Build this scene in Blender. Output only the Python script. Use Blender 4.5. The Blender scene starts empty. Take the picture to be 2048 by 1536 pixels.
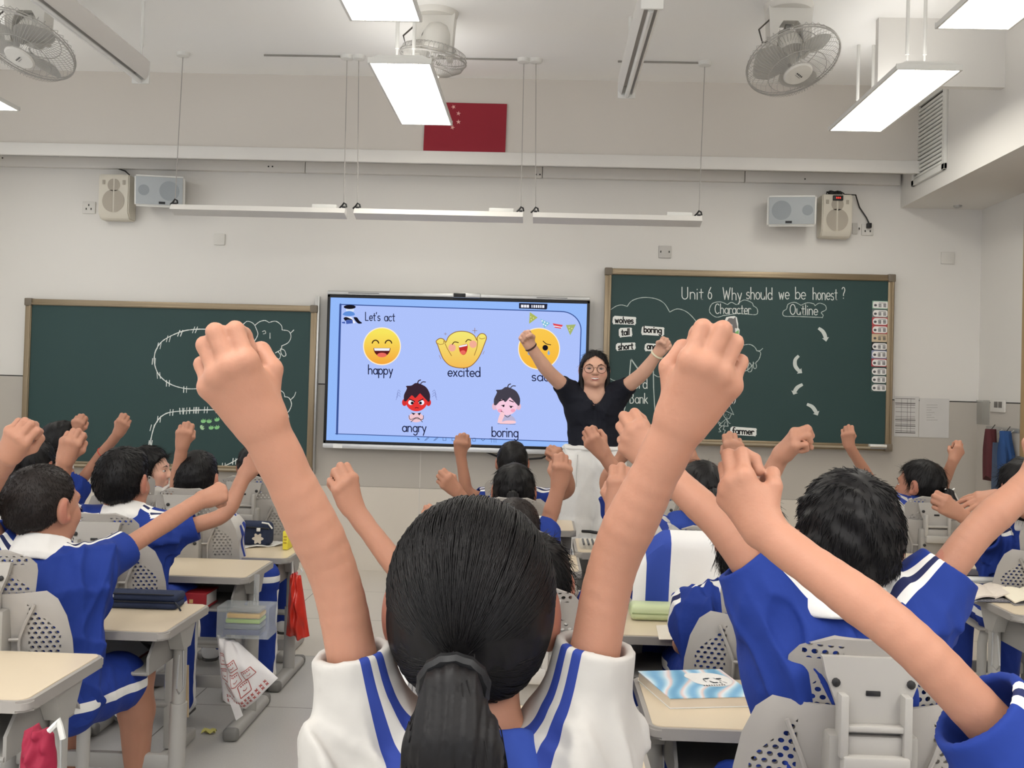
import bpy, bmesh, math, random
import numpy as np
from mathutils import Vector, Matrix
random.seed(7)
RNG = np.random.default_rng(11)
SC = bpy.context.scene
COL = SC.collection
PI = math.pi

# ---------------------------------------------------------------- camera
FPX = 2050.0
CX, CY = 1024.0, 741.0
CAM = Vector((0, 0, 1.33))
_wy = 1 / math.sqrt(1 + .02976**2 + .01902**2)
_ycol = Vector((.02976, -.01902, -1.0)) * _wy            # world +Y seen in (right, up, back)
_z = Vector((.027, 1.0, 0.0)); _z -= _ycol * _z.dot(_ycol); _z.normalize()
_x = _ycol.cross(_z)
RIGHT = Vector((_x[0], _ycol[0], _z[0])); UP = Vector((_x[1], _ycol[1], _z[1])); BACK = Vector((_x[2], _ycol[2], _z[2]))
cd = bpy.data.cameras.new('camera'); cam = bpy.data.objects.new('camera', cd); COL.objects.link(cam)
cd.sensor_width = 36; cd.lens = 36 * FPX / 2048; cd.shift_y = -27 / 2048; cd.clip_start = .05; cd.clip_end = 60
M = Matrix.Identity(4)
for i in range(3):
    M[i][0] = RIGHT[i]; M[i][1] = UP[i]; M[i][2] = BACK[i]; M[i][3] = CAM[i]
cam.matrix_world = M
SC.camera = cam

def ray(px, py):
    return RIGHT * ((px - CX) / FPX) + UP * ((CY - py) / FPX) - BACK
def W(px, py, Y):
    r = ray(px, py); return CAM + r * (Y / r.y)
def WZ(px, py, Z):
    r = ray(px, py); return CAM + r * ((Z - CAM.z) / r.z)
def WX(px, py, X):
    r = ray(px, py); return CAM + r * (X / r.x)

# ---------------------------------------------------------------- light
SC.view_settings.view_transform = 'Standard'; SC.view_settings.look = 'None'
SC.view_settings.gamma = 1; SC.view_settings.use_curve_mapping = False
SC.view_settings.exposure = -0.03
SC.cycles.max_bounces = 6
SC.cycles.diffuse_bounces = 4
SC.cycles.use_denoising = True
wd = bpy.data.worlds.new('daylight'); SC.world = wd; wd.use_nodes = True
wd.node_tree.nodes['Background'].inputs[0].default_value = (.93, .96, 1.0, 1)
wd.node_tree.nodes['Background'].inputs[1].default_value = 1.35
def area(name, loc, rot, sx, sy, power, col=(1, .98, .95)):
    l = bpy.data.lights.new(name, 'AREA'); l.shape = 'RECTANGLE'; l.size = sx; l.size_y = sy
    l.energy = power; l.color = col
    o = bpy.data.objects.new(name, l); COL.objects.link(o); o.location = loc; o.rotation_euler = rot
    return o
# the panels of the rows behind the photographer, with added uplights over them
for _i, _xx in enumerate((-3.4, -.73, 1.95)):
    for _j, _yy in enumerate((.6, -1.3)):
        area('panel_light', (_xx, _yy, 2.97), (0, 0, 0), .3, 1.2, 17)
        area('added_uplight', (_xx, _yy, 3.05), (PI, 0, 0), .3, 1.2, 24)  # no real source: added light aimed up to brighten the ceiling

# ---------------------------------------------------------------- materials
def lin(c):
    return tuple(((v / 255) / 12.92 if v / 255 <= .04045 else ((v / 255 + .055) / 1.055) ** 2.4) for v in c)
_M = {}
def mat(name, rgb, rough=.5, metal=0, var=.06, scale=8, bump=0, bscale=60, spec=.4, sss=0, alpha=None, trans=0):
    """procedural principled material; rgb is sRGB 0-255"""
    if name in _M: return _M[name]
    m = bpy.data.materials.new(name); m.use_nodes = True; nt = m.node_tree; N = nt.nodes; L = nt.links
    b = N['Principled BSDF']; c = lin(rgb)
    b.inputs['Roughness'].default_value = rough; b.inputs['Metallic'].default_value = metal
    b.inputs['Specular IOR Level'].default_value = spec
    tc = N.new('ShaderNodeTexCoord')
    nz = N.new('ShaderNodeTexNoise'); nz.inputs['Scale'].default_value = scale; nz.inputs['Detail'].default_value = 4
    L.new(tc.outputs['Object'], nz.inputs['Vector'])
    mx = N.new('ShaderNodeMix'); mx.data_type = 'RGBA'
    mx.inputs[6].default_value = (*[v * (1 - var) for v in c], 1); mx.inputs[7].default_value = (*[min(1, v * (1 + var)) for v in c], 1)
    L.new(nz.outputs['Fac'], mx.inputs[0]); L.new(mx.outputs[2], b.inputs['Base Color'])
    if bump:
        n2 = N.new('ShaderNodeTexNoise'); n2.inputs['Scale'].default_value = bscale; n2.inputs['Detail'].default_value = 3
        L.new(tc.outputs['Object'], n2.inputs['Vector'])
        bp = N.new('ShaderNodeBump'); bp.inputs['Strength'].default_value = bump; bp.inputs['Distance'].default_value = .01
        L.new(n2.outputs['Fac'], bp.inputs['Height']); L.new(bp.outputs['Normal'], b.inputs['Normal'])
    if sss:
        b.inputs['Subsurface Weight'].default_value = sss; b.inputs['Subsurface Radius'].default_value = (1, .35, .2)
        b.inputs['Subsurface Scale'].default_value = .012
    if trans: b.inputs['Transmission Weight'].default_value = trans
    if alpha is not None: b.inputs['Alpha'].default_value = alpha
    _M[name] = m
    return m
def emit(name, rgb, strength=1.0, rgb2=None, zlo=0, zhi=1):
    """light-giving material; with rgb2 a vertical gradient between object heights zlo and zhi (a picture shown on the screen)"""
    if name in _M: return _M[name]
    m = bpy.data.materials.new(name); m.use_nodes = True; nt = m.node_tree; N = nt.nodes; L = nt.links
    N.remove(N['Principled BSDF']); e = N.new('ShaderNodeEmission'); L.new(e.outputs[0], N['Material Output'].inputs[0])
    e.inputs[0].default_value = (*lin(rgb), 1); e.inputs[1].default_value = strength
    if rgb2:
        tc = N.new('ShaderNodeTexCoord'); s = N.new('ShaderNodeSeparateXYZ'); L.new(tc.outputs['Object'], s.inputs[0])
        mr = N.new('ShaderNodeMapRange'); mr.inputs[1].default_value = zlo; mr.inputs[2].default_value = zhi
        L.new(s.outputs[2], mr.inputs[0])
        mx = N.new('ShaderNodeMix'); mx.data_type = 'RGBA'; mx.inputs[6].default_value = (*lin(rgb), 1); mx.inputs[7].default_value = (*lin(rgb2), 1)
        L.new(mr.outputs[0], mx.inputs[0]); L.new(mx.outputs[2], e.inputs[0])
    _M[name] = m
    return m

# ---------------------------------------------------------------- objects
def tag(o, label=None, cat=None, group=None, kind=None):
    if label: o['label'] = label
    if cat: o['category'] = cat
    if group: o['group'] = group
    if kind: o['kind'] = kind
    return o
def thing(name, label, cat, loc=(0, 0, 0), rz=0, group=None):
    o = bpy.data.objects.new(name, None); COL.objects.link(o); o.location = loc; o.rotation_euler = (0, 0, rz)
    o.empty_display_size = .1
    return tag(o, label, cat, group)
def dup(src, loc=None, rz=None, label=None, group=None, parent=None):
    c = src.copy(); COL.objects.link(c)
    if parent is not None: c.parent = parent
    if loc is not None: c.location = loc
    if rz is not None: c.rotation_euler = (0, 0, rz)
    if label: c['label'] = label
    if group: c['group'] = group
    for ch in list(src.children): dup(ch, parent=c)
    return c
def root_of(p):
    while p.parent is not None: p = p.parent
    return p
def finish(me, name, mats, parent=None, local=False, smooth=True, angle=40):
    """link a mesh; vertices are in world space unless local (then in the space of the top thing)"""
    if not isinstance(mats, (list, tuple)): mats = [mats]
    for m in mats: me.materials.append(m)
    if smooth:
        me.shade_smooth()
        if angle: me.set_sharp_from_angle(angle=math.radians(angle))
    o = bpy.data.objects.new(name, me); COL.objects.link(o)
    if parent is not None:
        o.parent = parent
        if not local:
            me.transform(Matrix.Translation(-root_of(parent).location))
    elif not local:
        n = len(me.vertices)
        if n:
            co = np.empty(n * 3); me.vertices.foreach_get('co', co); co = co.reshape(-1, 3)
            base = Vector(((co[:, 0].min() + co[:, 0].max()) / 2, (co[:, 1].min() + co[:, 1].max()) / 2, co[:, 2].min()))
            me.transform(Matrix.Translation(-base)); o.location = base
    return o
def raw_mesh(name, v, f):
    me = bpy.data.meshes.new(name)
    me.from_pydata([tuple(x) for x in v], [], [tuple(x) for x in f]); me.validate(); me.update()
    return me

class MB:
    """mesh builder over bmesh; mi = material slot"""
    def __init__(s): s.bm = bmesh.new(); s.mi = 0
    def _face(s, vs):
        try:
            f = s.bm.faces.new(vs); f.material_index = s.mi; return f
        except ValueError: return None
    def box(s, lo, hi, bevel=0, seg=2, rot=None, about=None):
        lo = Vector(lo); hi = Vector(hi); c = (lo + hi) / 2; d = hi - lo
        r = bmesh.ops.create_cube(s.bm, size=1)
        for v in r['verts']:
            v.co = Vector((v.co.x * d.x, v.co.y * d.y, v.co.z * d.z))
        vs = r['verts']
        fs = {f for v in vs for f in v.link_faces}
        if bevel:
            es = list({e for v in vs for e in v.link_edges})
            rr = bmesh.ops.bevel(s.bm, geom=es, offset=min(bevel, min(d) * .49), segments=seg, affect='EDGES', profile=.5)
            fs = set(rr['faces']) | {f for f in fs if f.is_valid}
            vs = {v for f in fs for v in f.verts}
        for f in fs: f.material_index = s.mi
        for v in vs:
            if rot is not None: v.co = rot @ v.co
            v.co += c
        return s
    def tube(s, pts, r, n=8, caps=True, closed=False):
        pts = [Vector(p) for p in pts]; k = len(pts)
        rs = r if isinstance(r, (list, tuple)) else [r] * k
        rings = []; prev = None
        for i, p in enumerate(pts):
            if closed: t = pts[(i + 1) % k] - pts[i - 1]
            else: t = pts[min(i + 1, k - 1)] - pts[max(i - 1, 0)]
            if t.length < 1e-9: t = Vector((0, 0, 1))
            t.normalize()
            if prev is None:
                a = Vector((0, 0, 1)) if abs(t.z) < .9 else Vector((1, 0, 0))
                u = t.cross(a).normalized()
            else:
                u = (prev - t * prev.dot(t))
                u = u.normalized() if u.length > 1e-6 else t.orthogonal().normalized()
            prev = u; w = t.cross(u)
            rings.append([s.bm.verts.new(p + (u * math.cos(2 * PI * j / n) + w * math.sin(2 * PI * j / n)) * rs[i]) for j in range(n)])
        for i in range(k if closed else k - 1):
            a = rings[i]; b = rings[(i + 1) % k]
            for j in range(n): s._face((a[j], a[(j + 1) % n], b[(j + 1) % n], b[j]))
        if caps and not closed:
            s._face(rings[0][::-1]); s._face(rings[-1])
        return s
    def lathe(s, c, prof, n=24, axis=(0, 0, 1), cap=True):
        """prof: [(radius, height)] about axis through c"""
        ax = Vector(axis).normalized(); u = ax.orthogonal().normalized(); w = ax.cross(u); c = Vector(c)
        rings = [[s.bm.verts.new(c + ax * h + (u * math.cos(2 * PI * j / n) + w * math.sin(2 * PI * j / n)) * max(r, 1e-4)) for j in range(n)] for r, h in prof]
        for a, b in zip(rings, rings[1:]):
            for j in range(n): s._face((a[j], a[(j + 1) % n], b[(j + 1) % n], b[j]))
        if cap: s._face(rings[0][::-1]); s._face(rings[-1])
        return s
    def prism(s, poly, lo, hi, fr):
        """poly 2-D outline extruded from lo to hi; fr(u,v,w)->point"""
        a = [s.bm.verts.new(fr(u, v, lo)) for u, v in poly]; b = [s.bm.verts.new(fr(u, v, hi)) for u, v in poly]
        n = len(poly)
        s._face(a[::-1]); s._face(b)
        for j in range(n): s._face((a[j], a[(j + 1) % n], b[(j + 1) % n], b[j]))
        return s
    def poly(s, pts):
        s._face([s.bm.verts.new(Vector(p)) for p in pts]); return s
    def quad(s, a, b, c, d): return s.poly((a, b, c, d))
    def build(s, name, mats, parent=None, local=False, smooth=True, angle=40, fix=True):
        if fix: bmesh.ops.recalc_face_normals(s.bm, faces=s.bm.faces[:])
        me = bpy.data.meshes.new(name); s.bm.to_mesh(me); s.bm.free()
        return finish(me, name, mats, parent, local, smooth, angle)
def one(name, m, fn, parent=None, local=False, **k):
    b = MB(); fn(b); return b.build(name, m, parent, local, **k)
def struct(name, m, fn, parent=None, label=None):
    o = one(name, m, fn, parent)
    if parent is None: o['kind'] = 'structure'
    return o

# ---------------------------------------------------------------- flat drawing (boards, cards, the screen picture)
class Ink:
    """flat shapes on a plane; pos(px,py)->world point on the plane facing -Y; layers are lifted by w metres towards the room"""
    def __init__(s, Y): s.Y = Y; s.b = MB()
    def p(s, px, py, w):
        q = W(px, py, s.Y); return Vector((q.x, s.Y - w, q.z))
    def poly(s, pts, w):
        s.b.poly([s.p(x, y, w) for x, y in pts]); return s
    def disc(s, x, y, rx, ry=None, w=.001, n=36, a0=0, a1=360, rot=0):
        ry = ry or rx; c, sn = math.cos(math.radians(rot)), math.sin(math.radians(rot)); pts = []
        full = abs(a1 - a0) >= 360
        for i in range(n if full else n + 1):
            a = math.radians(a0 + (a1 - a0) * i / n); u, v = rx * math.cos(a), -ry * math.sin(a)
            pts.append((x + u * c - v * sn, y + u * sn + v * c))
        return s.poly(pts, w)
    def line(s, pts, th, w, closed=False, wob=0):
        """ribbon of th pixels with round ends"""
        pts = [Vector((x, y)) for x, y in pts]
        if closed: pts = pts + [pts[0]]
        for a, b in zip(pts, pts[1:]):
            d = b - a
            if d.length < 1e-6: continue
            n = Vector((-d.y, d.x)).normalized() * th / 2 * (1 + (random.random() - .5) * wob)
            e = d.normalized() * th * .12
            a2 = a - e; b2 = b + e
            s.poly([a2 - n, b2 - n, b2 + n, a2 + n], w)
        for q in (pts if not closed else []):
            if th > .9: s.disc(q.x, q.y, th / 2, w=w + .00002, n=8)
        return s
    def build(s, name, m, parent=None):
        bmesh.ops.recalc_face_normals(s.b.bm, faces=s.b.bm.faces[:])
        for f in s.b.bm.faces:
            if f.normal.y > 0: f.normal_flip()
        return s.b.build(name, m, parent, smooth=False, fix=False)
def arc(cx, cy, rx, ry, a0, a1, n=14):
    return [(cx + rx * math.cos(math.radians(a0 + (a1 - a0) * i / n)), cy + ry * math.sin(math.radians(a0 + (a1 - a0) * i / n))) for i in range(n + 1)]
_bowl = lambda: arc(.42, .5, .42, .5, 0, 360, 20)
GL = {  # single-stroke hand: width, strokes (baseline 0, x-height 1)
 'a': (.95, [_bowl(), [(.84, .98), (.86, .02)]]), 'b': (.9, [[(0, 1.75), (0, 0)], _bowl()]), 'c': (.8, [arc(.42, .5, .42, .5, 45, 315)]),
 'd': (.95, [_bowl(), [(.84, 1.75), (.86, .02)]]), 'e': (.9, [[(.02, .5), (.83, .5)] + arc(.42, .5, .42, .5, 0, 315, 18)]),
 'f': (.6, [arc(.5, 1.4, .28, .32, 60, 180, 8) + [(.22, 0)], [(-.02, .95), (.52, .95)]]),
 'g': (.95, [_bowl(), [(.84, .98), (.84, -.25)] + arc(.46, -.25, .38, .38, 0, -150, 10)]),
 'h': (.9, [[(0, 1.75), (0, 0)], arc(.38, .58, .38, .42, 180, 0, 10) + [(.76, 0)]]),
 'i': (.25, [[(.05, 1), (.05, 0)], [(.05, 1.42), (.05, 1.5)]]), 'k': (.8, [[(0, 1.75), (0, 0)], [(.62, .98), (0, .4)], [(.2, .55), (.7, 0)]]),
 'l': (.25, [[(.05, 1.75), (.05, 0)]]),
 'm': (1.35, [[(0, 1), (0, 0)], arc(.3, .62, .3, .38, 180, 0, 10) + [(.6, 0)], arc(.9, .62, .3, .38, 180, 0, 10) + [(1.2, 0)]]),
 'n': (.9, [[(0, 1), (0, 0)], arc(.37, .6, .37, .4, 180, 0, 10) + [(.74, 0)]]), 'o': (.95, [_bowl()]),
 'p': (.95, [[(0, 1), (0, -.68)], _bowl()]), 'r': (.62, [[(0, 1), (0, 0)], arc(.34, .62, .34, .38, 180, 45, 8)]),
 's': (.75, [arc(.33, .75, .3, .25, 40, 250, 10) + arc(.31, .26, .32, .26, 80, -150, 10)]),
 't': (.65, [[(.28, 1.5), (.28, .2)] + arc(.45, .2, .17, .2, 180, 290, 6), [(-.02, 1.02), (.58, 1.02)]]),
 'u': (.9, [[(0, 1)] + arc(.37, .4, .37, .4, 180, 360, 10) + [(.74, 1)], [(.74, 1), (.76, 0)]]),
 'v': (.8, [[(0, 1), (.35, 0), (.7, 1)]]), 'w': (1.15, [[(0, 1), (.25, 0), (.5, .85), (.76, 0), (1.0, 1)]]),
 'x': (.8, [[(0, 1), (.68, 0)], [(.66, 1), (0, 0)]]), 'y': (.85, [[(0, 1), (.38, .08)], [(.76, 1), (.2, -.65)]]),
 'U': (1.15, [[(0, 1.75)] + arc(.45, .5, .45, .5, 180, 360, 12) + [(.9, 1.75)]]),
 'W': (1.6, [[(0, 1.75), (.33, 0), (.68, 1.3), (1.02, 0), (1.38, 1.75)]]),
 'C': (1.2, [arc(.6, .87, .58, .88, 50, 310, 18)]), 'O': (1.35, [arc(.6, .87, .58, .88, 90, 450, 24)]),
 'B': (1.05, [[(0, 1.75), (0, 0)], [(0, 1.75)] + arc(.38, 1.33, .36, .42, 90, -90, 8) + arc(.42, .45, .42, .46, 90, -90, 8) + [(0, 0)]]),
 'L': (.95, [[(0, 1.75), (0, .02), (.75, .02)]]), '6': (1.0, [[(.62, 1.72), (.25, 1.2), (.04, .6)] + arc(.42, .48, .4, .47, 160, 520, 20)]),
 '?': (.85, [arc(.34, 1.35, .34, .38, 160, -40, 12) + [(.34, .72), (.34, .5)], [(.34, .1), (.34, .16)]]), "'": (.25, [[(.08, 1.75), (.02, 1.4)]]), ' ': (.7, []),
}
def write(ink, text, x, y, h, th, w, slope=0.0, track=.16, jig=0, fit=None):
    """text with x-height h pixels, left end of the baseline at pixel (x,y); slope = fall per pixel to the right"""
    tot = sum(GL[c][0] + track for c in text) - track
    sx = h if fit is None else fit / tot
    u = 0
    for c in text:
        wdt, strokes = GL[c]
        jy = (random.random() - .5) * jig * h; ja = (random.random() - .5) * jig * .3
        for st in strokes:
            ink.line([(x + (u + a) * sx, y + slope * (u + a) * sx - (b + ja * a) * h + jy) for a, b in st], th, w)
        u += wdt + track
# ================================================================ the room
D = 7.38; XR = 3.096; XL = -4.35; ZC = 3.46; YB = -2.6
m_wall = mat('wall_paint', (224, 221, 216), .85, var=.015, scale=2)
m_beam = mat('beam_paint', (216, 210, 202), .85, var=.02, scale=2)
m_ceil = mat('ceiling_paint', (250, 249, 246), .9, var=.01, scale=2)
m_dark = mat('dark_gap', (60, 58, 55), .8)
m_white = mat('white_plastic', (226, 225, 220), .45, var=.02)
m_steel = mat('brushed_steel', (190, 190, 188), .35, metal=.8)
m_black = mat('black_plastic', (22, 22, 24), .45)

def tiled(name, rgb, w, x0, axis, rough=.3):
    """glazed wall slabs with pale joints every w metres along an axis of the object"""
    m = mat(name, rgb, rough, var=.03, scale=3); nt = m.node_tree; N = nt.nodes; L = nt.links; b = N['Principled BSDF']
    src = b.inputs['Base Color'].links[0].from_socket
    g = N.new('ShaderNodeNewGeometry'); s = N.new('ShaderNodeSeparateXYZ'); L.new(g.outputs['Position'], s.inputs[0])
    def mth(op, a, v=None):
        n = N.new('ShaderNodeMath'); n.operation = op
        if isinstance(a, (int, float)): n.inputs[0].default_value = a
        else: L.new(a, n.inputs[0])
        if v is not None: n.inputs[1].default_value = v
        return n.outputs[0]
    f = mth('PINGPONG', mth('SUBTRACT', s.outputs[axis], x0), w)
    k = mth('LESS_THAN', f, .003)
    mx = N.new('ShaderNodeMix'); mx.data_type = 'RGBA'; mx.inputs[7].default_value = (*lin((205, 200, 192)), 1)
    L.new(k, mx.inputs[0]); L.new(src, mx.inputs[6]); L.new(mx.outputs[2], b.inputs['Base Color'])
    return m
m_taupe = tiled('taupe_tile', (184, 178, 169), 1.17, -.864, 0)
m_cream = tiled('cream_tile', (214, 206, 194), 1.17, -.864, 0, .22)
m_taupe2 = tiled('taupe_tile_side', (188, 182, 174), 1.17, 6.1, 1)
m_cream2 = tiled('cream_tile_side', (214, 206, 194), 1.17, 6.1, 1, .22)

# floor: speckled vinyl slabs with dark joints
m_floor = mat('speckled_floor', (186, 183, 178), .32, var=.10, scale=160)
_nt = m_floor.node_tree; _N = _nt.nodes; _L = _nt.links; _b = _N['Principled BSDF']
_src = _b.inputs['Base Color'].links[0].from_socket
_g = _N.new('ShaderNodeNewGeometry'); _s = _N.new('ShaderNodeSeparateXYZ'); _L.new(_g.outputs['Position'], _s.inputs[0])
_ks = []
for _ax, _o in ((0, -.62), (1, .2)):
    a = _N.new('ShaderNodeMath'); a.operation = 'SUBTRACT'; _L.new(_s.outputs[_ax], a.inputs[0]); a.inputs[1].default_value = _o
    p_ = _N.new('ShaderNodeMath'); p_.operation = 'PINGPONG'; _L.new(a.outputs[0], p_.inputs[0]); p_.inputs[1].default_value = .4
    l_ = _N.new('ShaderNodeMath'); l_.operation = 'LESS_THAN'; _L.new(p_.outputs[0], l_.inputs[0]); l_.inputs[1].default_value = .0025
    _ks.append(l_)
_mxx = _N.new('ShaderNodeMath'); _mxx.operation = 'MAXIMUM'; _L.new(_ks[0].outputs[0], _mxx.inputs[0]); _L.new(_ks[1].outputs[0], _mxx.inputs[1])
# bright reflection on the front floor, put into the colour as a paler tone
_st = _N.new('ShaderNodeMath'); _st.operation = 'GREATER_THAN'; _L.new(_s.outputs[1], _st.inputs[0]); _st.inputs[1].default_value = 5.0
_m0 = _N.new('ShaderNodeMix'); _m0.data_type = 'RGBA'; _L.new(_st.outputs[0], _m0.inputs[0]); _L.new(_src, _m0.inputs[6]); _m0.inputs[7].default_value = (*lin((205, 198, 187)), 1)
_m1 = _N.new('ShaderNodeMix'); _m1.data_type = 'RGBA'; _L.new(_mxx.outputs[0], _m1.inputs[0]); _L.new(_m0.outputs[2], _m1.inputs[6]); _m1.inputs[7].default_value = (*lin((95, 90, 85)), 1)
_L.new(_m1.outputs[2], _b.inputs['Base Color'])

struct('floor', m_floor, lambda b: b.box((XL, YB, -.1), (XR + .1, D + .1, 0)))
struct('ceiling', m_ceil, lambda b: b.box((XL, YB, ZC), (XR + .1, D + .1, ZC + .1)))
struct('wall_front', m_wall, lambda b: b.box((XL, D, 0), (XR + .1, D + .1, ZC)))
struct('wall_right', m_wall, lambda b: (b.box((XR, 6.70, 0), (XR + .1, D, ZC)), b.box((XR, 5.55, 2.71), (XR + .1, 6.70, ZC)), b.box((XR, YB, 0), (XR + .1, 5.55, ZC))))
struct('trim_1', m_taupe, lambda b: b.box((XL, D - .012, .60), (XR, D, 1.325)))
struct('trim_2', m_cream, lambda b: b.box((XL, D - .012, 0), (XR, D, .598)))
struct('trim_3', m_dark, lambda b: b.box((XL, D - .006, 1.325), (XR, D, 1.333)))  # dark strip painted in for the shade in the gap over the tiles
struct('trim_4', m_taupe2, lambda b: b.box((XR - .012, 6.72, .60), (XR, D - .012, 1.325)))
struct('trim_5', m_cream2, lambda b: b.box((XR - .012, 6.72, 0), (XR, D - .012, .598)))
struct('trim_6', m_dark, lambda b: b.box((XR - .006, 6.72, 1.325), (XR, D - .012, 1.333)))  # same painted shade line along the side wall
# window side of the room, left of the picture
struct('wall_left', m_wall, lambda b: (b.box((XL - .1, YB, 0), (XL, D, .95)), b.box((XL - .1, YB, 2.85), (XL, D, ZC)), *[b.box((XL - .1, y0, .95), (XL, y1, 2.85)) for y0, y1 in ((YB, -2.2), (.5, .8), (3.5, 3.8), (6.4, D))]))
for _i, (_y0, _y1) in enumerate(((-2.2, .5), (.8, 3.5), (3.8, 6.4))):
    _w = struct('window_%d' % (_i + 1), m_white, lambda b: [b.box((XL - .08, yy - .03, .95), (XL - .03, yy + .03, 2.85), .004) for yy in (_y0 + .03, (_y0 + _y1) / 2, _y1 - .03)] + [b.box((XL - .08, _y0, zz - .03), (XL - .03, _y1, zz + .03), .004) for zz in (.98, 2.1, 2.82)])
# downstand beam over the front wall, the duct casing on the right and the shallow drop panel between them
struct('ceiling_beam', m_beam, lambda b: b.box((XL, 7.0, 2.94), (2.52, D, ZC)))
struct('trim_7', m_wall, lambda b: b.box((XL, 6.975, 2.862), (2.52, 7.01, 2.948), .004))
struct('ceiling_bulkhead', m_wall, lambda b: b.box((2.52, YB, 2.70), (XR, D, ZC)))
struct('ceiling_drop', m_wall, lambda b: b.box((1.82, 5.74, 3.08), (2.52, 5.79, ZC)))

# door in the right-hand wall
m_oak = mat('door_oak', (176, 146, 104), .5, var=.10, scale=5)
def _dframe(b):
    b.box((XR - .02, 6.62, 0), (XR + .1, 6.70, 2.71), .006); b.box((XR - .02, 5.55, 0), (XR + .1, 5.63, 2.71), .006)
    b.box((XR - .02, 5.63, 2.63), (XR + .1, 6.62, 2.71), .006); b.box((XR - .01, 5.63, 2.08), (XR + .1, 6.62, 2.15), .006)
_d = thing('door_1', None, None, (XR, 6.12, 0)); _d['kind'] = 'structure'
one('door_frame', m_oak, _dframe, _d)
one('door_leaf', mat('door_panel', (160, 128, 88), .5, var=.12, scale=4), lambda b: b.box((XR + .03, 5.63, 0), (XR + .07, 6.62, 2.08), .004), _d)
one('transom_glass', mat('transom_glass', (120, 112, 100), .15, spec=.6), lambda b: b.box((XR + .04, 5.63, 2.15), (XR + .05, 6.62, 2.63)), _d)

# ---------------------------------------------------------------- services along the beam
def _trunk(b):
    for x0, x1 in ((XL + .05, -1.76), (-1.755, -.045), (-.04, 1.4), (1.405, 2.50)):
        b.box((x0, D - .05, 2.855), (x1, D - .001, 2.932), .003)
t = thing('cable_trunking', 'long white cable trunking run just below the ceiling beam', 'trunking', (-.9, D, 2.855))
one('trunk_cover', m_wall, _trunk, t)
def _scr(b):
    for px, py in ((541 - 4, 333), (541 + 4, 333), (1072, 349), (1080, 349), (1610, 358), (5, 316)):
        q = W(px, py, D - .05); b.lathe((q.x, D - .051, q.z), [(.006, 0), (.005, .003)], 8, (0, -1, 0))
one('screw', m_black, _scr, t)
for i, (x0, x1, y0) in enumerate(((5, 118, 300), (237, 298, 308))):
    a = W(x0, y0, D - .03); c = W(x1, y0 + .03 * (x1 - x0), D - .03)
    o = one('cable', mat('dark_cable', (78, 74, 70), .6), lambda b: b.tube([(a.x, D - .03, 2.9375), ((a.x + c.x) / 2, D - .035, 2.9385), (c.x, D - .03, 2.9375)], .005, 6))
    tag(o, ('longer' if i == 0 else 'shorter') + ' dark cable lying along the top of the trunking, left half', 'cable', 'loose cables on the trunking')

# wash lights hung in front of the boards: three slim housings in line on wires
YW = 6.57
CAN = [(361, 101), (695, 113), (718, 113), (1048, 121), (1072, 122), (1408, 128)]
def wash(i, pa, pb, ca, cb):
    A = W(pa[0], pa[1], YW); B = W(pb[0], pb[1], YW); z = (A.z + B.z) / 2
    z = 2.435
    t = thing('board_light', ('slim unlit board light hung on two wires above the plain chalkboard', 'slim unlit board light hung on two wires, above the display',
              'slim unlit board light hung on two wires, above the lettered chalkboard')[i], 'light fixture', ((A.x + B.x) / 2, YW, z), group='board lights in a row')
    def hous(b):
        prof = [(-.055, -.005), (.045, -.03), (.06, .0), (.04, .03), (-.03, .03)]
        b.prism(prof, A.x, B.x, lambda u, v, w: Vector((w, YW + u, z + v)))
    one('housing', m_wall, hous, t)
    one('driver_box', m_white, lambda b: b.box((B.x - .22, YW - .02, z + .03), (B.x - .06, YW + .02, z + .055), .006), t)
    for (q, cp, s) in ((A, ca, 1), (B, cb, -1)):
        x = q.x + s * .015
        cpw = WZ(cp[0], cp[1], ZC)
        one('wire', mat('hanging_wire', (165, 160, 155), .5), lambda b: b.tube([(x, YW, z + .03), (cpw.x, YW, ZC)], .0028, 6), t)
        one('wire_clamp', m_black, lambda b: (b.tube([(x - .03, YW, z + .032), (x - .012, YW, z + .05), (x, YW, z + .068), (x + .014, YW, z + .06), (x + .018, YW, z + .04)], .006, 6), b.box((x - .01, YW - .01, z + .03), (x + .01, YW + .01, z + .045))), t)
        one('ceiling_rose', m_white, lambda b: b.lathe((cpw.x, YW, ZC), [(.045, 0), (.04, -.022), (.012, -.03)], 20), t)
wash(0, (345, 412), (692, 425), CAN[0], CAN[1])
wash(1, (710, 427), (1046, 437), CAN[2], CAN[3])
wash(2, (1066, 438), (1402, 447), CAN[4], CAN[5])
# flex between the roses
def flex(i, pts, where):
    P = [WZ(x, y, ZC) for x, y in pts]
    o = one('power_flex', mat('grey_flex', (150, 146, 140), .6), lambda b: b.tube([(p.x, YW, ZC - .006) for p in P], .006, 6))
    tag(o, where, 'cable', 'flexes between the ceiling roses')
flex(0, [(525, 105), (600, 108), (690, 113)], 'grey flex along the ceiling left of the first pair of roses')
flex(1, [(760, 115), (900, 118), (1042, 121)], 'grey flex along the ceiling between the two pairs of roses')
flex(2, [(1235, 125), (1300, 126), (1403, 128)], 'grey flex along the ceiling beside the single rose on the right')

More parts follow.
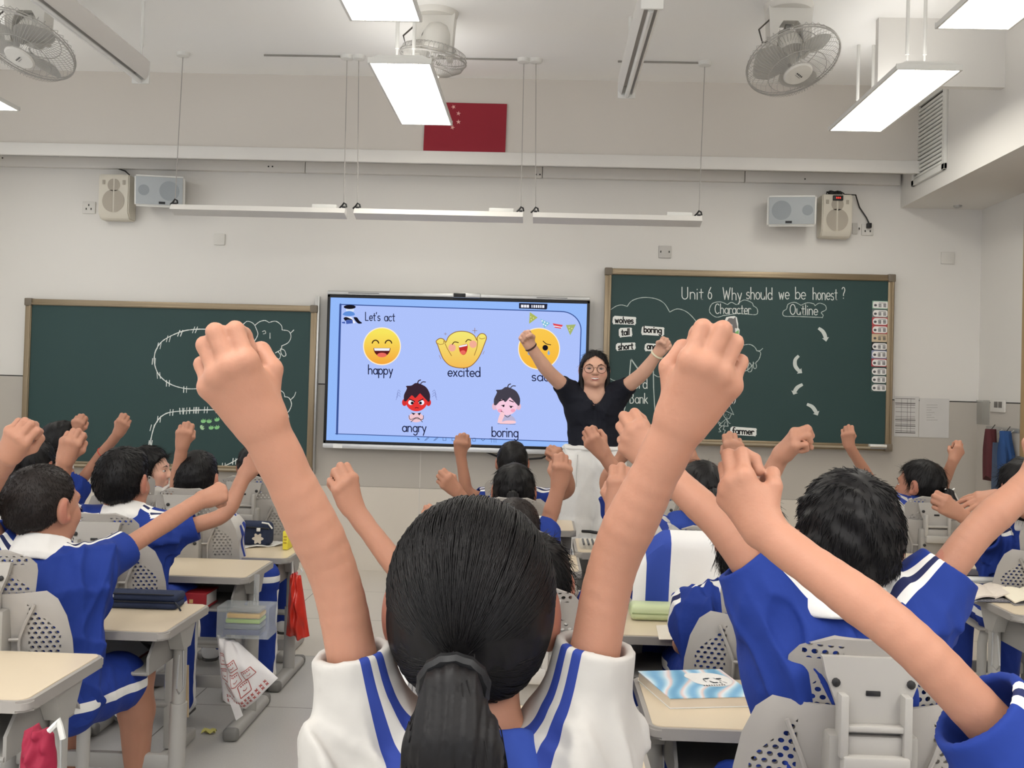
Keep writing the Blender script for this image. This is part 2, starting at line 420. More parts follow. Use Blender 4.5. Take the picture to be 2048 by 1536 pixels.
# ---------------------------------------------------------------- LED panels
m_led = emit('led_diffuser', (255, 251, 240), 5.0)
_nt = m_led.node_tree; _N = _nt.nodes; _L = _nt.links; _e = _N['Emission']
_tc = _N.new('ShaderNodeTexCoord'); _sx = _N.new('ShaderNodeSeparateXYZ'); _L.new(_tc.outputs['Object'], _sx.inputs[0])
_w = _N.new('ShaderNodeMath'); _w.operation = 'PINGPONG'; _w.inputs[1].default_value = .016; _L.new(_sx.outputs[0], _w.inputs[0])
_lt = _N.new('ShaderNodeMath'); _lt.operation = 'LESS_THAN'; _lt.inputs[1].default_value = .0016; _L.new(_w.outputs[0], _lt.inputs[0])
_mr = _N.new('ShaderNodeMix'); _mr.data_type = 'RGBA'; _L.new(_lt.outputs[0], _mr.inputs[0])
_mr.inputs[6].default_value = (*lin((255, 251, 240)), 1); _mr.inputs[7].default_value = (*lin((66, 63, 58)), 1)
_L.new(_mr.outputs[2], _e.inputs[0]); _e.inputs[1].default_value = 13.0
ZP = 2.985
def panel_proto():
    t = thing('panel_light', None, 'ceiling light', (0, 0, 0), group='lit ceiling panels')
    L2, W2 = .61, .165
    def hous(b):
        b.prism([(-W2, 0), (-W2, .022), (-W2 + .05, .045), (W2 - .05, .045), (W2, .022), (W2, 0), (W2 - .012, 0), (W2 - .012, .012), (-W2 + .012, .012), (-W2 + .012, 0)], -L2, L2, lambda u, v, w: Vector((u, w, v)))
        for s in (-1, 1):
            b.box((-W2, s * L2 - .006, 0), (W2, s * L2 + .006, .03), .003)
    one('housing', m_white, hous, t, local=True)
    one('diffuser', m_led, lambda b: b.box((-W2 + .012, -L2 + .006, .003), (W2 - .012, L2 - .006, .01)), t, local=True)
    one('added_glow_strip', emit('added_top_glow', (255, 252, 247), 3.6), lambda b: b.box((-W2 + .055, -L2 + .02, .0445), (W2 - .055, L2 - .02, .047)), t, local=True)  # added glow on the housing top to lift the ceiling, not part of the fixture
    for s in (-1, 1):
        for r in (-1, 1):
            one('stem', m_white, lambda b: (b.tube([(r * .045, s * .42, .045), (r * .045, s * .42, .14)], .006, 8), b.tube([(r * .045, s * .42, .14), (r * .045, s * .42, ZC - ZP)], .01, 8)), t, local=True)
    return t
pp = panel_proto()
PANELS = [((853, 250), 5.87, 'lit white ceiling panel in front of the red flag', False), ((772, 43), 4.05, 'lit white ceiling panel cut by the top edge, nearer than the flag panel', True),
          ((1710, 263), 5.80, 'lit white ceiling panel beside the louvred grille, between fan and grille', True), ((1945, 59), 4.0, 'lit white ceiling panel in the top right corner', True), ((-12, 221), 5.80, 'lit white ceiling panel, only its tip showing at the left edge', True)]
for k, ((px, py), yc, lab, cp) in enumerate(PANELS):
    q = WZ(px, py, ZP)
    loc = (q.x, q.y - .61, ZP)
    o = dup(pp, loc) if cp else pp
    o.location = loc; o['label'] = lab

# bare tube lamps, unlit, hung end-on
m_tubeglass = mat('unlit_tube', (235, 235, 232), .15, spec=.7)
def tubelamp(far, near, rod_top, lab):
    P = WZ(*far, 3.02); x = P.x; yf = P.y; yn = yf - 1.36
    t = thing('tube_lamp', lab, 'ceiling light', (x, (yf + yn) / 2, 3.02), group='unlit tube lamps')
    def refl(b):
        b.prism([(-.03, .0), (-.045, .02), (-.05, .10), (-.035, .12), (.035, .12), (.05, .10), (.045, .02), (.03, 0), (.03, .05), (-.03, .05)], yn, yf, lambda u, v, w: Vector((x + u, w, 3.02 + v)))
    one('reflector', m_wall, refl, t)
    one('tube', m_tubeglass, lambda b: b.tube([(x, yn + .03, 3.012), (x, yf - .01, 3.012)], .0135, 12), t)
    for ye in (yf + .003, yn - .003): one('end_cap', m_white, lambda b: b.box((x - .05, ye - .009, 3.0), (x + .05, ye + .009, 3.13), .006), t)
    for yy in (yf - .02, yn + .05):
        one('hanger', m_white, lambda b: b.tube([(x + .01, yy, 3.13), (x + .01, yy, 3.2), (x + .01, yy, 3.21), (x + .01, yy, ZC)], [.006, .006, .011, .011], 8), t)
tubelamp((281, 160), None, None, 'unlit tube lamp with white reflector, beside the oscillating fan in the top left corner')
tubelamp((1253, 190), None, None, 'unlit tube lamp with white reflector, hanging right of the flag')

# ---------------------------------------------------------------- flag
def star(cx, cy, r, rot):
    return [(cx + (r if i % 2 == 0 else r * .382) * math.sin(math.radians(rot + 36 * i)), cy - (r if i % 2 == 0 else r * .382) * math.cos(math.radians(rot + 36 * i))) for i in range(10)]
YF = 6.985
fl = thing('flag', 'red flag with small stars on the beam, partly behind a lit panel', 'flag', W(930, 315, YF))
A, B_, C_, D_ = W(851, 204, YF), W(1014, 208, YF), W(1010, 317, YF), W(846, 313, YF)
def _fl(b):
    fr = [(A.x, A.z), (B_.x, B_.z), (C_.x, C_.z), (D_.x, D_.z)]
    b.prism(fr[::-1], 0, .008, lambda u, v, w: Vector((u, YF + w, v)))
one('cloth', mat('flag_red', (150, 32, 48), .7, var=.05, bump=.05), _fl, fl, smooth=False)
ik = Ink(YF); 
ik.poly(star(880, 232, 17, 0), .002)
for (x, y, r) in ((907, 214, -20), (917, 227, 10), (917, 244, 0), (905, 255, 20)): ik.poly(star(x, y, 5, r), .002)
ik.build('stars', mat('flag_star', (236, 178, 170), .7), fl)

# ---------------------------------------------------------------- orbit fans
m_fan = mat('fan_cream', (222, 219, 212), .4, var=.02)
m_blade = mat('fan_blade', (214, 212, 207), .35, var=.03)
def fan(mount_px, centre_px, R, tilt, lab, Ym=None):
    mt = WZ(*mount_px, ZC); cq = W(centre_px[0], centre_px[1], mt.y - .02)
    t = thing('ceiling_fan', lab, 'fan', mt, group='oscillating ceiling fans')
    # mount: box with two arms
    def mount(b):
        b.prism([(-.12, 0), (-.12, -.03), (-.115, -.08), (-.105, -.27), (-.075, -.27), (-.065, -.14), (-.04, -.10), (.04, -.10), (.065, -.14), (.075, -.27), (.105, -.27), (.115, -.08), (.12, -.03), (.12, 0)], -.055, .055, lambda u, v, w: Vector((mt.x + u, mt.y + w, ZC + v)))
        b.lathe((mt.x, mt.y, ZC), [(.135, 0), (.13, -.02), (.12, -.03)], 28)
    one('mount', m_fan, mount, t)
    ax = Vector(tilt).normalized()                      # from cage hub towards motor
    cen = cq
    one('motor', m_fan, lambda b: b.lathe(cen + ax * .055, [(.085, 0), (.09, .03), (.08, .09), (.055, .135), (.02, .15)], 24, ax), t)
    one('pivot', m_steel, lambda b: b.tube([cen + ax * .19, Vector((mt.x, mt.y, ZC - .1))], .016, 10), t)
    one('cord', mat('dark_cable', (78, 74, 70), .6), lambda b: b.tube([(mt.x - .1, mt.y - .04, ZC - .08), (mt.x - .17, mt.y - .05, ZC - .15), (mt.x - .15, mt.y - .05, ZC - .22), cen + ax * .16], .005, 6), t)
    u = ax.orthogonal().normalized(); v = ax.cross(u)
    def cage(b):
        def P(r, h, a): return cen + ax * h + (u * math.cos(a) + v * math.sin(a)) * r
        for r, h, rr in ((R, 0, .005), (R, .016, .003), (R * .62, -.07, .002), (R * .62, .068, .002)):
            b.tube([P(r, h, 2 * PI * i / 48) for i in range(48)], rr, 6, closed=True)
        n = 84
        for i in range(n):
            a = 2 * PI * i / n
            b.tube([P(r_, h_, a + tw) for r_, h_, tw in ((R * .30, -.085, 0), (R * .6, -.072, .05), (R * .9, -.04, .1), (R, 0, .12))], .0010, 4, caps=False)
            if i % 2 == 0: b.tube([P(r_, h_, a) for r_, h_ in ((R * .36, .07), (R * .7, .068), (R * .95, .045), (R, .01))], .0013, 4, caps=False)
    one('cage', mat('cage_wire', (178, 175, 170), .4, metal=.1), cage, t)
    one('cap', m_fan, lambda b: b.lathe(cen, [(R * .31, -.078), (R * .31, -.086), (R * .28, -.094), (.002, -.098)], 32, ax), t)
    def logo(b):
        f = (u if abs(u.x) > abs(v.x) else v).copy(); f = f if f.x > 0 else -f; g = ax.cross(f); g = g if g.z > 0 or g.y > 0 else -g
        for k in range(4):
            c = cen - ax * .0995 + f * (.014 * (k - 1.5)) - g * .004
            pts = [c + f * a + g * b_ for a, b_ in ((-.004, -.004), (.004, -.004), (.005, .004), (-.003, .004))]
            b.poly(pts); b.poly([p - ax * .0004 for p in pts])
        c = cen - ax * .0995 + g * .009
        b.poly([c + f * a + g * b_ for a, b_ in ((-.022, -.001), (.022, -.001), (.022, .001), (-.022, .001))])
    one('badge', m_black, logo, t, smooth=False)
    for k in range(3):
        def blade(b):
            a0 = 2 * PI * k / 3 + .4; rows = []
            for i in range(9):
                r = R * (.14 + .76 * i / 8); wd_ = (.25 + .55 * math.sin(PI * min(1, i / 8 * .8 + .15))) 
                row = []
                for j in range(9):
                    s_ = (j / 8 - .5) * 2; a = a0 + s_ * wd_ * (.9 if r > .08 else 1.2)
                    row.append(b.bm.verts.new(cen + ax * (.0 + .028 * s_ ) + (u * math.cos(a) + v * math.sin(a)) * r))
                rows.append(row)
            for p, q in zip(rows, rows[1:]):
                for j in range(8): b._face((p[j], p[j + 1], q[j + 1], q[j]))
            bmesh.ops.solidify(b.bm, geom=b.bm.faces[:], thickness=.003)
        one('blade', m_blade, blade, t)
fan((1578, 12), (1587, 124), .255, (-.20, .42, .88), 'round caged ceiling fan mounted right of centre, beside the lit panel and grille')
fan((870, 26), (866, 118), .19, (.16, -.06, .99), 'round caged ceiling fan seen edge-on behind the lit panel near the flag')
fan((60, -8), (52, 92), .27, (.18, .40, .88), 'round caged ceiling fan in the top left corner')

# ---------------------------------------------------------------- loudspeakers
m_grille = mat('speaker_mesh', (172, 177, 180), .7, var=.05, scale=300)
m_cone = mat('speaker_cone', (150, 156, 160), .75, var=.05, scale=200)
m_creamsp = mat('cream_plastic', (214, 208, 194), .5, var=.02)
m_sp2 = mat('cream_grille', (176, 168, 155), .8, var=.05, scale=300)
def white_speaker(x0, y0, x1, y1, side, lab):
    Y = 7.12; A = W(x0, y0, Y); B = W(x1, y1, Y)
    xa, xb, za, zb = A.x, B.x, B.z, A.z
    t = thing('wall_speaker', lab, 'speaker', ((xa + xb) / 2, Y, za))
    yaw = Matrix.Rotation(side * .16, 3, 'Z') @ Matrix.Rotation(.12, 3, 'X'); c = Vector(((xa + xb) / 2, Y + .1, (za + zb) / 2)); hx, hz = (xb - xa) / 2 * .94, (zb - za) / 2
    T = lambda x, y, z: c + yaw @ Vector((x, y, z))
    def body(b):
        fr = [(-hx, -hz), (hx, -hz), (hx, hz), (-hx, hz)]
        a = [b.bm.verts.new(T(u, -.08, v)) for u, v in fr]; d = [b.bm.verts.new(T(u * .82, .12, v * .86)) for u, v in fr]
        b._face(a); b._face(d[::-1])
        for j in range(4): b._face((a[j], d[j], d[(j + 1) % 4], a[(j + 1) % 4]))
        bmesh.ops.bevel(b.bm, geom=b.bm.edges[:], offset=.012, segments=3, affect='EDGES')
    one('cabinet', m_white, body, t)
    one('grille', m_grille, lambda b: b.box((-hx + .014, -.086, -hz + .016), (hx - .014, -.078, hz - .012), .004), t)
    g = t.children[-1]; g.data.transform(Matrix.Translation(-Vector((0, 0, 0))))
    me = g.data
    for v in me.vertices: v.co = T(*(v.co + t.location)) - t.location
    for cx, r in ((.07 * side, hz * .62), (-.105 * side, hz * .34)):
        def cones(b):
            n = 28; ring = [b.bm.verts.new(T(cx + r * math.cos(2 * PI * i / n), -.0868, r * math.sin(2 * PI * i / n) * 1 + .004)) for i in range(n)]; b._face(ring)
        one('cone', m_cone, cones, t)
    def bad(b):
        x = .0 + .02 * side
        b.poly([T(x + u, -.088, -hz + .03 + v) for u, v in ((-.022, -.008), (.022, -.008), (.022, .008), (-.022, .008))])
    one('badge', m_black, bad, t, smooth=False)
    one('bracket', m_steel, lambda b: b.box((c.x - .05, Y + .2, c.z - .04), (c.x + .05, D, c.z + .04)), t)
white_speaker(262, 346, 364, 411, 1, 'white box speaker with grey mesh front, angled on the wall over the plain chalkboard')
white_speaker(1538, 386, 1640, 450, -1, 'white box speaker with grey mesh front, angled on the wall over the lettered chalkboard')
def tower_speaker(x0, y0, x1, y1, lab, led):
    Y = 7.24; A = W(x0, y0, Y); B = W(x1, y1, Y); xa, xb, za, zb = A.x, B.x, B.z, A.z; cx = (xa + xb) / 2; w = (xb - xa) / 2
    t = thing('column_speaker', lab, 'speaker', (cx, D, za))
    def body(b):
        b.prism([(Y, za + .05), (Y, zb - .0), (D, zb), (D, za), (Y + .04, za)], xa, xb, lambda u, v, q: Vector((q, u, v)))
        bmesh.ops.bevel(b.bm, geom=b.bm.edges[:], offset=.008, segments=2, affect='EDGES')
    one('cabinet', m_creamsp, body, t)
    h = zb - za
    def disc(b, z, r):
        for s in (-1, 1):
            n = 16; pts = []
            for i in range(n + 1):
                a = -PI / 2 + PI * i / n
                pts.append((cx + s * (.006 + (r - .006) * max(0, math.cos(a))), Y - .003, z + r * math.sin(a)))
            b.poly(pts)
    one('woofer', m_sp2, lambda b: disc(b, za + h * .40, w * .72), t, smooth=False)
    one('tweeter', m_sp2, lambda b: disc(b, za + h * .76, w * .40), t, smooth=False)
    for s in (-1, 1): one('vent_slot', m_sp2, lambda b: b.box((cx + s * w * .66 - .01, Y - .004, za + h * .77), (cx + s * w * .66 + .01, Y, za + h * .87), .002), t)
    if led:
        o = one('clip_on_timer', m_black, lambda b: b.box((cx - .035, Y - .02, zb - .045), (cx + .035, Y, zb - .01), .003), t)
        one('red_digits', emit('red_digits', (255, 70, 60), 1.2), lambda b: [b.box((cx - .015 + k * .012, Y - .0215, zb - .034), (cx - .008 + k * .012, Y - .0205, zb - .022)) for k in range(3)], o)
        one('coiled_cable', m_black, lambda b: [b.tube([(cx + .0 + .09 * (i / 24 - .5) + .02 * math.cos(i * 1.7 + k), Y + .04 + .02 * k, zb + .018 + .014 * math.sin(i * 1.3 + k)) for i in range(25)], .005, 5) for k in range(3)], t)
        a = W(1708, 392, D - .02); e = W(1738, 452, D - .03)
        one('power_cord', m_black, lambda b: b.tube([(cx + .06, Y + .05, zb + .01), (a.x, Y + .08, a.z), (a.x + .04, D - .02, a.z - .08), (e.x - .02, D - .03, e.z + .06), (e.x, D - .03, e.z + .02)], .005, 6), t)
        one('plug', m_black, lambda b: b.box((e.x - .015, D - .05, e.z - .015), (e.x + .015, D - .005, e.z + .02), .004), t)
    else:
        a = W(238, 338, D - .02); e = W(263, 352, D - .06)
        one('power_cord', m_black, lambda b: b.tube([(a.x, D - .02, a.z), ((a.x + e.x) / 2, D - .04, (a.z + e.z) / 2 + .01), (e.x, D - .1, e.z)], .005, 6), t)
tower_speaker(198, 348, 256, 438, 'cream tower speaker on the wall, beside a white box speaker above the plain chalkboard', False)
tower_speaker(1645, 388, 1704, 474, 'cream tower speaker with clip-on red display and cable on its top', True)

# ---------------------------------------------------------------- wall plates
m_plate = mat('plate_white', (216, 213, 207), .5, var=.01)
m_plate2 = mat('plate_grey', (196, 193, 188), .5, var=.01)
def plate(x0, y0, x1, y1, name, lab, cat, holes=0, m=None):
    A = W(x0, y0, D - .012); B = W(x1, y1, D - .012)
    t = thing(name, lab, cat, ((A.x + B.x) / 2, D, B.z))
    one('faceplate', m or m_plate, lambda b: b.box((A.x, D - .012, B.z), (B.x, D, A.z), .003), t)
    if holes:
        cx, cz = (A.x + B.x) / 2, (A.z + B.z) / 2
        one('socket_hole' if holes == 3 else 'screw', m_dark, lambda b: [b.box((cx + u - .004, D - .0135, cz + v - .007), (cx + u + .004, D - .0115, cz + v + .007)) for u, v in (((-.018, -.01), (.018, -.01), (0, .018)) if holes == 3 else ((-.03, 0), (.03, 0)))], t)
plate(165, 403, 190, 427, 'wall_socket', 'pale wall socket beside the cream tower speaker above the plain chalkboard', 'socket', 3)
plate(428, 467, 449, 490, 'blank_plate', 'blank pale plate on the wall above the plain chalkboard', 'wall plate')
plate(1318, 491, 1342, 516, 'blank_plate', 'grey blank plate with two screws above the lettered chalkboard', 'wall plate', 2, m_plate2)
plate(1724, 448, 1747, 471, 'wall_socket', 'pale wall socket with a black plug in it beside the cream tower speaker', 'socket', 3)
plate(1705, 446, 1715, 468, 'wall_switch', 'narrow grey switch half hidden behind the cream tower speaker', 'switch', 2, m_plate2)
plate(1883, 504, 1909, 528, 'blank_plate', 'blank pale plate high on the wall near the right-hand corner', 'wall plate')

# ---------------------------------------------------------------- louvred grille in the duct casing
g = thing('air_grille', 'white louvred air grille in the side of the duct casing', 'vent', (2.52, 6.83, 2.80))
y0, y1, z0, z1 = 6.54, 7.12, 2.80, 3.36
one('frame', m_white, lambda b: (b.box((2.50, y0, z0), (2.52, y0 + .045, z1), .003), b.box((2.50, y1 - .045, z0), (2.52, y1, z1), .003), b.box((2.50, y0, z0), (2.52, y1, z0 + .04), .003), b.box((2.50, y0, z1 - .04), (2.52, y1, z1), .003)), g)
one('backing', m_dark, lambda b: b.box((2.514, y0 + .04, z0 + .03), (2.52, y1 - .04, z1 - .03)), g)
for k in range(17):
    z = z0 + .052 + k * .0275
    one('slat', m_white, lambda b: b.box((2.499, y0 + .045, z - .010), (2.513, y1 - .045, z + .010), .003, rot=Matrix.Rotation(.35, 3, 'Y')), g)
q = WZ(1915, 411, 2.70); tag(one('smoke_sensor', m_steel, lambda b: b.lathe((q.x, q.y, 2.70), [(.03, 0), (.026, -.012), (.008, -.02)], 20)), 'small grey sensor under the duct casing by the right-hand corner', 'sensor')
q = WZ(1816, 126, ZC); tag(one('ceiling_sensor', m_steel, lambda b: b.lathe((q.x, q.y, ZC), [(.04, 0), (.036, -.014), (.01, -.022)], 20)), 'small round grey sensor on the ceiling above the lit panel near the grille', 'sensor')

# ---------------------------------------------------------------- notices, switch and hooks by the corner
m_paper = mat('paper', (224, 222, 218), .8, var=.02)
def sheet(x0, y0, x1, y1, lab, lines):
    Y = D - .012; A = W(x0, y0, Y); B = W(x1, y1, Y)
    t = thing('notice_sheet', lab, 'paper', ((A.x + B.x) / 2, Y, B.z))
    one('paper', mat('laminated_sheet', (205, 203, 200), .35), lambda b: b.box((A.x, Y - .003, B.z), (B.x, Y, A.z)), t)
    ik = Ink(Y - .003)
    if lines:
        yy = y0 + 5
        while yy < y1 - 5:
            ik.line([(x0 + 2, yy), (x1 - 6, yy + 1)], random.choice((.7, 1.0, 1.8)), .0006); yy += random.choice((3.5, 5, 7, 9))
        for xx in (.3, .55, .7): ik.line([(x0 + (x1 - x0) * xx, y0 + 5), (x0 + (x1 - x0) * xx - 1, y1 - 8)], .6, .0006)
    else:
        for k in range(7): ik.line([(x0 + 14, y0 + 14 + k * 5), (x0 + 14 + random.choice((10, 22, 16)), y0 + 14 + k * 5)], .5, .0006)
    ik.build('print', mat('notice_ink', (120, 116, 114), .8) if not lines else mat('notice_rule', (105, 100, 98), .8), t)
sheet(1789, 792, 1836, 874, 'ruled timetable sheet on the wall against the edge of the lettered chalkboard', True)
sheet(1839, 796, 1897, 876, 'nearly blank laminated sheet on the wall right of the ruled timetable', False)
def onwall(px, py): return WX(px, py, XR - .012)
A = onwall(1984, 800); B = onwall(2012, 825)
t = thing('light_switch', 'white double light switch on the side wall above the coat hooks', 'switch', (XR, (A.y + B.y) / 2, B.z))
one('faceplate', m_plate, lambda b: b.box((XR - .024, B.y, B.z), (XR - .012, A.y, A.z), .003), t)
for k in (0, 1): one('rocker', mat('grey_rocker', (110, 106, 102), .5), lambda b: b.box((XR - .028, B.y + .035 + k * .065, B.z + .03), (XR - .023, B.y + .085 + k * .065, A.z - .01), .002), t)
A = onwall(1952, 800); B = onwall(1979, 850)
t = thing('plastic_pocket', 'clear glossy plastic pocket on the side wall next to the light switch', 'pocket', (XR, (A.y + B.y) / 2, B.z))
one('sleeve', mat('clear_pocket', (200, 198, 192), .08, spec=.8, alpha=.45), lambda b: b.box((XR - .016, B.y, B.z), (XR - .012, A.y, A.z), .001), t)
t = thing('hook_rail', 'grey rail of coat hooks on the side wall', 'hooks', (XR, 6.85, 1.14))
one('rail', m_steel, lambda b: b.box((XR - .02, 6.72, 1.135), (XR - .012, 7.2, 1.165), .002), t)
for k in range(5): one('hook', m_steel, lambda b: b.tube([(XR - .018, 6.78 + k * .085, 1.15), (XR - .05, 6.78 + k * .085, 1.13), (XR - .055, 6.78 + k * .085, 1.15)], .004, 6), t)
def garment(px, py_top, h, w, m, lab, fold, name='hanging_shirt'):
    q = WX(px, py_top, XR - .07)
    o = thing(name, lab, 'garment', (q.x, q.y, q.z - h))
    def g(b):
        n, k = 22, 14; rows = []
        for j in range(k + 1):
            v = j / k; ww = w * (.18 + .82 * min(1, v * 2.2)) * (1 - .12 * max(0, v - .6)); row = []
            for i in range(n):
                a = 2 * PI * i / n; rr = 1 + .28 * math.sin(3 * a + fold + v * 1.5) * min(1, v * 2) + .12 * math.sin(7 * a + fold * 2)
                row.append(b.bm.verts.new((q.x + .035 * math.cos(a) * rr + .0, q.y + ww / 2 * math.sin(a) * rr, q.z - h * v + .02 * math.sin(2 * a + fold) * v)))
            rows.append(row)
        for r0, r1 in zip(rows, rows[1:]):
            for i in range(n): b._face((r0[i], r0[(i + 1) % n], r1[(i + 1) % n], r1[i]))
        b._face(rows[0][::-1]); b._face(rows[-1])
    one('fabric', m, g, o, angle=80)
    one('loop', m_dark, lambda b: b.tube([(q.x, q.y, q.z - .01), (q.x + .03, q.y, q.z + .03)], .003, 5), o)
garment(1981, 858, .33, .13, mat('maroon_cloth', (88, 42, 46), .9, bump=.1), 'maroon garment hanging from a coat hook by the corner', 1.0)
garment(2011, 862, .36, .17, mat('blue_cloth', (42, 76, 128), .9, bump=.1), 'bright blue garment hanging from a hook nearest the door frame', 2.3)
garment(1997, 885, .50, .07, mat('slate_cloth', (72, 84, 104), .9, bump=.1), 'long slate grey garment hanging between the maroon and the blue one', .4)
# ================================================================ chalkboards
m_frame = mat('board_frame_bronze', (150, 134, 110), .38, metal=.55, var=.05, scale=3)
m_corner = mat('board_corner', (118, 108, 94), .5, var=.03)
m_board = mat('board_green', (39, 66, 65), .55, var=.07, scale=2.5)
m_chalk = mat('chalk', (226, 231, 227), .95, var=.08, scale=90)
m_chalk2 = mat('chalk_faint', (188, 200, 195), .95, var=.10, scale=90)
YBD = 7.30
def board(tl, br, lab):
    A = W(*tl, YBD); B = W(*br, YBD); x0, x1, z1, z0 = A.x, B.x, A.z, B.z
    t = thing('chalkboard', lab, 'chalkboard', ((x0 + x1) / 2, D, z0))
    one('board_surface', m_board, lambda b: b.box((x0 + .03, YBD + .012, z0 + .03), (x1 - .03, YBD + .03, z1 - .03)), t)
    def fr(b):
        f = .045
        for (ax, az, bx, bz) in ((x0, z0, x0 + f, z1), (x1 - f, z0, x1, z1), (x0, z1 - f, x1, z1), (x0, z0, x1, z0 + f)):
            b.box((ax, YBD, az), (bx, YBD + .05, bz), .004)
            dx, dz = (bx - ax), (bz - az)
            if dx < dz: b.box((ax + dx * .62, YBD - .008, az + .01), (bx - .004, YBD + .01, bz - .01), .003)
            else: b.box((ax + .01, YBD - .008, az + (dz * .1 if az > (z0 + z1) / 2 else dz * .62)), (bx - .01, YBD + .01, az + (dz * .38 if az > (z0 + z1) / 2 else dz * .9)), .003)
    one('frame', m_frame, fr, t)
    for (cx, cz) in ((x0, z0), (x1, z0), (x0, z1), (x1, z1)):
        one('corner_piece', m_corner, lambda b: b.box((cx - (.004 if cx == x0 else .05), YBD - .012, cz - (.004 if cz == z0 else .05)), (cx + (.05 if cx == x0 else .004), YBD + .05, cz + (.05 if cz == z0 else .004)), .006), t)
    one('chalk_ledge', mat('tray_alu', (196, 184, 162), .35, metal=.5), lambda b: b.prism([(YBD - .05, z0 + .016), (YBD - .055, z0 + .03), (YBD - .045, z0 + .022), (YBD + .0, z0 + .022), (YBD, z0 + .008)], x0 + .08, x1 - .06, lambda u, v, w: Vector((w, u, v))), t)
    return t
bl = board((51, 597), (624, 949), 'green chalkboard with chalk sheep pens and green paper leaves, left of the display')
br = board((1211, 536), (1783, 902), 'green chalkboard lettered in chalk with word cards, right of the display')
one('slide_rail', m_steel, lambda b: b.box((bl.location.x + 1.045, D - .07, .68), (bl.location.x + 1.075, D - .02, 1.96), .003), bl)
YI = YBD + .0115
c2 = lambda pts: [(x / 3.2, y / 3.2 + 560) for x, y in pts]
def smooth(pts, n=6):
    """Catmull-Rom through points"""
    P = [pts[0]] + list(pts) + [pts[-1]]; out = []
    for i in range(1, len(P) - 2):
        p0, p1, p2, p3 = P[i - 1], P[i], P[i + 1], P[i + 2]
        for k in range(n):
            t = k / n
            out.append(tuple(.5 * (2 * p1[j] + (p2[j] - p0[j]) * t + (2 * p0[j] - 5 * p1[j] + 4 * p2[j] - p3[j]) * t * t + (3 * p1[j] - p0[j] - 3 * p2[j] + p3[j]) * t ** 3) for j in (0, 1)))
    out.append(tuple(pts[-1])); return out
ik = Ink(YI)
pen1 = [(1480, 340), (1420, 325), (1350, 317), (1265, 315), (1180, 325), (1100, 355), (1035, 395), (1000, 445), (988, 490), (990, 540), (1010, 595), (1050, 640), (1110, 675), (1190, 695), (1270, 695), (1340, 688), (1420, 665), (1480, 630), (1510, 560), (1500, 420), (1480, 345)]
pen2 = [(1600, 835), (1535, 825), (1400, 830), (1260, 833), (1100, 845), (1040, 868), (1005, 905), (985, 945), (970, 1000), (962, 1050), (968, 1090), (1000, 1145), (1045, 1185), (1110, 1200), (1250, 1212), (1400, 1198), (1480, 1170), (1540, 1130), (1580, 1090), (1610, 1030)]
for p in (pen1, pen2): ik.line(smooth(c2(p)), 1.9, .0004, wob=.5)
for x, y, dx in ((1455, 335, 10), (1370, 322, 10), (1250, 318, 9), (1155, 340, 9), (1080, 375, 6), (1020, 420, 5), (1015, 610, -2), (1075, 660, 1), (1185, 700, 1), (1340, 693, 1), (1098, 847, 2), (1160, 838, -2), (1185, 838, 2), (1205, 835, 1), (1250, 833, 2), (1262, 833, 2), (1318, 831, 2), (1392, 830, 1), (1412, 830, -1), (1475, 825, 0), (1018, 890, 3), (975, 945, 6), (963, 1045, 4), (985, 520, 2), (1432, 1190, 1), (1500, 1160, 2), (1555, 1110, 2), (1047, 1185, 3)):
    for o in (-9, 9): ik.line(c2([(x + o - dx, y + 20), (x + o + dx * .6, y - 18)]), 1.5, .0006, wob=.4)
shp = [[(1510, 312), (1515, 285), (1535, 272), (1553, 285), (1580, 265), (1612, 272), (1630, 290), (1640, 312)], [(1632, 290), (1660, 268), (1695, 259), (1722, 272)], [(1722, 272), (1765, 264), (1800, 290), (1806, 320)], [(1806, 320), (1848, 328), (1862, 362), (1845, 400), (1803, 422)], [(1803, 422), (1798, 445), (1763, 466)], [(1858, 342), (1880, 320)], [(1795, 440), (1820, 450), (1830, 480), (1815, 488), (1800, 470), (1795, 440)], [(1780, 460), (1795, 480), (1788, 505), (1772, 500)],
       [(1640, 312), (1650, 350), (1620, 400), (1580, 410)], [(1680, 330), (1695, 325), (1700, 340), (1685, 345)], [(1728, 340), (1728, 375)],
       [(1720, 700), (1765, 695), (1812, 718), (1822, 747)], [(1822, 747), (1850, 755), (1866, 795), (1850, 838), (1835, 850)], [(1835, 850), (1848, 875), (1840, 895)], [(1858, 768), (1882, 745), (1893, 718)], [(1535, 848), (1542, 890), (1580, 935), (1640, 960), (1760, 940), (1835, 850)], [(1565, 915), (1552, 950), (1570, 955), (1582, 930)], [(1600, 945), (1588, 968), (1600, 970)]]
for s in shp: ik.line(smooth(c2(s)), 1.5, .0004, wob=.5)
ik.build('chalk_drawing', m_chalk, bl)
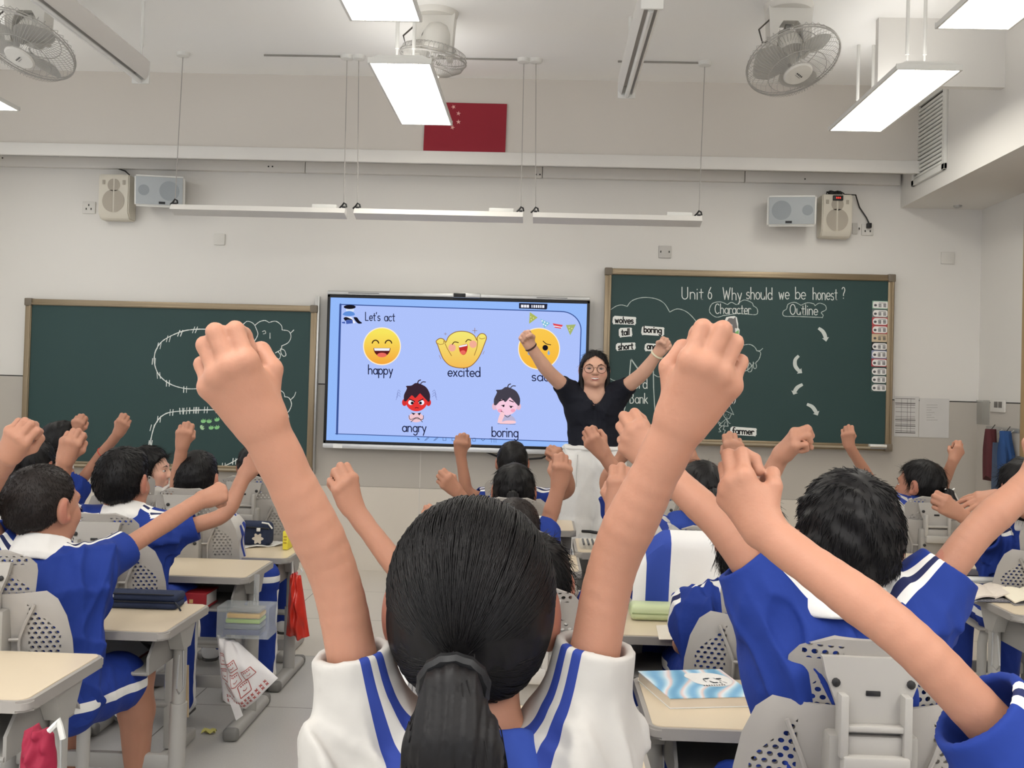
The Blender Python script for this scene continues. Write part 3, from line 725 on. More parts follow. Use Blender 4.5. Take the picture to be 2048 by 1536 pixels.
# paper leaves
LEAF = [(-5.2, 1), (-4.4, -2.6), (-2.2, -.6), (-1.2, -4.8), (.8, -1.2), (3.6, -4.4), (3.2, -1.0), (5.4, -1.4), (4.0, 2.0), (1.6, 3.8), (-2.2, 4.0), (-4.6, 2.6)]
m_leaf = mat('leaf_paper', (142, 205, 140), .8, var=.08, scale=40); m_leaf2 = mat('leaf_paper_pale', (176, 214, 168), .8, var=.08, scale=40)
leaves = [(1365, 395, 0, 'topmost green paper leaf in the upper chalk pen'), (1302, 455, 30, 'green paper leaf second from the top in the upper chalk pen'), (1308, 515, 70, 'green paper leaf lowest in the upper chalk pen, by the raised fist'),
          (1185, 925, 10, 'green paper leaf just above a raised fist in the lower chalk pen'), (1230, 933, -15, 'green paper leaf right beside the raised fist in the lower chalk pen'),
          (1303, 902, 0, 'first green paper leaf of the upper row in the lower chalk pen'), (1340, 903, 5, 'second green paper leaf of the upper row in the lower chalk pen'), (1390, 892, -8, 'third green paper leaf of the upper row in the lower chalk pen'), (1440, 893, 60, 'rightmost upright green paper leaf of the upper row in the lower chalk pen'),
          (1295, 944, 65, 'first upright green paper leaf of the bottom row in the lower chalk pen'), (1353, 944, 0, 'middle green paper leaf of the bottom row in the lower chalk pen'), (1390, 942, -10, 'last green paper leaf of the bottom row in the lower chalk pen')]
for k, (x, y, r, lab) in enumerate(leaves):
    px, py = x / 3.2, y / 3.2 + 560; ca, sa = math.cos(math.radians(r)), math.sin(math.radians(r))
    q = W(px, py, YI); sc_ = YI / FPX * 1.05
    o = one('paper_leaf', m_leaf2 if k in (8, 9) else m_leaf, lambda b: b.prism([((u * ca - v * sa) * sc_, -(u * sa + v * ca) * sc_) for u, v in LEAF], .0005, .0025, lambda u, v, w: Vector((q.x + u, YI - w, q.z + v))), smooth=False)
    tag(o, lab, 'paper leaf', 'green paper leaves on the plain board')

# ---- lettering on the right-hand board
c1 = lambda pts: [(x / 3.2 + 1180, y / 3.2 + 510) for x, y in pts]
ik = Ink(YI)
for txt, x, y, fit in (('Unit', 1364, 598, 43), ('6', 1416, 598, 9), ('Why', 1446, 599, 38), ('should', 1493, 598, 52), ('we', 1558, 598, 21), ('be', 1591, 598, 21), ('honest', 1626, 599, 49), ('?', 1684, 598, 7)):
    write(ik, txt, x, y, 13.5, 1.7, .0005, .02, fit=fit, jig=.05)
write(ik, 'Character', 1430, 627, 11, 1.6, .0005, .015, fit=72, jig=.05); write(ik, 'Outline', 1580, 629, 11.5, 1.6, .0005, .02, fit=56, jig=.05)
write(ik, 'Word', 1252, 776, 11.5, 1.7, .0005, .02, fit=43, jig=.04); write(ik, 'Bank', 1260, 806, 11.5, 1.7, .0005, .02, fit=36, jig=.04)
ik.build('chalk_lettering', m_chalk, br)
ik = Ink(YI)
for s in ([(880, 318), (835, 300), (785, 310), (765, 345), (772, 375), (812, 398), (860, 385)], [(880, 318), (905, 303), (935, 318)], [(940, 318), (985, 288), (1035, 305), (1045, 325)], [(1045, 325), (1070, 345), (1065, 380), (1000, 378), (940, 375), (860, 388)],
          [(1350, 322), (1310, 303), (1268, 315), (1258, 345), (1236, 362), (1242, 390), (1310, 393), (1390, 396), (1488, 400)], [(1350, 322), (1390, 306), (1430, 312), (1440, 325)], [(1440, 325), (1468, 308), (1505, 322), (1510, 350), (1480, 368), (1492, 385), (1486, 402)],
          [(133, 350), (170, 326), (205, 320), (238, 329)], [(238, 329), (270, 292), (340, 272), (420, 280), (475, 310), (510, 365)], [(510, 365), (560, 345), (620, 365), (675, 420), (705, 480), (706, 520), (690, 620), (640, 720)],
          [(120, 785), (150, 802), (190, 808), (228, 798)], [(405, 760), (425, 775), (450, 780), (540, 770)], [(848, 630), (852, 598), (880, 576), (922, 585), (948, 600), (952, 622), (930, 638)], [(950, 605), (975, 580), (1020, 572), (1052, 588), (1068, 613)], [(1068, 613), (1092, 625), (1082, 665), (1060, 690)],
          [(1050, 692), (1005, 738), (955, 742), (915, 720)], [(1066, 612), (1088, 612), (1105, 598)], [(1020, 690), (1010, 720), (1012, 745), (1030, 745), (1038, 720), (1025, 692)], [(1045, 685), (1045, 715), (1056, 728), (1066, 715), (1060, 692)], [(915, 700), (892, 740), (898, 760), (912, 745), (916, 720)],
          [(850, 630), (838, 645), (850, 650), (870, 632), (880, 640), (900, 628), (912, 650), (925, 660), (925, 645), (905, 640)], [(905, 650), (912, 690), (890, 700), (860, 680)]):
    ik.line(smooth(c1(s)), 1.4, .0004, wob=.5)
for s in ([(262, 665), (252, 780)], [(262, 665), (330, 762)], [(405, 712), (407, 850), (418, 1042)], [(226, 965), (208, 1040), (173, 1115)]): ik.line(c1(s), 2.1, .0004, wob=.5)
for s in ([(840, 985), (895, 967), (920, 1022), (840, 985)], [(858, 1000), (856, 1030), (872, 1050), (892, 1046), (904, 1020)], [(872, 1048), (838, 1078), (822, 1068)], [(838, 1078), (828, 1092), (884, 1096), (872, 1048), (890, 1076), (898, 1078)], [(845, 1094), (826, 1112), (838, 1130), (824, 1132)], [(860, 1094), (852, 1116), (866, 1122), (858, 1138)], [(820, 1075), (832, 1088)], [(866, 1068), (856, 1090)]):
    ik.line(c1(s), 1.3, .0004, wob=.4)
for x, y in ((868, 1024), (886, 1022), (876, 1038)): ik.disc(*c1([(x, y)])[0], .8, w=.0006, n=8)
ik.build('chalk_drawing', m_chalk2, br)

# ---- word cards
m_card = mat('card_white', (238, 240, 236), .6, var=.01); m_ink = mat('print_black', (28, 28, 30), .6)
def rrect(cx, cy, hx, hy, r, rot=0, n=5):
    out = []; ca, sa = math.cos(math.radians(rot)), math.sin(math.radians(rot))
    for (sx, sy, a0) in ((1, 1, 0), (-1, 1, 90), (-1, -1, 180), (1, -1, 270)):
        for i in range(n + 1):
            a = math.radians(a0 + 90 * i / n); u = sx * (hx - r) + r * math.cos(a); v = sy * (hy - r) + r * math.sin(a)
            out.append((cx + u * ca - v * sa, cy + u * sa + v * ca))
    return out
def card_body(poly, name, m, parent, w0=.0006, w1=.003):
    pts = [W(x, y, YI) for x, y in poly]
    b = MB(); b.prism([(p.x, p.z) for p in pts], w0, w1, lambda u, v, w: Vector((u, YI - w, v)))
    return b.build(name, m, parent, smooth=False)
def word_card(txt, x0, y0, x1, y1, lab, rot=0, h=7, m=None, pad=5):
    P = c1([(x0, y0), (x1, y1)]); cx, cy = (P[0][0] + P[1][0]) / 2, (P[0][1] + P[1][1]) / 2; hx, hy = (P[1][0] - P[0][0]) / 2, (P[1][1] - P[0][1]) / 2
    q = W(cx, cy + hy, YI); t = thing('word_card', lab, 'word card', q, group='white word cards on the lettered board')
    base = rrect(cx, cy, hx, hy, 4, rot)
    base = [(x + math.sin(i * 2.1) * .7, y + math.cos(i * 1.7) * .7) for i, (x, y) in enumerate(base)]
    card_body(base, 'card', m_card, t)
    ik = Ink(YI - .003)
    sl = math.tan(math.radians(rot))
    desc = any(c in 'gypq' for c in txt)
    write(ik, txt, cx - hx + pad, cy + h * (.75 if not desc else .45) - sl * (hx - pad), h, 2.3, .0003, sl, fit=2 * (hx - pad))
    ik.build('lettering', m_ink, t)
    return t
word_card('wolves', 145, 393, 295, 446, 'white card reading wolves, top of the word list', 2)
word_card('tall', 185, 466, 270, 525, 'white card reading tall, under the wolves card', -5)
word_card('boring', 330, 458, 475, 516, 'white card reading boring, right of the tall card', 3)
word_card('short', 166, 562, 292, 610, 'white card reading short, lowest of the left word column', -4)
word_card('angry', 350, 568, 478, 618, 'white card starting with ang, partly behind the raised wrist', 2)
word_card('sheep', 838, 774, 976, 830, 'white card under the chalk sheep, first letter hidden by the fist', 4)
word_card('farmer', 897, 1103, 1066, 1156, 'white card reading farmer beside the chalk figure in a pointed hat', 3)
# wolf cut-out
wf = thing('wolf_cutout', 'cut-out card of a grey wolf on grass reading wolf', 'picture card', W(1460, 687, YI))
card_body(c1([(850, 560), (838, 520), (868, 500), (862, 478), (838, 462), (845, 438), (862, 420), (872, 398), (900, 392), (925, 390), (940, 400), (948, 440), (948, 465), (958, 480), (955, 505), (948, 540), (938, 566), (905, 562)]), 'card', m_card, wf)
ik = Ink(YI - .003); ik.poly(c1([(843, 525), (862, 503), (900, 496), (930, 494), (952, 480), (952, 505), (944, 528), (900, 522)]), .0003); ik.build('grass', mat('card_green', (128, 190, 118), .7), wf)
ik = Ink(YI - .003); ik.poly(c1([(874, 426), (888, 404), (908, 404), (918, 408), (932, 396), (936, 430), (944, 462), (940, 470), (928, 468), (930, 500), (905, 500), (900, 462), (890, 440)]), .0006); ik.build('dark_fur', mat('card_grey', (120, 118, 118), .7), wf)
ik = Ink(YI - .003); ik.poly(c1([(850, 452), (862, 446), (872, 436), (890, 436), (912, 446), (912, 466), (902, 474), (908, 500), (882, 504), (880, 474), (860, 464)]), .0009); ik.build('pale_fur', mat('card_pale', (206, 202, 198), .7), wf)
ik = Ink(YI - .003); ik.disc(*c1([(853, 451)])[0], 2.0, 1.6, w=.0012, n=14); ik.line(c1([(868, 430), (884, 434)]), 1.2, .0012); ik.line(c1([(860, 462), (880, 466), (888, 460)]), .8, .0012)
ik.disc(*c1([(880, 440)])[0], .9, w=.0014, n=10); ik.disc(*c1([(896, 440)])[0], .9, w=.0014, n=10)
write(ik, 'wolf', 1447.5, 683, 6.5, 2.2, .0009, .03, fit=27); ik.build('lettering', m_ink, wf)
by = thing('boy_cutout', 'small cut-out card of a standing boy reading boy', 'picture card', W(1459, 808, YI))
card_body(c1([(846, 946), (850, 900), (872, 893), (875, 830), (893, 820), (912, 832), (914, 893), (938, 900), (930, 942), (918, 956), (905, 946)]), 'card', m_card, by)
ik = Ink(YI - .003); ik.disc(*c1([(893, 845)])[0], 3.2, 3.4, w=.0003, n=16); ik.build('face', mat('card_skin', (236, 190, 168), .7), by)
ik = Ink(YI - .003); ik.disc(*c1([(893, 841)])[0], 4.2, 3.8, w=.0002, n=16, a0=0, a1=180); ik.poly(c1([(884, 880), (902, 880), (901, 893), (885, 893)]), .0003); write(ik, 'boy', 1449, 803, 6.5, 2.2, .0003, .02, fit=22); ik.build('lettering', m_ink, by)
ik = Ink(YI - .003); ik.poly(c1([(882, 858), (904, 858), (903, 880), (883, 880)]), .0004); ik.build('shirt', mat('card_red', (190, 70, 66), .7), by)
# curved paper arrows
m_arrow = mat('arrow_paper', (205, 212, 208), .7, var=.03)
def arrow(P, lab):
    P = smooth(c1(P), 5); V = [Vector(p) for p in P]; L_, R_ = [], []
    n = len(V)
    for i, v in enumerate(V[:-3]):
        d = (V[min(i + 1, n - 1)] - V[max(i - 1, 0)]).normalized(); nn = Vector((-d.y, d.x)); w = 2.6 + 1.2 * math.sin(PI * i / n)
        L_.append(v + nn * w); R_.append(v - nn * w)
    d = (V[-1] - V[-4]).normalized(); nn = Vector((-d.y, d.x)); e = V[-4]
    poly = [tuple(p) for p in L_ + [e + nn * 7, V[-1] + d * 2, e - nn * 7] + R_[::-1]]
    pts = [W(x, y, YI) for x, y in poly]; b = MB(); b.prism([(p.x, p.z) for p in pts], .0006, .003, lambda u, v, w: Vector((u, YI - w, v)))
    o = b.build('paper_arrow', m_arrow, None, smooth=False); tag(o, lab, 'paper arrow', 'curved paper arrows on the lettered board')
arrow([(1462, 468), (1488, 488), (1503, 515), (1510, 548)], 'curved pale paper arrow under the word Outline, topmost, pointing down right')
arrow([(1336, 645), (1314, 670), (1312, 705), (1328, 732), (1352, 752)], 'curved pale paper arrow second from the top, bowed to the left')
arrow([(1360, 828), (1330, 845), (1314, 865), (1304, 888)], 'short curved pale paper arrow third from the top, pointing down left')
arrow([(1388, 955), (1420, 970), (1440, 995), (1454, 1022)], 'curved pale paper arrow lowest on the board, pointing down right')
# magnetic name strips down the right edge
m_pill = mat('strip_white', (232, 230, 228), .5)
MC = [((150, 190, 165), 'green-edged'), ((120, 130, 128), 'grey-edged'), ((196, 78, 84), 'red-cornered'), ((196, 88, 88), 'red-cornered'), ((206, 186, 156), 'tan'), ((30, 30, 32), 'black-edged'), ((150, 160, 190), 'lilac-edged'), ((176, 66, 76), 'red-edged'), ((70, 90, 86), 'dark-edged'), ((66, 88, 84), 'dark-edged'), ((74, 94, 90), 'dark-edged')]
ORD = ['topmost', 'second from the top', 'third from the top', 'fourth from the top', 'fifth from the top', 'middle one, sixth down', 'seventh down', 'fourth from the bottom', 'third from the bottom', 'second from the bottom', 'lowest']
for k, yc in enumerate((610, 627, 643, 659.5, 676, 693, 709, 725.5, 743, 759, 775.5)):
    xc = 1761 - .27 * k; rot = 1.6
    t = thing('name_strip', f'{MC[k][1]} printed magnetic strip, {ORD[k]} in the column on the chalkboard edge', 'magnetic strip', W(xc, yc + 8, YI), group='magnetic strips on the board edge')
    card_body(rrect(xc, yc, 16.5, 7.9, .8, rot), 'backing', mat('strip_back_%d' % k, MC[k][0], .5), t)
    if k != 4: card_body(rrect(xc, yc, 15.3, 6.6, 6.2 if k else 3, rot), 'pill', m_pill, t, .003, .0036)
    ik = Ink(YI - .0036)
    rr = random.Random(k)
    for j in range(2):
        cx = xc - 1 + j * 9.5
        for q in range(5):
            ik.line([(cx - 2.6, yc - 2.2 + q * 1.5), (cx + 2.6, yc - 2.2 + q * 1.5 + rr.random() * .5)], .55 + rr.random() * .4, .0003)
        for q in range(3): ik.line([(cx - 2.2 + q * 2.1, yc - 2.6), (cx - 2.2 + q * 2.1 + rr.random() * .6, yc + 4.2)], .7, .0003)
    ik.line([(xc - 3, yc - 4.2), (xc + 11, yc - 3.8)], .8, .0003)
    ik.disc(xc - 10, yc + .5, 3, 2.5, w=.0003, n=10); ik.build('print', mat('strip_print', (84, 84, 88), .7), t)
# duster on the ledge
A, B = W(1738, 888, YBD - .03), W(1772, 898, YBD - .03)
t = thing('board_duster', 'white board duster lying on the ledge in the corner of the lettered chalkboard', 'duster', ((A.x + B.x) / 2, YBD - .03, B.z))
one('handle', m_white, lambda b: b.box((A.x, YBD - .055, B.z + .01), (B.x, YBD - .005, A.z), .006), t)
one('felt', mat('felt_grey', (120, 118, 116), .95), lambda b: b.box((A.x + .004, YBD - .053, B.z - .002), (B.x - .004, YBD - .006, B.z + .012), .002), t)

# ================================================================ interactive display
YD = 7.27
A = W(655.5, 581, YD); B = W(1172, 911, YD); x0, x1, z1, z0 = A.x, B.x, A.z, B.z
dp = thing('interactive_display', 'large wall-mounted interactive display showing five cartoon feelings, between the chalkboards', 'display', ((x0 + x1) / 2, D, z0))
one('back_shell', m_black, lambda b: b.box((x0 + .02, YD + .02, z0 + .03), (x1 - .02, D, z1 - .03), .01), dp)
one('top_bar', m_steel, lambda b: b.box((x0, YD - .01, z1 - .028), (x1, YD + .06, z1), .006), dp)
one('bottom_bar', mat('satin_silver', (212, 213, 214), .35, metal=.4), lambda b: b.box((x0, YD - .015, z0), (x1, YD + .06, z0 + .034), .006), dp)
def bez(b):
    f = .02; zz0, zz1 = z0 + .034, z1 - .028
    b.box((x0, YD, zz0), (x0 + f, YD + .05, zz1), .003); b.box((x1 - f, YD, zz0), (x1, YD + .05, zz1), .003)
    b.box((x0, YD, zz1 - f), (x1, YD + .05, zz1), .003); b.box((x0, YD, zz0), (x1, YD + .05, zz0 + f), .003)
one('bezel', m_black, bez, dp)
q0 = W(908, 590, YD); 
cm = one('camera_module', m_steel, lambda b: b.box((q0.x - .005, YD - .03, z1 - .03), (q0.x + .19, YD + .02, z1 + .005), .006), dp)
one('lens_window', m_black, lambda b: b.box((q0.x, YD - .033, z1 - .026), (q0.x + .085, YD - .028, z1 + .001), .003), cm)
one('speaker_slit', m_dark, lambda b: [b.box((xx, YD - .0115, z1 - .016), (xx + .22, YD - .009, z1 - .012)) for xx in (x0 + .15, x1 - .38)], dp)
one('port_label', mat('label_white', (238, 238, 236), .5), lambda b: b.box((x0 + .075, YD - .0165, z0 + .002), (x0 + .14, YD - .014, z0 + .032)), dp)
one('hanging_cable', m_black, lambda b: b.tube([(x0 + 1.16, YD + .03, z0 + .005), (x0 + 1.25, YD + .03, z0 - .03), (x0 + 1.42, YD + .03, z0 - .045), (x0 + 1.56, YD + .03, z0 - .03), (x0 + 1.62, YD + .03, z0 + .004)], .007, 8), dp)
YS = YD + .012
sx0, sx1, sz0, sz1 = x0 + .018, x1 - .018, z0 + .05, z1 - .044
scr = one('screen', emit('slide_edge', (150, 188, 252)), lambda b: b.box((sx0, YS, sz0), (sx1, YS + .02, sz1)), dp)
c5 = lambda pts: [(x / 4.096 + 680, y / 4.096 + 590) for x, y in pts]
E = emit
def draw(name, m, parent=scr):
    return Ink(YS), name, m, parent
def put(name, m, fn, parent=scr):
    ik = Ink(YS); fn(ik); return ik.build(name, m, parent)
e_ink = E('slide_ink', (30, 34, 66)); e_line = E('slide_line', (58, 84, 150)); e_wht = E('slide_white', (246, 246, 255)); e_blk = E('slide_black', (26, 24, 34))
corner = arc(1122, 660, 40, 37, -90, 0, 10)
panel_poly = [(680, 609), (1122, 623)] + corner[1:] + [(1152, 884), (671, 867.5)]
put('slide_panel', E('slide_panel', (176, 196, 253)), lambda k: k.poly(panel_poly, .0004))
put('slide_frame', e_line, lambda k: (k.line([(680, 609), (1122, 623)] + corner[1:] + [(1154, 884)], 2.0, .0008), k.line([(681, 609), (674, 867.5)], 4.2, .0008), k.line([(671, 867.5), (1152, 884)], 1.6, .0008)))
def words(k):
    write(k, "Let's", 731, 641, 9.5, 1.8, .001, .015, fit=30); write(k, 'act', 769, 642, 9.5, 1.8, .001, .015, fit=21)
    write(k, 'happy', 737, 748, 10.5, 2.1, .001, .02, fit=49); write(k, 'excited', 896, 752.5, 10.8, 2.1, .001, .015, fit=65); write(k, 'sad', 1064, 761.5, 10.8, 2.1, .001, .02, fit=36)
    write(k, 'angry', 805, 863, 10.5, 2.1, .001, .02, fit=48); write(k, 'boring', 984, 873, 11, 2.1, .001, .02, fit=53)
put('slide_text', e_ink, words)
put('status_tag', E('tag_dark', (38, 40, 58)), lambda k: k.poly([(1038, 606), (1095, 607.5), (1094, 618), (1092, 619), (1038, 617)], .001))
put('status_icons', e_wht, lambda k: [k.poly([(x, 609.5 + (x - 1040) * .02), (x + w_, 609.5 + (x - 1040) * .02), (x + w_, 615 + (x - 1040) * .02), (x, 615 + (x - 1040) * .02)], .0013) for x, w_ in ((1042, 5), (1048, 4.5), (1053.5, 4.5), (1063, 2), (1067, 3), (1071.5, 3), (1076, 3), (1080.5, 2.5), (1084.5, 4))])
# laughing round face
def zspan(y0, y1): return (W(764, y1, YS).z - 0, W(764, y0, YS).z - 0)
def egrad(name, c_lo, c_hi, ylo, yhi, px=764):
    a = W(px, ylo, YS).z - dp.location.z; b = W(px, yhi, YS).z - dp.location.z
    return emit(name, c_lo, 1.0, c_hi, a, b)
fx, fy = 764, 692.5
f = put('laughing_face', E('halo', (255, 240, 214)), lambda k: k.disc(fx, fy, 38, w=.001, n=48))
put('face_disc', egrad('face_grad', (247, 168, 62), (250, 232, 96), 728, 664), lambda k: k.disc(fx, fy, 36, w=.0014, n=48), f)
def feat(k):
    for ex in (751, 777): k.line([(ex + u, fy - 5 - v) for u, v in arc(0, 0, 6.5, 7, 10, 170, 10)], 2.4, .0018)
put('eyes', E('feature_brown', (64, 40, 24)), feat, f)
put('mouth', E('mouth_maroon', (92, 28, 30)), lambda k: k.disc(fx, fy + 3.5, 17, 17.5, w=.0018, a0=180, a1=360, n=20), f)
put('teeth', e_wht, lambda k: k.poly([(fx - 16, fy + 4), (fx + 16, fy + 4), (fx + 14.5, fy + 9), (fx - 14.5, fy + 9)], .0022), f)
put('tongue', E('tongue_pink', (238, 110, 96)), lambda k: k.disc(fx, fy + 17.5, 9.5, 4.6, w=.0022, n=20), f)
# cheering blob
out = [(800, 408), (822, 470), (852, 532), (905, 580), (990, 598), (1060, 588), (1112, 545), (1152, 482), (1182, 405), (1200, 350), (1182, 320), (1150, 318), (1126, 345), (1122, 372), (1100, 332), (1055, 306), (1000, 297), (942, 305), (892, 338), (866, 388), (850, 364), (818, 356), (788, 378)]
bcl = smooth(c5(out + [out[0]]), 4)[:-1]
f = put('cheering_face', E('blob_line', (150, 104, 52)), lambda k: k.line(bcl, 1.6, .0012, closed=True))
put('face_disc', egrad('blob_grad', (248, 190, 88), (246, 236, 120), 736, 662, 924), lambda k: [k.poly([bcl[i], bcl[(i + 1) % len(bcl)], c5([(1000, 450)])[0]], .001) for i in range(len(bcl))], f)
put('arm_lines', E('blob_line', (150, 104, 52)), lambda k: (k.line(smooth(c5([(860, 395), (880, 440), (914, 498)])), 1.2, .0016), k.line(smooth(c5([(1128, 372), (1122, 430), (1100, 494)])), 1.2, .0016), k.line(smooth(c5([(800, 395), (820, 405), (848, 398), (850, 375)])), 1.0, .0016), k.line(smooth(c5([(1140, 350), (1160, 360), (1190, 352)])), 1.0, .0016),
    k.line(c5([(1104, 270), (1104, 314)]), .9, .0016), k.line(c5([(1084, 292), (1124, 292)]), .9, .0016), k.line(c5([(864, 308), (864, 330)]), .7, .0016), k.line(c5([(852, 319), (876, 319)]), .7, .0016), k.line(c5([(812, 492), (826, 524)]), .7, .0016), k.line(c5([(1182, 460), (1170, 486)]), .7, .0016)), f)
for p_ in ((918, 432), (1090, 403)): put('cheek', E('cheek_pink', (246, 176, 152)), lambda k: k.disc(*c5([p_])[0], 7.5, w=.0014), f)
put('eyes', E('feature_brown', (64, 40, 24)), lambda k: (k.line(smooth(c5([(920, 405), (938, 385), (970, 390)])), 1.8, .0018), k.line(smooth(c5([(1030, 385), (1048, 366), (1074, 372)])), 1.8, .0018)), f)
put('mouth', E('mouth_red', (196, 52, 50)), lambda k: k.poly(smooth(c5([(972, 418), (1005, 408), (1042, 402), (1044, 440), (1030, 480), (1005, 490), (982, 465), (972, 418)]), 4), .0018), f)
put('teeth', e_wht, lambda k: k.poly(c5([(974, 418), (1040, 403), (1042, 416), (977, 430)]), .0022), f)
put('tongue', E('tongue_pink', (238, 110, 96)), lambda k: k.disc(*c5([(1008, 470)])[0], 5.5, 4.2, w=.0022, n=18), f)
# crying face
fx, fy = 1078, 697.5
f = put('crying_face', E('halo', (255, 240, 214)), lambda k: k.disc(fx, fy, 42, w=.001, n=48))
put('face_disc', egrad('sad_grad', (249, 184, 60), (252, 204, 82), 738, 657, 1078), lambda k: k.disc(fx, fy, 40.2, w=.0014, n=48), f)
put('eyes', e_blk, lambda k: (k.disc(1090.5, 695.5, 5.6, w=.0018, n=20), k.disc(1054, 694, 5.6, w=.0018, n=20), k.line(smooth(c5([(1664, 378), (1690, 400), (1726, 408)])), 1.6, .0018), k.line(smooth(c5([(1590, 378), (1560, 398), (1530, 404)])), 1.6, .0018), k.disc(1065, 716.5, 1.8, w=.0018, n=10), k.line(smooth(c5([(1600, 540), (1640, 520), (1680, 540)])), 1.6, .0018)), f)
put('tears', E('tear_blue', (130, 178, 226)), lambda k: [k.poly(c5([(x, 450), (x + 11, 478), (x + 4, 492), (x - 6, 490), (x - 11, 476)]), .002) for x in (1710, 1548)], f)
# bunting
for nm, c_, P in (('olive_pennant', (176, 186, 96), [(1555, 140), (1620, 185), (1549, 236)]), ('sky_pennant', (132, 196, 216), [(1642, 196), (1722, 230), (1674, 272)]), ('striped_pennant', (226, 74, 84), [(1742, 232), (1826, 246), (1808, 276), (1760, 268)]), ('moss_pennant', (168, 182, 112), [(1850, 246), (1932, 241), (1886, 330)])):
    f = put(nm, E(nm, c_), lambda k: k.poly(c5(P), .001))
    if nm == 'striped_pennant': put('stripe', e_wht, lambda k: k.poly(c5([(1750, 250), (1818, 262), (1816, 268), (1754, 258)]), .0014), f)
    elif nm != 'sky_pennant': put('dots', E('dot_pale', (226, 228, 170)), lambda k: [k.disc(*c5([(sum(p[0] for p in P) / 3 + u, sum(p[1] for p in P) / 3 + v)])[0], 1.2, w=.0014, n=8) for u, v in ((-12, -8), (10, 2), (-8, 16))], f)
    else: put('scallops', e_wht, lambda k: [k.disc(*c5([(x, y)])[0], 1.6, w=.0014, n=8) for x, y in ((1656, 212), (1676, 222), (1698, 232), (1668, 240), (1684, 250))], f)
# seated reader in a beret (top left)
f = put('reader_figure', E('reader_blue', (96, 144, 220)), lambda k: k.poly(smooth(c5([(20, 160), (40, 140), (75, 132), (108, 140), (122, 162), (90, 172), (45, 170), (20, 160)]), 3), .001))
put('reader_face', E('reader_face', (214, 226, 250)), lambda k: k.disc(*c5([(82, 122)])[0], 8.5, 5.5, w=.0008), f)
put('reader_beret', e_blk, lambda k: (k.disc(*c5([(80, 98)])[0], 12, 4.2, w=.0014), k.poly(smooth(c5([(28, 190), (50, 180), (90, 196), (100, 204), (60, 204), (44, 212), (28, 190)]), 3), .0014), k.poly(smooth(c5([(110, 182), (140, 184), (158, 210), (182, 230), (150, 234), (122, 206), (110, 182)]), 3), .0014)), f)
put('reader_book', E('reader_navy', (70, 96, 176)), lambda k: (k.poly(c5([(48, 206), (104, 204), (106, 232), (52, 238)]), .0018), k.poly(c5([(14, 222), (40, 218), (44, 234), (20, 232)]), .0018)), f)
put('reader_pages', e_wht, lambda k: k.poly(c5([(40, 178), (92, 180), (128, 228), (110, 232), (90, 200), (44, 196)]), .0012), f)
# two cartoon children
def kid(name, x, y, face, skin, hair, mood):
    f = put(name, E(name + '_skin', face), lambda k: k.disc(x, y, 21, 18.5, w=.0012, n=40))
    for s_ in (-24, 24): put('ear', E(name + '_ear', tuple(int(v * .93) for v in face)), lambda k: k.disc(x + s_, y + 1, 5, 7, w=.001), f)
    s = 1
    hp = [(x - 25, y - 2), (x - 25, y - 14), (x - 19, y - 27), (x - 21, y - 32), (x - 10, y - 33), (x - 2, y - 38), (x + 8, y - 36), (x + 20, y - 29), (x + 27, y - 15), (x + 26, y - 2), (x + 22, y - 2), (x + 19, y - 16), (x + 8, y - 18), (x - 2, y - 8), (x - 8, y - 13), (x - 17, y - 12), (x - 20, y - 2)]
    hp = smooth(hp + [hp[0]], 3)[:-1]
    def hr(k):
        c = (x, y - 25)
        for i in range(len(hp)): k.poly([hp[i], hp[(i + 1) % len(hp)], c], .0016)
        k.line(smooth([(x + 2, y - 36), (x + 4, y - 42), (x + 8, y - 44)]), 2.2, .0016); k.line(smooth([(x + 8, y - 36), (x + 12, y - 40), (x + 18, y - 40)]), 1.8, .0016)
    put('hair', E(name + '_hair', hair), hr, f)
    if mood == 'angry':
        put('eye_whites', e_wht, lambda k: (k.disc(x - 11, y + 1, 5.6, 5, w=.0018, n=18), k.disc(x + 10, y + 1, 5.6, 5, w=.0018, n=18)), f)
        put('brows', e_blk, lambda k: (k.line([(x - 14, y - 6), (x - 4, y - 1)], 2, .0022), k.line([(x + 13, y - 6), (x + 4, y - 1)], 2, .0022), k.disc(x - 8.5, y + 2, 3, w=.0022, n=14), k.disc(x + 8, y + 2, 3, w=.0022, n=14), k.line([(x - 3, y + 12), (x, y + 11), (x + 4, y + 12)], 1.2, .0022)), f)
        put('steam', E('steam_grey', (128, 140, 196)), lambda k: [k.line(smooth([(x + s_ * 32, y - 20 + 5 * j), (x + s_ * 36, y - 24 + 5 * j), (x + s_ * (39 + j), y - 14 + 5 * j)]), .8, .0012) for s_ in (-1, 1) for j in range(3)], f)
    else:
        put('brows', e_blk, lambda k: (k.line([(x - 14, y - 10), (x - 5, y - 13)], 1.8, .0022), k.line([(x + 6, y - 11), (x + 14, y - 8)], 1.8, .0022), k.line([(x - 10, y - 1), (x - 4, y - 2)], 1.4, .0022), k.line([(x + 6, y + 0), (x + 13, y + 1)], 1.4, .0022), k.disc(x - 6, y, 2.0, w=.0022, n=12), k.disc(x + 9, y + 2, 2.0, w=.0022, n=12), k.line([(x - 11, y + 10), (x - 6, y + 13)], 1.2, .0022)), f)
        for s_ in (-13, 13): put('cheek', E('blush', (246, 170, 196)), lambda k: k.disc(x + s_, y + 9, 4.6, 3.4, w=.0017), f)
    return f
x, y = 833, 804
f = kid('angry_child', x, y, (232, 58, 56), None, (58, 40, 52), 'angry')
put('torso', E('kid_tee', (242, 200, 208)), lambda k: (k.disc(x - 1, y + 31, 15, 9.5, w=.001),), f)
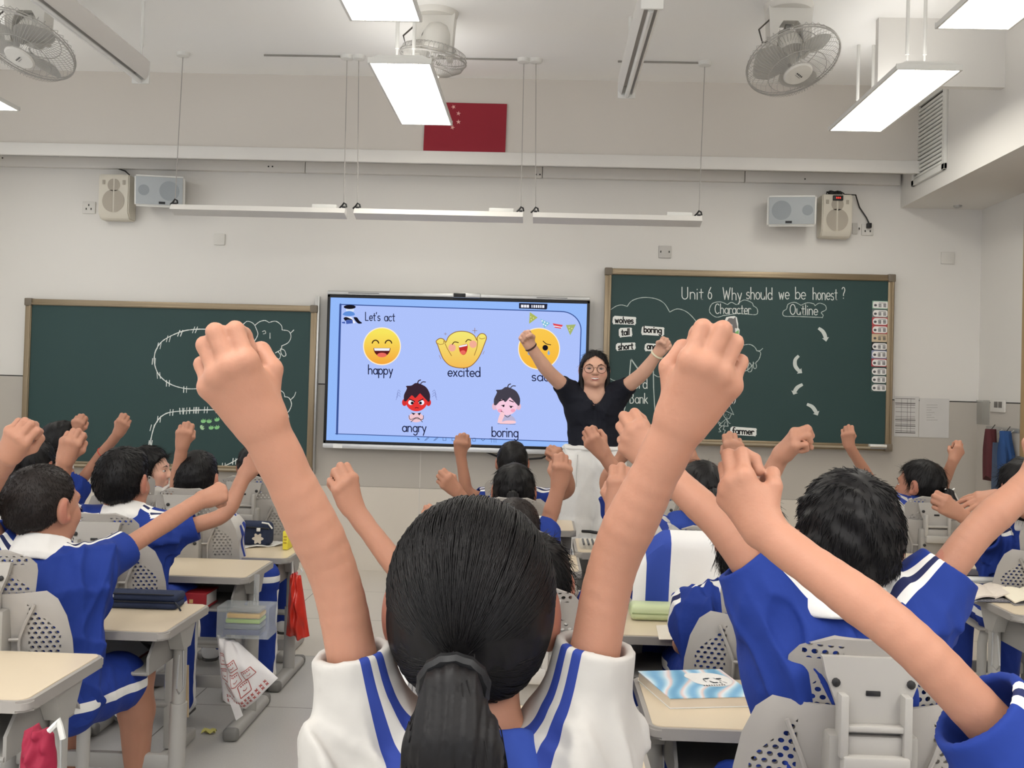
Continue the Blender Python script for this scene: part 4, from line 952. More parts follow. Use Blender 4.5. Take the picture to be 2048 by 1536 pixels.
put('collar', e_blk, lambda k: (k.poly([(x - 11, y + 21), (x - 2, y + 23), (x - 6, y + 26)], .0016), k.poly([(x + 9, y + 21), (x + 2, y + 23), (x + 6, y + 27)], .0016), k.line(smooth([(x - 15, y + 27), (x - 12, y + 35), (x + 2, y + 31), (x + 12, y + 40)]), 1.1, .0016), k.line(smooth([(x + 14, y + 27), (x + 12, y + 35), (x - 2, y + 33), (x - 11, y + 40)]), 1.1, .0016)), f)
x, y = 1013, 812
f = kid('bored_child', x, y, (250, 206, 226), None, (70, 66, 78), 'bored')
put('torso', E('kid_grey_tee', (186, 182, 214)), lambda k: k.poly(smooth([(x - 14, y + 20), (x + 2, y + 17), (x + 14, y + 22), (x + 17, y + 32), (x - 6, y + 32), (x - 14, y + 20)], 3), .001), f)
put('arms', E('kid_arm', (252, 206, 214)), lambda k: (k.poly(smooth([(x - 18, y + 33), (x - 16, y + 24), (x - 12, y + 14), (x - 7, y + 12), (x - 4, y + 18), (x - 8, y + 28), (x - 10, y + 34), (x - 18, y + 33)], 3), .0024), k.poly(smooth([(x - 12, y + 33), (x, y + 29), (x + 17, y + 30), (x + 16, y + 35), (x - 12, y + 36), (x - 12, y + 33)], 3), .0026)), f)
put('outline', e_blk, lambda k: (k.line(smooth([(x - 4, y + 18), (x + 2, y + 22), (x + 8, y + 18)]), 1.2, .002), k.line([(x - 18, y + 35.5), (x + 18, y + 36.5)], .6, .0028)), f)
# pen tools along the foot of the slide
def tools(k):
    sl = lambda x: 876.8 + (x - 835) * .022
    k.poly([(834, sl(834) - 2), (840, sl(838) + 2), (836, sl(836) + 3)], .0012)
    for x in (853, 871): k.line([(x - 4, sl(x) + 4), (x + 4, sl(x) - 4), (x + 5, sl(x) - 2), (x - 2, sl(x) + 4)], .8, .0012)
    for x in (889, 907, 948): k.line([(x - 3, sl(x) - 3), (x + 3, sl(x) - 3), (x + 3, sl(x) + 3), (x - 3, sl(x) + 3)], .8, .0012, closed=True)
    k.line([(962, sl(962) - 2), (966, sl(966) + 2), (970, sl(970) - 2)], .9, .0012)
    for x in (983, 988, 992): k.line([(x, sl(x) - 4), (x, sl(x) + 5)], .7, .0012)
    k.line([(979, sl(983) - 3), (996, sl(983) - 2)], .6, .0012)
put('toolbar', E('tool_line', (70, 84, 130)), tools)
# ================================================================ chairs and desks
def holed(name, rgb, zones):
    """moulded plastic pierced with staggered slots; zones = [(xmin_abs, xmax_abs, zmin, zmax, slant)] in chair space"""
    m = mat(name, rgb, .5, var=.03, scale=6); nt = m.node_tree; N = nt.nodes; L = nt.links; b = N['Principled BSDF']
    tc = N.new('ShaderNodeTexCoord'); s = N.new('ShaderNodeSeparateXYZ'); L.new(tc.outputs['Object'], s.inputs[0])
    def mm(op, a, c=None, d=None):
        n = N.new('ShaderNodeMath'); n.operation = op
        for i, v in enumerate((a, c, d)):
            if v is None: continue
            if isinstance(v, (int, float)): n.inputs[i].default_value = v
            else: L.new(v, n.inputs[i])
        return n.outputs[0]
    X, Z = s.outputs[0], s.outputs[2]
    gz = mm('DIVIDE', Z, .0125); row = mm('FLOOR', gz)
    gx = mm('ADD', mm('DIVIDE', X, .0165), mm('MULTIPLY', mm('MODULO', row, 2), .5))
    dx = mm('SUBTRACT', mm('FRACT', gx), .5); dz = mm('SUBTRACT', mm('FRACT', gz), .5)
    r = mm('SQRT', mm('ADD', mm('MULTIPLY', dx, dx), mm('MULTIPLY', mm('MULTIPLY', dz, dz), .9)))
    hole = mm('LESS_THAN', r, .30)
    ax = mm('ABSOLUTE', X); tot = None
    for (x0, x1, z0, z1, sl) in zones:
        k = mm('MULTIPLY', mm('MULTIPLY', mm('GREATER_THAN', ax, x0), mm('LESS_THAN', ax, x1)), mm('MULTIPLY', mm('GREATER_THAN', Z, z0), mm('LESS_THAN', mm('ADD', Z, mm('MULTIPLY', ax, sl)), z1)))
        tot = k if tot is None else mm('MAXIMUM', tot, k)
    L.new(mm('SUBTRACT', 1, mm('MULTIPLY', hole, tot)), b.inputs['Alpha'])
    return m
m_chair = mat('chair_grey', (160, 155, 149), .48, var=.03, scale=6)
m_upper = holed('chair_upper_grey', (158, 153, 147), [(.045, .11, .845, .868, 0), (.03, .125, .72, .885, .9)])
m_lower = holed('chair_lower_grey', (160, 155, 149), [(.115, .19, .60, .86, 1.0)])
m_bolt = mat('bolt_black', (34, 33, 33), .4)
m_metal = mat('desk_metal', (172, 169, 163), .42, metal=.1, var=.02)
m_rim = mat('desk_rim', (158, 153, 147), .4, var=.02)
m_top = mat('desk_laminate', (216, 200, 174), .28, var=.04, scale=4)
_nt = m_top.node_tree
m_bin = mat('bin_grey', (150, 147, 142), .5)

def sheet_grid(b, P, th, closed_edge=True):
    """P[i][j] points of a sheet, given thickness th"""
    n, m = len(P), len(P[0])
    f = [[b.bm.verts.new(p) for p in r] for r in P]
    nrm = [[None] * m for _ in range(n)]
    for i in range(n):
        for j in range(m):
            du = Vector(P[min(i + 1, n - 1)][j]) - Vector(P[max(i - 1, 0)][j]); dv = Vector(P[i][min(j + 1, m - 1)]) - Vector(P[i][max(j - 1, 0)])
            c = du.cross(dv); nrm[i][j] = c.normalized() if c.length > 1e-9 else Vector((0, 1, 0))
    g = [[b.bm.verts.new(Vector(P[i][j]) + nrm[i][j] * th) for j in range(m)] for i in range(n)]
    for i in range(n - 1):
        for j in range(m - 1):
            b._face((f[i][j], f[i][j + 1], f[i + 1][j + 1], f[i + 1][j])); b._face((g[i][j], g[i + 1][j], g[i + 1][j + 1], g[i][j + 1]))
    rim = [(0, j) for j in range(m)] + [(i, m - 1) for i in range(1, n)] + [(n - 1, j) for j in range(m - 2, -1, -1)] + [(i, 0) for i in range(n - 2, 0, -1)]
    for (a, c), (d, e) in zip(rim, rim[1:] + rim[:1]): b._face((f[a][c], g[a][c], g[d][e], f[d][e]))

def make_chair():
    t = thing('school_chair', None, 'chair', (0, 0, 0), group='grey plastic school chairs')
    # upper back rest
    def up(b):
        rows = []
        for i in range(13):
            v = i / 12; z = .665 + .215 * v
            e = max(0, (v - .72) / .28); hw = (.112 + .026 * v) * (1 - .0) * math.sqrt(max(0, 1 - (e * .93) ** 3)); 
            rows.append([Vector((hw * (j / 8 - 1), -.225 - .03 * v + .035 * ((j / 8 - 1) * hw / .13) ** 2, z)) for j in range(17)])
        sheet_grid(b, rows, .009)
    u = one('backrest', m_upper, up, t, local=True)
    def brk(b):
        b.prism([(-.085, .855), (.085, .855), (.078, .825), (.058, .775), (.050, .685), (-.050, .685), (-.058, .775), (-.078, .825)], -.262, -.248, lambda x, z, w: Vector((x, w + .0, z)))
        for s in (-1, 1): b.box((s * .052 - .007, -.285, .70), (s * .052 + .007, -.25, .80), .003)
        b.box((-.05, -.282, .742), (.05, -.262, .752), .003); b.box((-.05, -.275, .70), (.05, -.255, .735), .006)
        b.box((-.055, -.292, .672), (.055, -.25, .706), .005)
    br_ = one('bracket', mat('chair_bracket', (172, 168, 162), .45, var=.02), brk, u, local=True)
    for s in (-1, 1): one('bolt', m_bolt, lambda b: b.lathe((s * .062, -.262, .815), [(.007, 0), (.007, .004), (.003, .006)], 10, (0, -1, 0)), br_, local=True)
    one('slot', m_bolt, lambda b: b.box((-.012, -.2645, .795), (.012, -.26, .803), .001), br_, local=True)
    # seat shell: back panel bending into the seat
    prof = [(-.245, .772), (-.24, .755), (-.232, .71), (-.222, .65), (-.212, .58), (-.20, .52), (-.175, .468), (-.13, .44), (-.05, .428), (.06, .428), (.15, .434), (.20, .432), (.215, .415)]
    hws = [.150, .178, .200, .212, .216, .214, .21, .208, .206, .204, .20, .192, .18]
    def low(b):
        sheet_grid(b, [[Vector(((j / 8 - 1) * h, y + (.045 if k < 6 else .045 * max(0, (9 - k) / 4)) * ((j / 8 - 1)) ** 2, z + (0 if k < 6 else .012 * ((j / 8 - 1)) ** 2))) for j in range(17)] for k, ((y, z), h) in enumerate(zip(prof, hws))], .009)
    lo_ = one('seat_shell', m_lower, low, t, local=True)
    def mount(b):
        b.box((-.075, -.272, .54), (.075, -.22, .735), .008)
    mo = one('mount_box', mat('chair_mount', (150, 146, 140), .5, var=.02), mount, lo_, local=True)
    for sx in (-1, 1):
        for z in (.565, .66): one('bolt', m_bolt, lambda b: b.lathe((sx * .058, -.272, z), [(.007, 0), (.007, .004), (.003, .006)], 10, (0, -1, 0)), mo, local=True)
        one('rib', m_chair, lambda b: (b.tube([(sx * .135, -.232, .745), (sx * .112, -.236, .69), (sx * .098, -.232, .655), (sx * .098, -.226, .56)], .0045, 6), b.tube([(sx * .098, -.234, .655), (sx * .075, -.24, .655)], .0045, 6)), lo_, local=True)
    for s in (-1, 1):
        one('leg', m_metal, lambda b: (b.tube([(s * .17, -.02, .425), (s * .185, -.03, .38), (s * .19, -.04, .05)], .018, 10), b.box((s * .19 - .02, -.23, .0), (s * .19 + .02, .20, .045), .014, 3)), t, local=True)
    one('crossbar', m_metal, lambda b: b.tube([(-.19, -.04, .2), (.19, -.04, .2)], .014, 10), t, local=True)
    return t
H0 = .60
def make_desk():
    t = thing('school_desk', None, 'desk', (0, 0, 0), group='cream topped school desks')
    def outline(hx, hy, c=.028, r=.02):
        out = []
        for sx, sy, a0 in ((1, 1, 0), (-1, 1, 90), (-1, -1, 180), (1, -1, 270)):
            for i in range(6):
                a = math.radians(a0 + 18 * i); out.append((sx * (hx - c) + c * math.cos(a), sy * (hy - c) + c * math.sin(a)))
        return out
    def rim(b):
        b.prism(outline(.30, .20), H0 - .026, H0 - .002, lambda u, v, w: Vector((u, v, w)))
        bmesh.ops.bevel(b.bm, geom=[e for e in b.bm.edges if abs(e.verts[0].co.z - e.verts[1].co.z) < 1e-5], offset=.005, segments=2, affect='EDGES')
    tp = one('tabletop', m_rim, rim, t, local=True)
    one('laminate', m_top, lambda b: b.prism(outline(.289, .189, .022), H0 - .01, H0, lambda u, v, w: Vector((u, v, w))), tp, local=True)
    def bin_(b):
        z0, z1 = H0 - .135, H0 - .026
        b.box((-.235, -.165, z0), (.235, .16, z0 + .008), .002); b.box((-.235, .152, z0), (.235, .16, z1), .002)
        for s in (-1, 1): b.prism([(-.165, z0), (.16, z0), (.16, z1), (-.10, z1), (-.165, z0 + .05)], s * .235 - .004, s * .235 + .004, lambda u, v, w: Vector((w, u, v)))
        b.tube([(-.235, -.165, z0 + .004), (.235, -.165, z0 + .004)], .006, 8)
    one('book_bin', m_bin, bin_, t, local=True)
    for s in (-1, 1):
        lg = one('leg', m_metal, lambda b: (b.tube([(s * .262, .03, .04), (s * .262, .03, H0 - .07)], .021, 14), b.tube([(s * .262, .03, .03), (s * .262, .03, H0 * .55)], .026, 14),
            b.prism([(-.075, H0 - .027), (.075, H0 - .027), (.03, H0 - .10), (-.03, H0 - .10)], s * .262 - .022, s * .262 + .022, lambda u, v, w: Vector((w, u + .03, v)))), t, local=True)
        one('foot', m_metal, lambda b: b.box((s * .262 - .028, -.22, 0), (s * .262 + .028, .24, .045), .018, 3), lg, local=True)
        for k in (-1, 1): one('foot_cap', mat('foot_cap', (120, 118, 114), .6), lambda b: b.box((s * .262 - .029, (.0 if k > 0 else 0) + (.2 if k > 0 else -.235), 0), (s * .262 + .029, .25 if k > 0 else -.19, .047), .016, 3), lg, local=True)
        one('hook', m_steel, lambda b: b.tube([(s * .285, -.01, H0 - .10), (s * .292, -.02, H0 - .19), (s * .292, -.02, H0 - .21), (s * .30, -.08, H0 - .21), (s * .30, -.10, H0 - .19), (s * .29, -.06, H0 - .10)], .003, 6), lg, local=True)
    one('crossbar', m_metal, lambda b: b.box((-.262, .02, .12), (.262, .045, .17), .008), t, local=True)
    return t
chair0 = make_chair(); desk0 = make_desk()
_u = {'c': 0, 'd': 0}
def put_chair(x, y, lab, rz=0):
    o = chair0 if _u['c'] == 0 else dup(chair0)
    _u['c'] += 1; o.location = (x, y, 0); o.rotation_euler = (0, 0, rz); o['label'] = lab; return o
def put_desk(x, y, h, lab, rz=0):
    o = desk0 if _u['d'] == 0 else dup(desk0)
    _u['d'] += 1; o.location = (x, y, 0); o.scale = (1, 1, h / H0); o.rotation_euler = (0, 0, rz); o['label'] = lab; return o
# left file
DX = -1.38
put_desk(DX, 2.37, .635, 'cream topped desk in the bottom left corner, bare')
put_desk(DX + .015, 3.14, .60, 'cream topped desk with the long navy pencil case on it')
put_desk(DX, 4.00, .60, 'cream topped desk with a red dictionary in its bin')
put_desk(DX, 4.62, .57, 'cream topped desk with loose white sheets and a yellow booklet')
put_chair(-1.42, 2.83, 'grey chair behind the boy with the white collar, cut by the left edge')
put_chair(-1.46, 3.60, 'grey chair just beyond the white-collared boy at the left')
put_chair(-1.47, 4.46, 'grey chair just behind the desk with white sheets')
put_chair(-1.40, 5.08, 'grey chair behind the navy bag, front of the left row')
put_chair(-1.98, 5.10, 'grey chair of the girl in profile by the plain chalkboard')
# centre file
CXD = -.075
put_desk(CXD, 2.13, .62, 'cream topped desk directly in front of the ponytailed girl')
put_desk(CXD, 3.10, .62, 'cream topped desk hidden behind the head of the ponytailed girl')
put_desk(-.135, 4.02, .66, 'cream topped desk third from the camera in the middle row')
put_desk(-.125, 4.98, .68, 'cream topped desk nearest the teacher, in the middle row')
put_chair(-.03, 2.59, 'grey chair with bright pierced holes seen past the shoulder of the ponytailed girl')
put_chair(-.08, 3.56, 'grey chair of the round-headed child third from the camera in the middle row')
put_chair(-.11, 4.48, 'grey chair fourth from the camera in the middle row')
put_chair(-.15, 5.44, 'grey chair of the foremost child in the middle row')
put_chair(-.10, 1.42, 'grey chair under the ponytailed girl')
# right-centre file
put_desk(.545, 2.40, .62, 'cream topped desk with the big blue and white textbook')
put_desk(.52, 3.30, .60, 'cream topped desk with the pale green pencil case')
put_desk(.45, 4.36, .68, 'cream topped desk with the clear pencil pouch, beside the white trousers')
put_chair(.565, 2.00, 'grey chair right behind the tousle-haired boy in blue, with a large bracket').scale = (1, 1, 1.05)
put_chair(.60, 2.86, 'grey chair between the textbook desk and the child in blue leaning left')
put_chair(.585, 3.76, 'grey chair with the white and blue tracksuit jacket over it')
put_chair(.52, 4.82, 'grey chair hidden behind the big raised arm, beside the white trousers')
put_chair(.55, 1.10, 'grey chair of the child whose arm crosses the lower right corner')
# right file
put_desk(1.90, 3.70, .62, 'cream topped desk piled with open books at the right edge')
put_desk(1.93, 4.63, .62, 'cream topped desk with one cream sheet, below the white hair clip')
put_chair(1.95, 4.16, 'grey chair at the right edge, in front of the book-piled desk')
put_chair(1.845, 5.09, 'grey chair of the girl with the white hair clip')
# ================================================================ people: smooth implicit surfaces turned into one skin each
def V3(p): return np.array([p[0], p[1], p[2]], dtype=np.float64)
def capsule(a, b, ra, rb, sq=None):
    """tapered limb; sq=(direction, factor): flattened along a direction"""
    a, b = V3(a), V3(b)
    def f(P):
        Q = P; A, B = a, b
        if sq is not None:
            n = V3(sq[0]); n /= np.linalg.norm(n); k = 1 / sq[1] - 1
            Q = P + ((P - a) @ n)[..., None] * n * k; B = b + ((b - a) @ n) * n * k
        ab = B - A; L2 = max(ab @ ab, 1e-12)
        t = np.clip(((Q - A) @ ab) / L2, 0, 1)
        d = np.linalg.norm(Q - A - t[..., None] * ab, axis=-1) - (ra + (rb - ra) * t)
        return d * (1 if sq is None else max(sq[1], .5) if sq[1] < 1 else 1)
    r = max(ra, rb) * (1.02 if sq is None else max(1, sq[1]) * 1.02)
    return f, np.minimum(a, b) - r, np.maximum(a, b) + r
def ellip(c, r, R=None):
    c, r = V3(c), V3(r); R = np.eye(3) if R is None else R
    def f(P):
        q = (P - c) @ R; k0 = np.linalg.norm(q / r, axis=-1); k1 = np.linalg.norm(q / (r * r), axis=-1)
        return k0 * (k0 - 1) / np.maximum(k1, 1e-9)
    e = np.abs(R) @ r
    return f, c - e, c + e
class Sdf:
    def __init__(s): s.ops = []
    def add(s, prim, k=.01): s.ops.append(('+', prim, k)); return s
    def sub(s, prim, k=.006): s.ops.append(('-', prim, k)); return s
    def cut(s, fn, k=.004): s.ops.append(('c', fn, k)); return s          # keep where fn(P) > 0
    def mesh(s, h, noise=None):
        lo = np.min([p[1][1] for p in s.ops if p[0] == '+'], 0) - 3 * h - .012; hi = np.max([p[1][2] for p in s.ops if p[0] == '+'], 0) + 3 * h + .012
        n = np.ceil((hi - lo) / h).astype(int) + 1
        F = np.full(n, 1.0, np.float32)
        ax = [lo[i] + h * np.arange(n[i]) for i in range(3)]
        def win(l, u, pad):
            i0 = np.maximum(0, np.floor((l - pad - lo) / h).astype(int)); i1 = np.minimum(n, np.ceil((u + pad - lo) / h).astype(int) + 1)
            return i0, i1
        for kind, prim, k in s.ops:
            if kind == 'c':
                G = np.stack(np.meshgrid(*ax, indexing='ij'), -1)
                msk = F < .02
                d = -prim(G[msk]); a = F[msk]
                hh = np.maximum(k - np.abs(a - d), 0) / k
                F[msk] = np.maximum(a, d) + hh * hh * k * .25
                continue
            f, l, u = prim
            i0, i1 = win(l, u, k + 2.5 * h)
            if (i1 <= i0).any(): continue
            sl = tuple(slice(a, b) for a, b in zip(i0, i1))
            P = np.stack(np.meshgrid(*[ax[q][sl[q]] for q in range(3)], indexing='ij'), -1)
            d = f(P).astype(np.float32); a = F[sl]
            if kind == '+':
                hh = np.maximum(k - np.abs(a - d), 0) / k; F[sl] = np.minimum(a, d) - hh * hh * k * .25
            else:
                hh = np.maximum(k - np.abs(a + d), 0) / k; F[sl] = np.maximum(a, -d) + hh * hh * k * .25
        if noise is not None:
            msk = np.abs(F) < .03
            I = np.argwhere(msk); P = lo + I * h
            F[msk] += noise(P).astype(np.float32)
        return nets(F, lo, h)
def nets(F, lo, h):
    S = F < 0
    c = S[:-1, :-1, :-1].astype(np.int8)
    tot = np.zeros_like(c)
    for dx in (0, 1):
        for dy in (0, 1):
            for dz in (0, 1):
                tot += S[dx:S.shape[0] - 1 + dx, dy:S.shape[1] - 1 + dy, dz:S.shape[2] - 1 + dz]
    act = (tot > 0) & (tot < 8)
    I = np.argwhere(act); idx = np.full(act.shape, -1, np.int32); idx[act] = np.arange(len(I))
    acc = np.zeros((len(I), 3)); cnt = np.zeros(len(I))
    for a in range(3):
        o1, o2 = [(1, 2), (0, 2), (0, 1)][a]
        for u in (0, 1):
            for v in (0, 1):
                J = I.copy(); J[:, o1] += u; J[:, o2] += v
                K = J.copy(); K[:, a] += 1
                fa = F[J[:, 0], J[:, 1], J[:, 2]]; fb = F[K[:, 0], K[:, 1], K[:, 2]]
                m = (fa < 0) != (fb < 0)
                t = np.where(m, fa / np.where(m, fa - fb, 1), 0)
                p = J.astype(float); p[:, a] += t
                acc[m] += p[m]; cnt[m] += 1
    Vv = lo + h * acc / cnt[:, None]
    faces = []
    for a in range(3):
        o1, o2 = [(1, 2), (2, 0), (0, 1)][a]
        sl0 = [slice(None)] * 3; sl1 = [slice(None)] * 3; sl0[a] = slice(0, -1); sl1[a] = slice(1, None)
        A, B = S[tuple(sl0)], S[tuple(sl1)]
        E = np.argwhere(A != B)
        E = E[(E[:, o1] > 0) & (E[:, o2] > 0) & (E[:, o1] < S.shape[o1] - 1) & (E[:, o2] < S.shape[o2] - 1)]
        flip = A[E[:, 0], E[:, 1], E[:, 2]]
        q = []
        for (u, v) in ((0, 0), (1, 0), (1, 1), (0, 1)):
            J = E.copy(); J[:, o1] -= 1 - u; J[:, o2] -= 1 - v
            q.append(idx[J[:, 0], J[:, 1], J[:, 2]])
        q = np.stack(q, 1); q[~flip] = q[~flip][:, ::-1]
        faces.append(q)
    return Vv, np.concatenate(faces)
def np_mesh(name, Vv, Q):
    me = bpy.data.meshes.new(name); me.vertices.add(len(Vv)); me.vertices.foreach_set('co', Vv.astype(np.float32).ravel())
    nq = Q.shape[1]
    me.loops.add(len(Q) * nq); me.loops.foreach_set('vertex_index', Q.astype(np.int32).ravel())
    me.polygons.add(len(Q)); me.polygons.foreach_set('loop_start', np.arange(0, len(Q) * nq, nq, dtype=np.int32)); me.polygons.foreach_set('loop_total', np.full(len(Q), nq, np.int32))
    me.update(calc_edges=True); me.validate(); return me
def add_attr(me, name, vals):
    a = me.attributes.new(name, 'FLOAT', 'POINT'); a.data.foreach_set('value', vals.astype(np.float32))
def relax(Vv, Q, it=1, w=.5):
    for _ in range(it):
        s = np.zeros_like(Vv); c = np.zeros(len(Vv))
        for i in range(4):
            a, b = Q[:, i], Q[:, (i + 1) % 4]
            np.add.at(s, a, Vv[b]); np.add.at(c, a, 1); np.add.at(s, b, Vv[a]); np.add.at(c, b, 1)
        Vv = Vv * (1 - w) + w * s / np.maximum(c, 1)[:, None]
    return Vv
def folds(amp, seed, scale=1.0, aniso=(1, 1, 1)):
    r = np.random.default_rng(seed); K = r.normal(size=(5, 3)); K[:, 2] *= .38; K /= np.linalg.norm(K, axis=1, keepdims=True); K *= np.array([34, 42, 55, 26, 62])[:, None] * scale
    ph = r.uniform(0, 6.28, 5); W_ = r.normal(size=(3, 3)) * 11; wt = np.array([1, .9, .6, .9, .45])
    def f(P):
        Wp = P + .03 * np.sin(P @ W_.T + ph[:3]); v = np.sin(Wp @ K.T + ph)
        g = np.clip(np.sin(P @ W_.T * .8 + ph[1:4]).mean(1) * 1.1 + .45, 0, 1)
        return amp * (.25 * ((np.abs(v) - .6) @ wt) - .62 * g * ((np.exp(-(v / .34) ** 2) - .25) @ wt))
    return f
# ---- materials
def skin_mat(name, rgb, rgb2):
    m = mat(name, rgb, .52, var=.05, scale=30, spec=.35, sss=.12, bump=.06, bscale=140); nt = m.node_tree; N = nt.nodes; L = nt.links; b = N['Principled BSDF']
    src = b.inputs['Base Color'].links[0].from_socket
    at = N.new('ShaderNodeAttribute'); at.attribute_name = 'flush'
    mx = N.new('ShaderNodeMix'); mx.data_type = 'RGBA'; mx.inputs[7].default_value = (*lin(rgb2), 1)
    L.new(at.outputs['Fac'], mx.inputs[0]); L.new(src, mx.inputs[6]); L.new(mx.outputs[2], b.inputs['Base Color'])
    return m
m_skin = skin_mat('skin', (182, 131, 107), (176, 98, 84))
m_skin2 = skin_mat('skin_tan', (212, 158, 124), (200, 120, 100))
m_skin3 = skin_mat('skin_fair', (214, 168, 145), (206, 104, 100))
def cloth_mat(name, base, s1=None, lines=(), edge=None):
    """knit cloth; stripes follow the seam coordinate stored on the mesh: lines=[(centre, half width)]"""
    m = mat(name, base, .8, var=.03, scale=20, spec=.25, bump=.45, bscale=15); nt = m.node_tree; N = nt.nodes; L = nt.links; b = N['Principled BSDF']
    if s1:
        src = b.inputs['Base Color'].links[0].from_socket
        at = N.new('ShaderNodeAttribute'); at.attribute_name = 'seam'; prev = src
        for (c, w, col) in lines:
            n = N.new('ShaderNodeMath'); n.operation = 'COMPARE'; L.new(at.outputs['Fac'], n.inputs[0]); n.inputs[1].default_value = c; n.inputs[2].default_value = w
            mx = N.new('ShaderNodeMix'); mx.data_type = 'RGBA'; L.new(n.outputs[0], mx.inputs[0]); L.new(prev, mx.inputs[6]); mx.inputs[7].default_value = (*lin(col), 1); prev = mx.outputs[2]
        L.new(prev, b.inputs['Base Color'])
    return m
WHT, NAV, BLU = (232, 230, 226), (40, 48, 104), (31, 55, 134)
m_blue = cloth_mat('polo_blue', BLU, True, [(.0, .006, (38, 44, 84)), (.0125, .0065, WHT)])
m_whitep = cloth_mat('polo_white', (192, 188, 182), True, [(.015, .0085, (44, 62, 138))])
m_collar_w = cloth_mat('collar_white', (232, 229, 224)); m_collar_b = cloth_mat('collar_navy', (46, 70, 150))
m_trous = cloth_mat('trousers_blue', (32, 56, 138), True, [(.0, .013, WHT)])
m_tee = cloth_mat('tee_black', (24, 26, 36)); m_wtrous = cloth_mat('trousers_white', (232, 230, 226))
m_shoe = mat('shoe_white', (225, 224, 222), .5, var=.03); m_sole = mat('shoe_sole', (70, 68, 66), .7)
def hair_mat(name, rgb):
    m = mat(name, rgb, .5, var=.25, scale=30, spec=.26); nt = m.node_tree; N = nt.nodes; L = nt.links
    return m
m_hair = hair_mat('hair_black', (17, 15, 16)); m_hair2 = hair_mat('hair_soft_black', (28, 24, 24)); m_hair3 = hair_mat('hair_cropped', (36, 30, 28))

# ---- hand: frame columns (thumb side, palm side, along the hand); s = scale, side = +1 right hand, -1 left hand
def frame(along, palm):
    z = Vector(along).normalized(); y = Vector(palm); y = (y - z * y.dot(z)).normalized(); return z, y
def hand(S, wrist, along, palm, s, side, mode='fist', curl=1.0, kf=.003):
    z, y = frame(along, palm); x = z.cross(y) * side                     # thumb side
    wv = Vector(wrist)
    def T(a, b, c): return wv + (x * a + y * b + z * c) * s
    mcp = [(.026, -.002, .076), (.0085, -.006, .080), (-.009, -.004, .076), (-.0255, .002, .067)]
    base = [(.012, 0, .008), (.005, -.001, .008), (-.004, -.001, .008), (-.012, .001, .008)]
    for m, b in zip(mcp, base): S.add(capsule(T(*b), T(*m), .0165 * s, .0125 * s), .014 * s)
    S.add(capsule(T(-.018, .010, .025), T(-.021, .010, .052), .013 * s, .011 * s), .016 * s)   # heel of the palm
    S.add(capsule(T(.012, .010, .02), T(.022, .014, .045), .015 * s, .012 * s), .014 * s)      # ball of the thumb
    S.add(capsule(T(.012, .008, .05), T(-.016, .008, .05), .012 * s, .012 * s), .012 * s)
    L = [(.036, .022, .017), (.040, .025, .018), (.037, .023, .018), (.029, .018, .016)]; rad = [.0098, .0102, .0097, .0086]
    if mode == 'fist': ang = [[34, 130, 200], [30, 126, 200], [35, 130, 202], [44, 138, 206]]
    elif mode == 'tight': ang = [[78, 168, 225], [76, 168, 228], [80, 170, 230], [86, 175, 232]]
    else: ang = [[8, 18, 26], [12, 26, 38], [10, 24, 34], [16, 34, 44]]
    for i in range(4):
        p = mcp[i]; q = p; fan = (1.5 - i) * (.04 if mode != 'open' else .16)
        S.add(ellip(T(p[0], p[1] - .002, p[2]), Vector((.0118, .0118, .0118)) * s), .008 * s)      # knuckle
        for j in range(3):
            a = math.radians(ang[i][j] * curl); l = L[i][j]
            d = (math.sin(fan) * (1 if mode == 'open' else math.cos(a) - .1), math.sin(a), math.cos(a))
            q2 = (q[0] + d[0] * l, q[1] + d[1] * l, q[2] + d[2] * l)
            r0 = rad[i] * (1.03 - .07 * j); S.add(capsule(T(*q), T(*q2), r0 * s, r0 * .95 * s), kf * s if j else .0034 * s)
            q = q2
    if mode == 'open': th = [(.018, .006, .022), (.040, .016, .044), (.056, .022, .066), (.066, .026, .084)]
    else: th = [(.018, .010, .022), (.036, .024, .046), (.030, .046, .064), (.008, .056, .066)]
    for a, b, r in zip(th, th[1:], (.0128, .0112, .0098)): S.add(capsule(T(*a), T(*b), r * s, r * .9 * s), .004 * s)
    return wv + (z * .065 + y * .014) * s

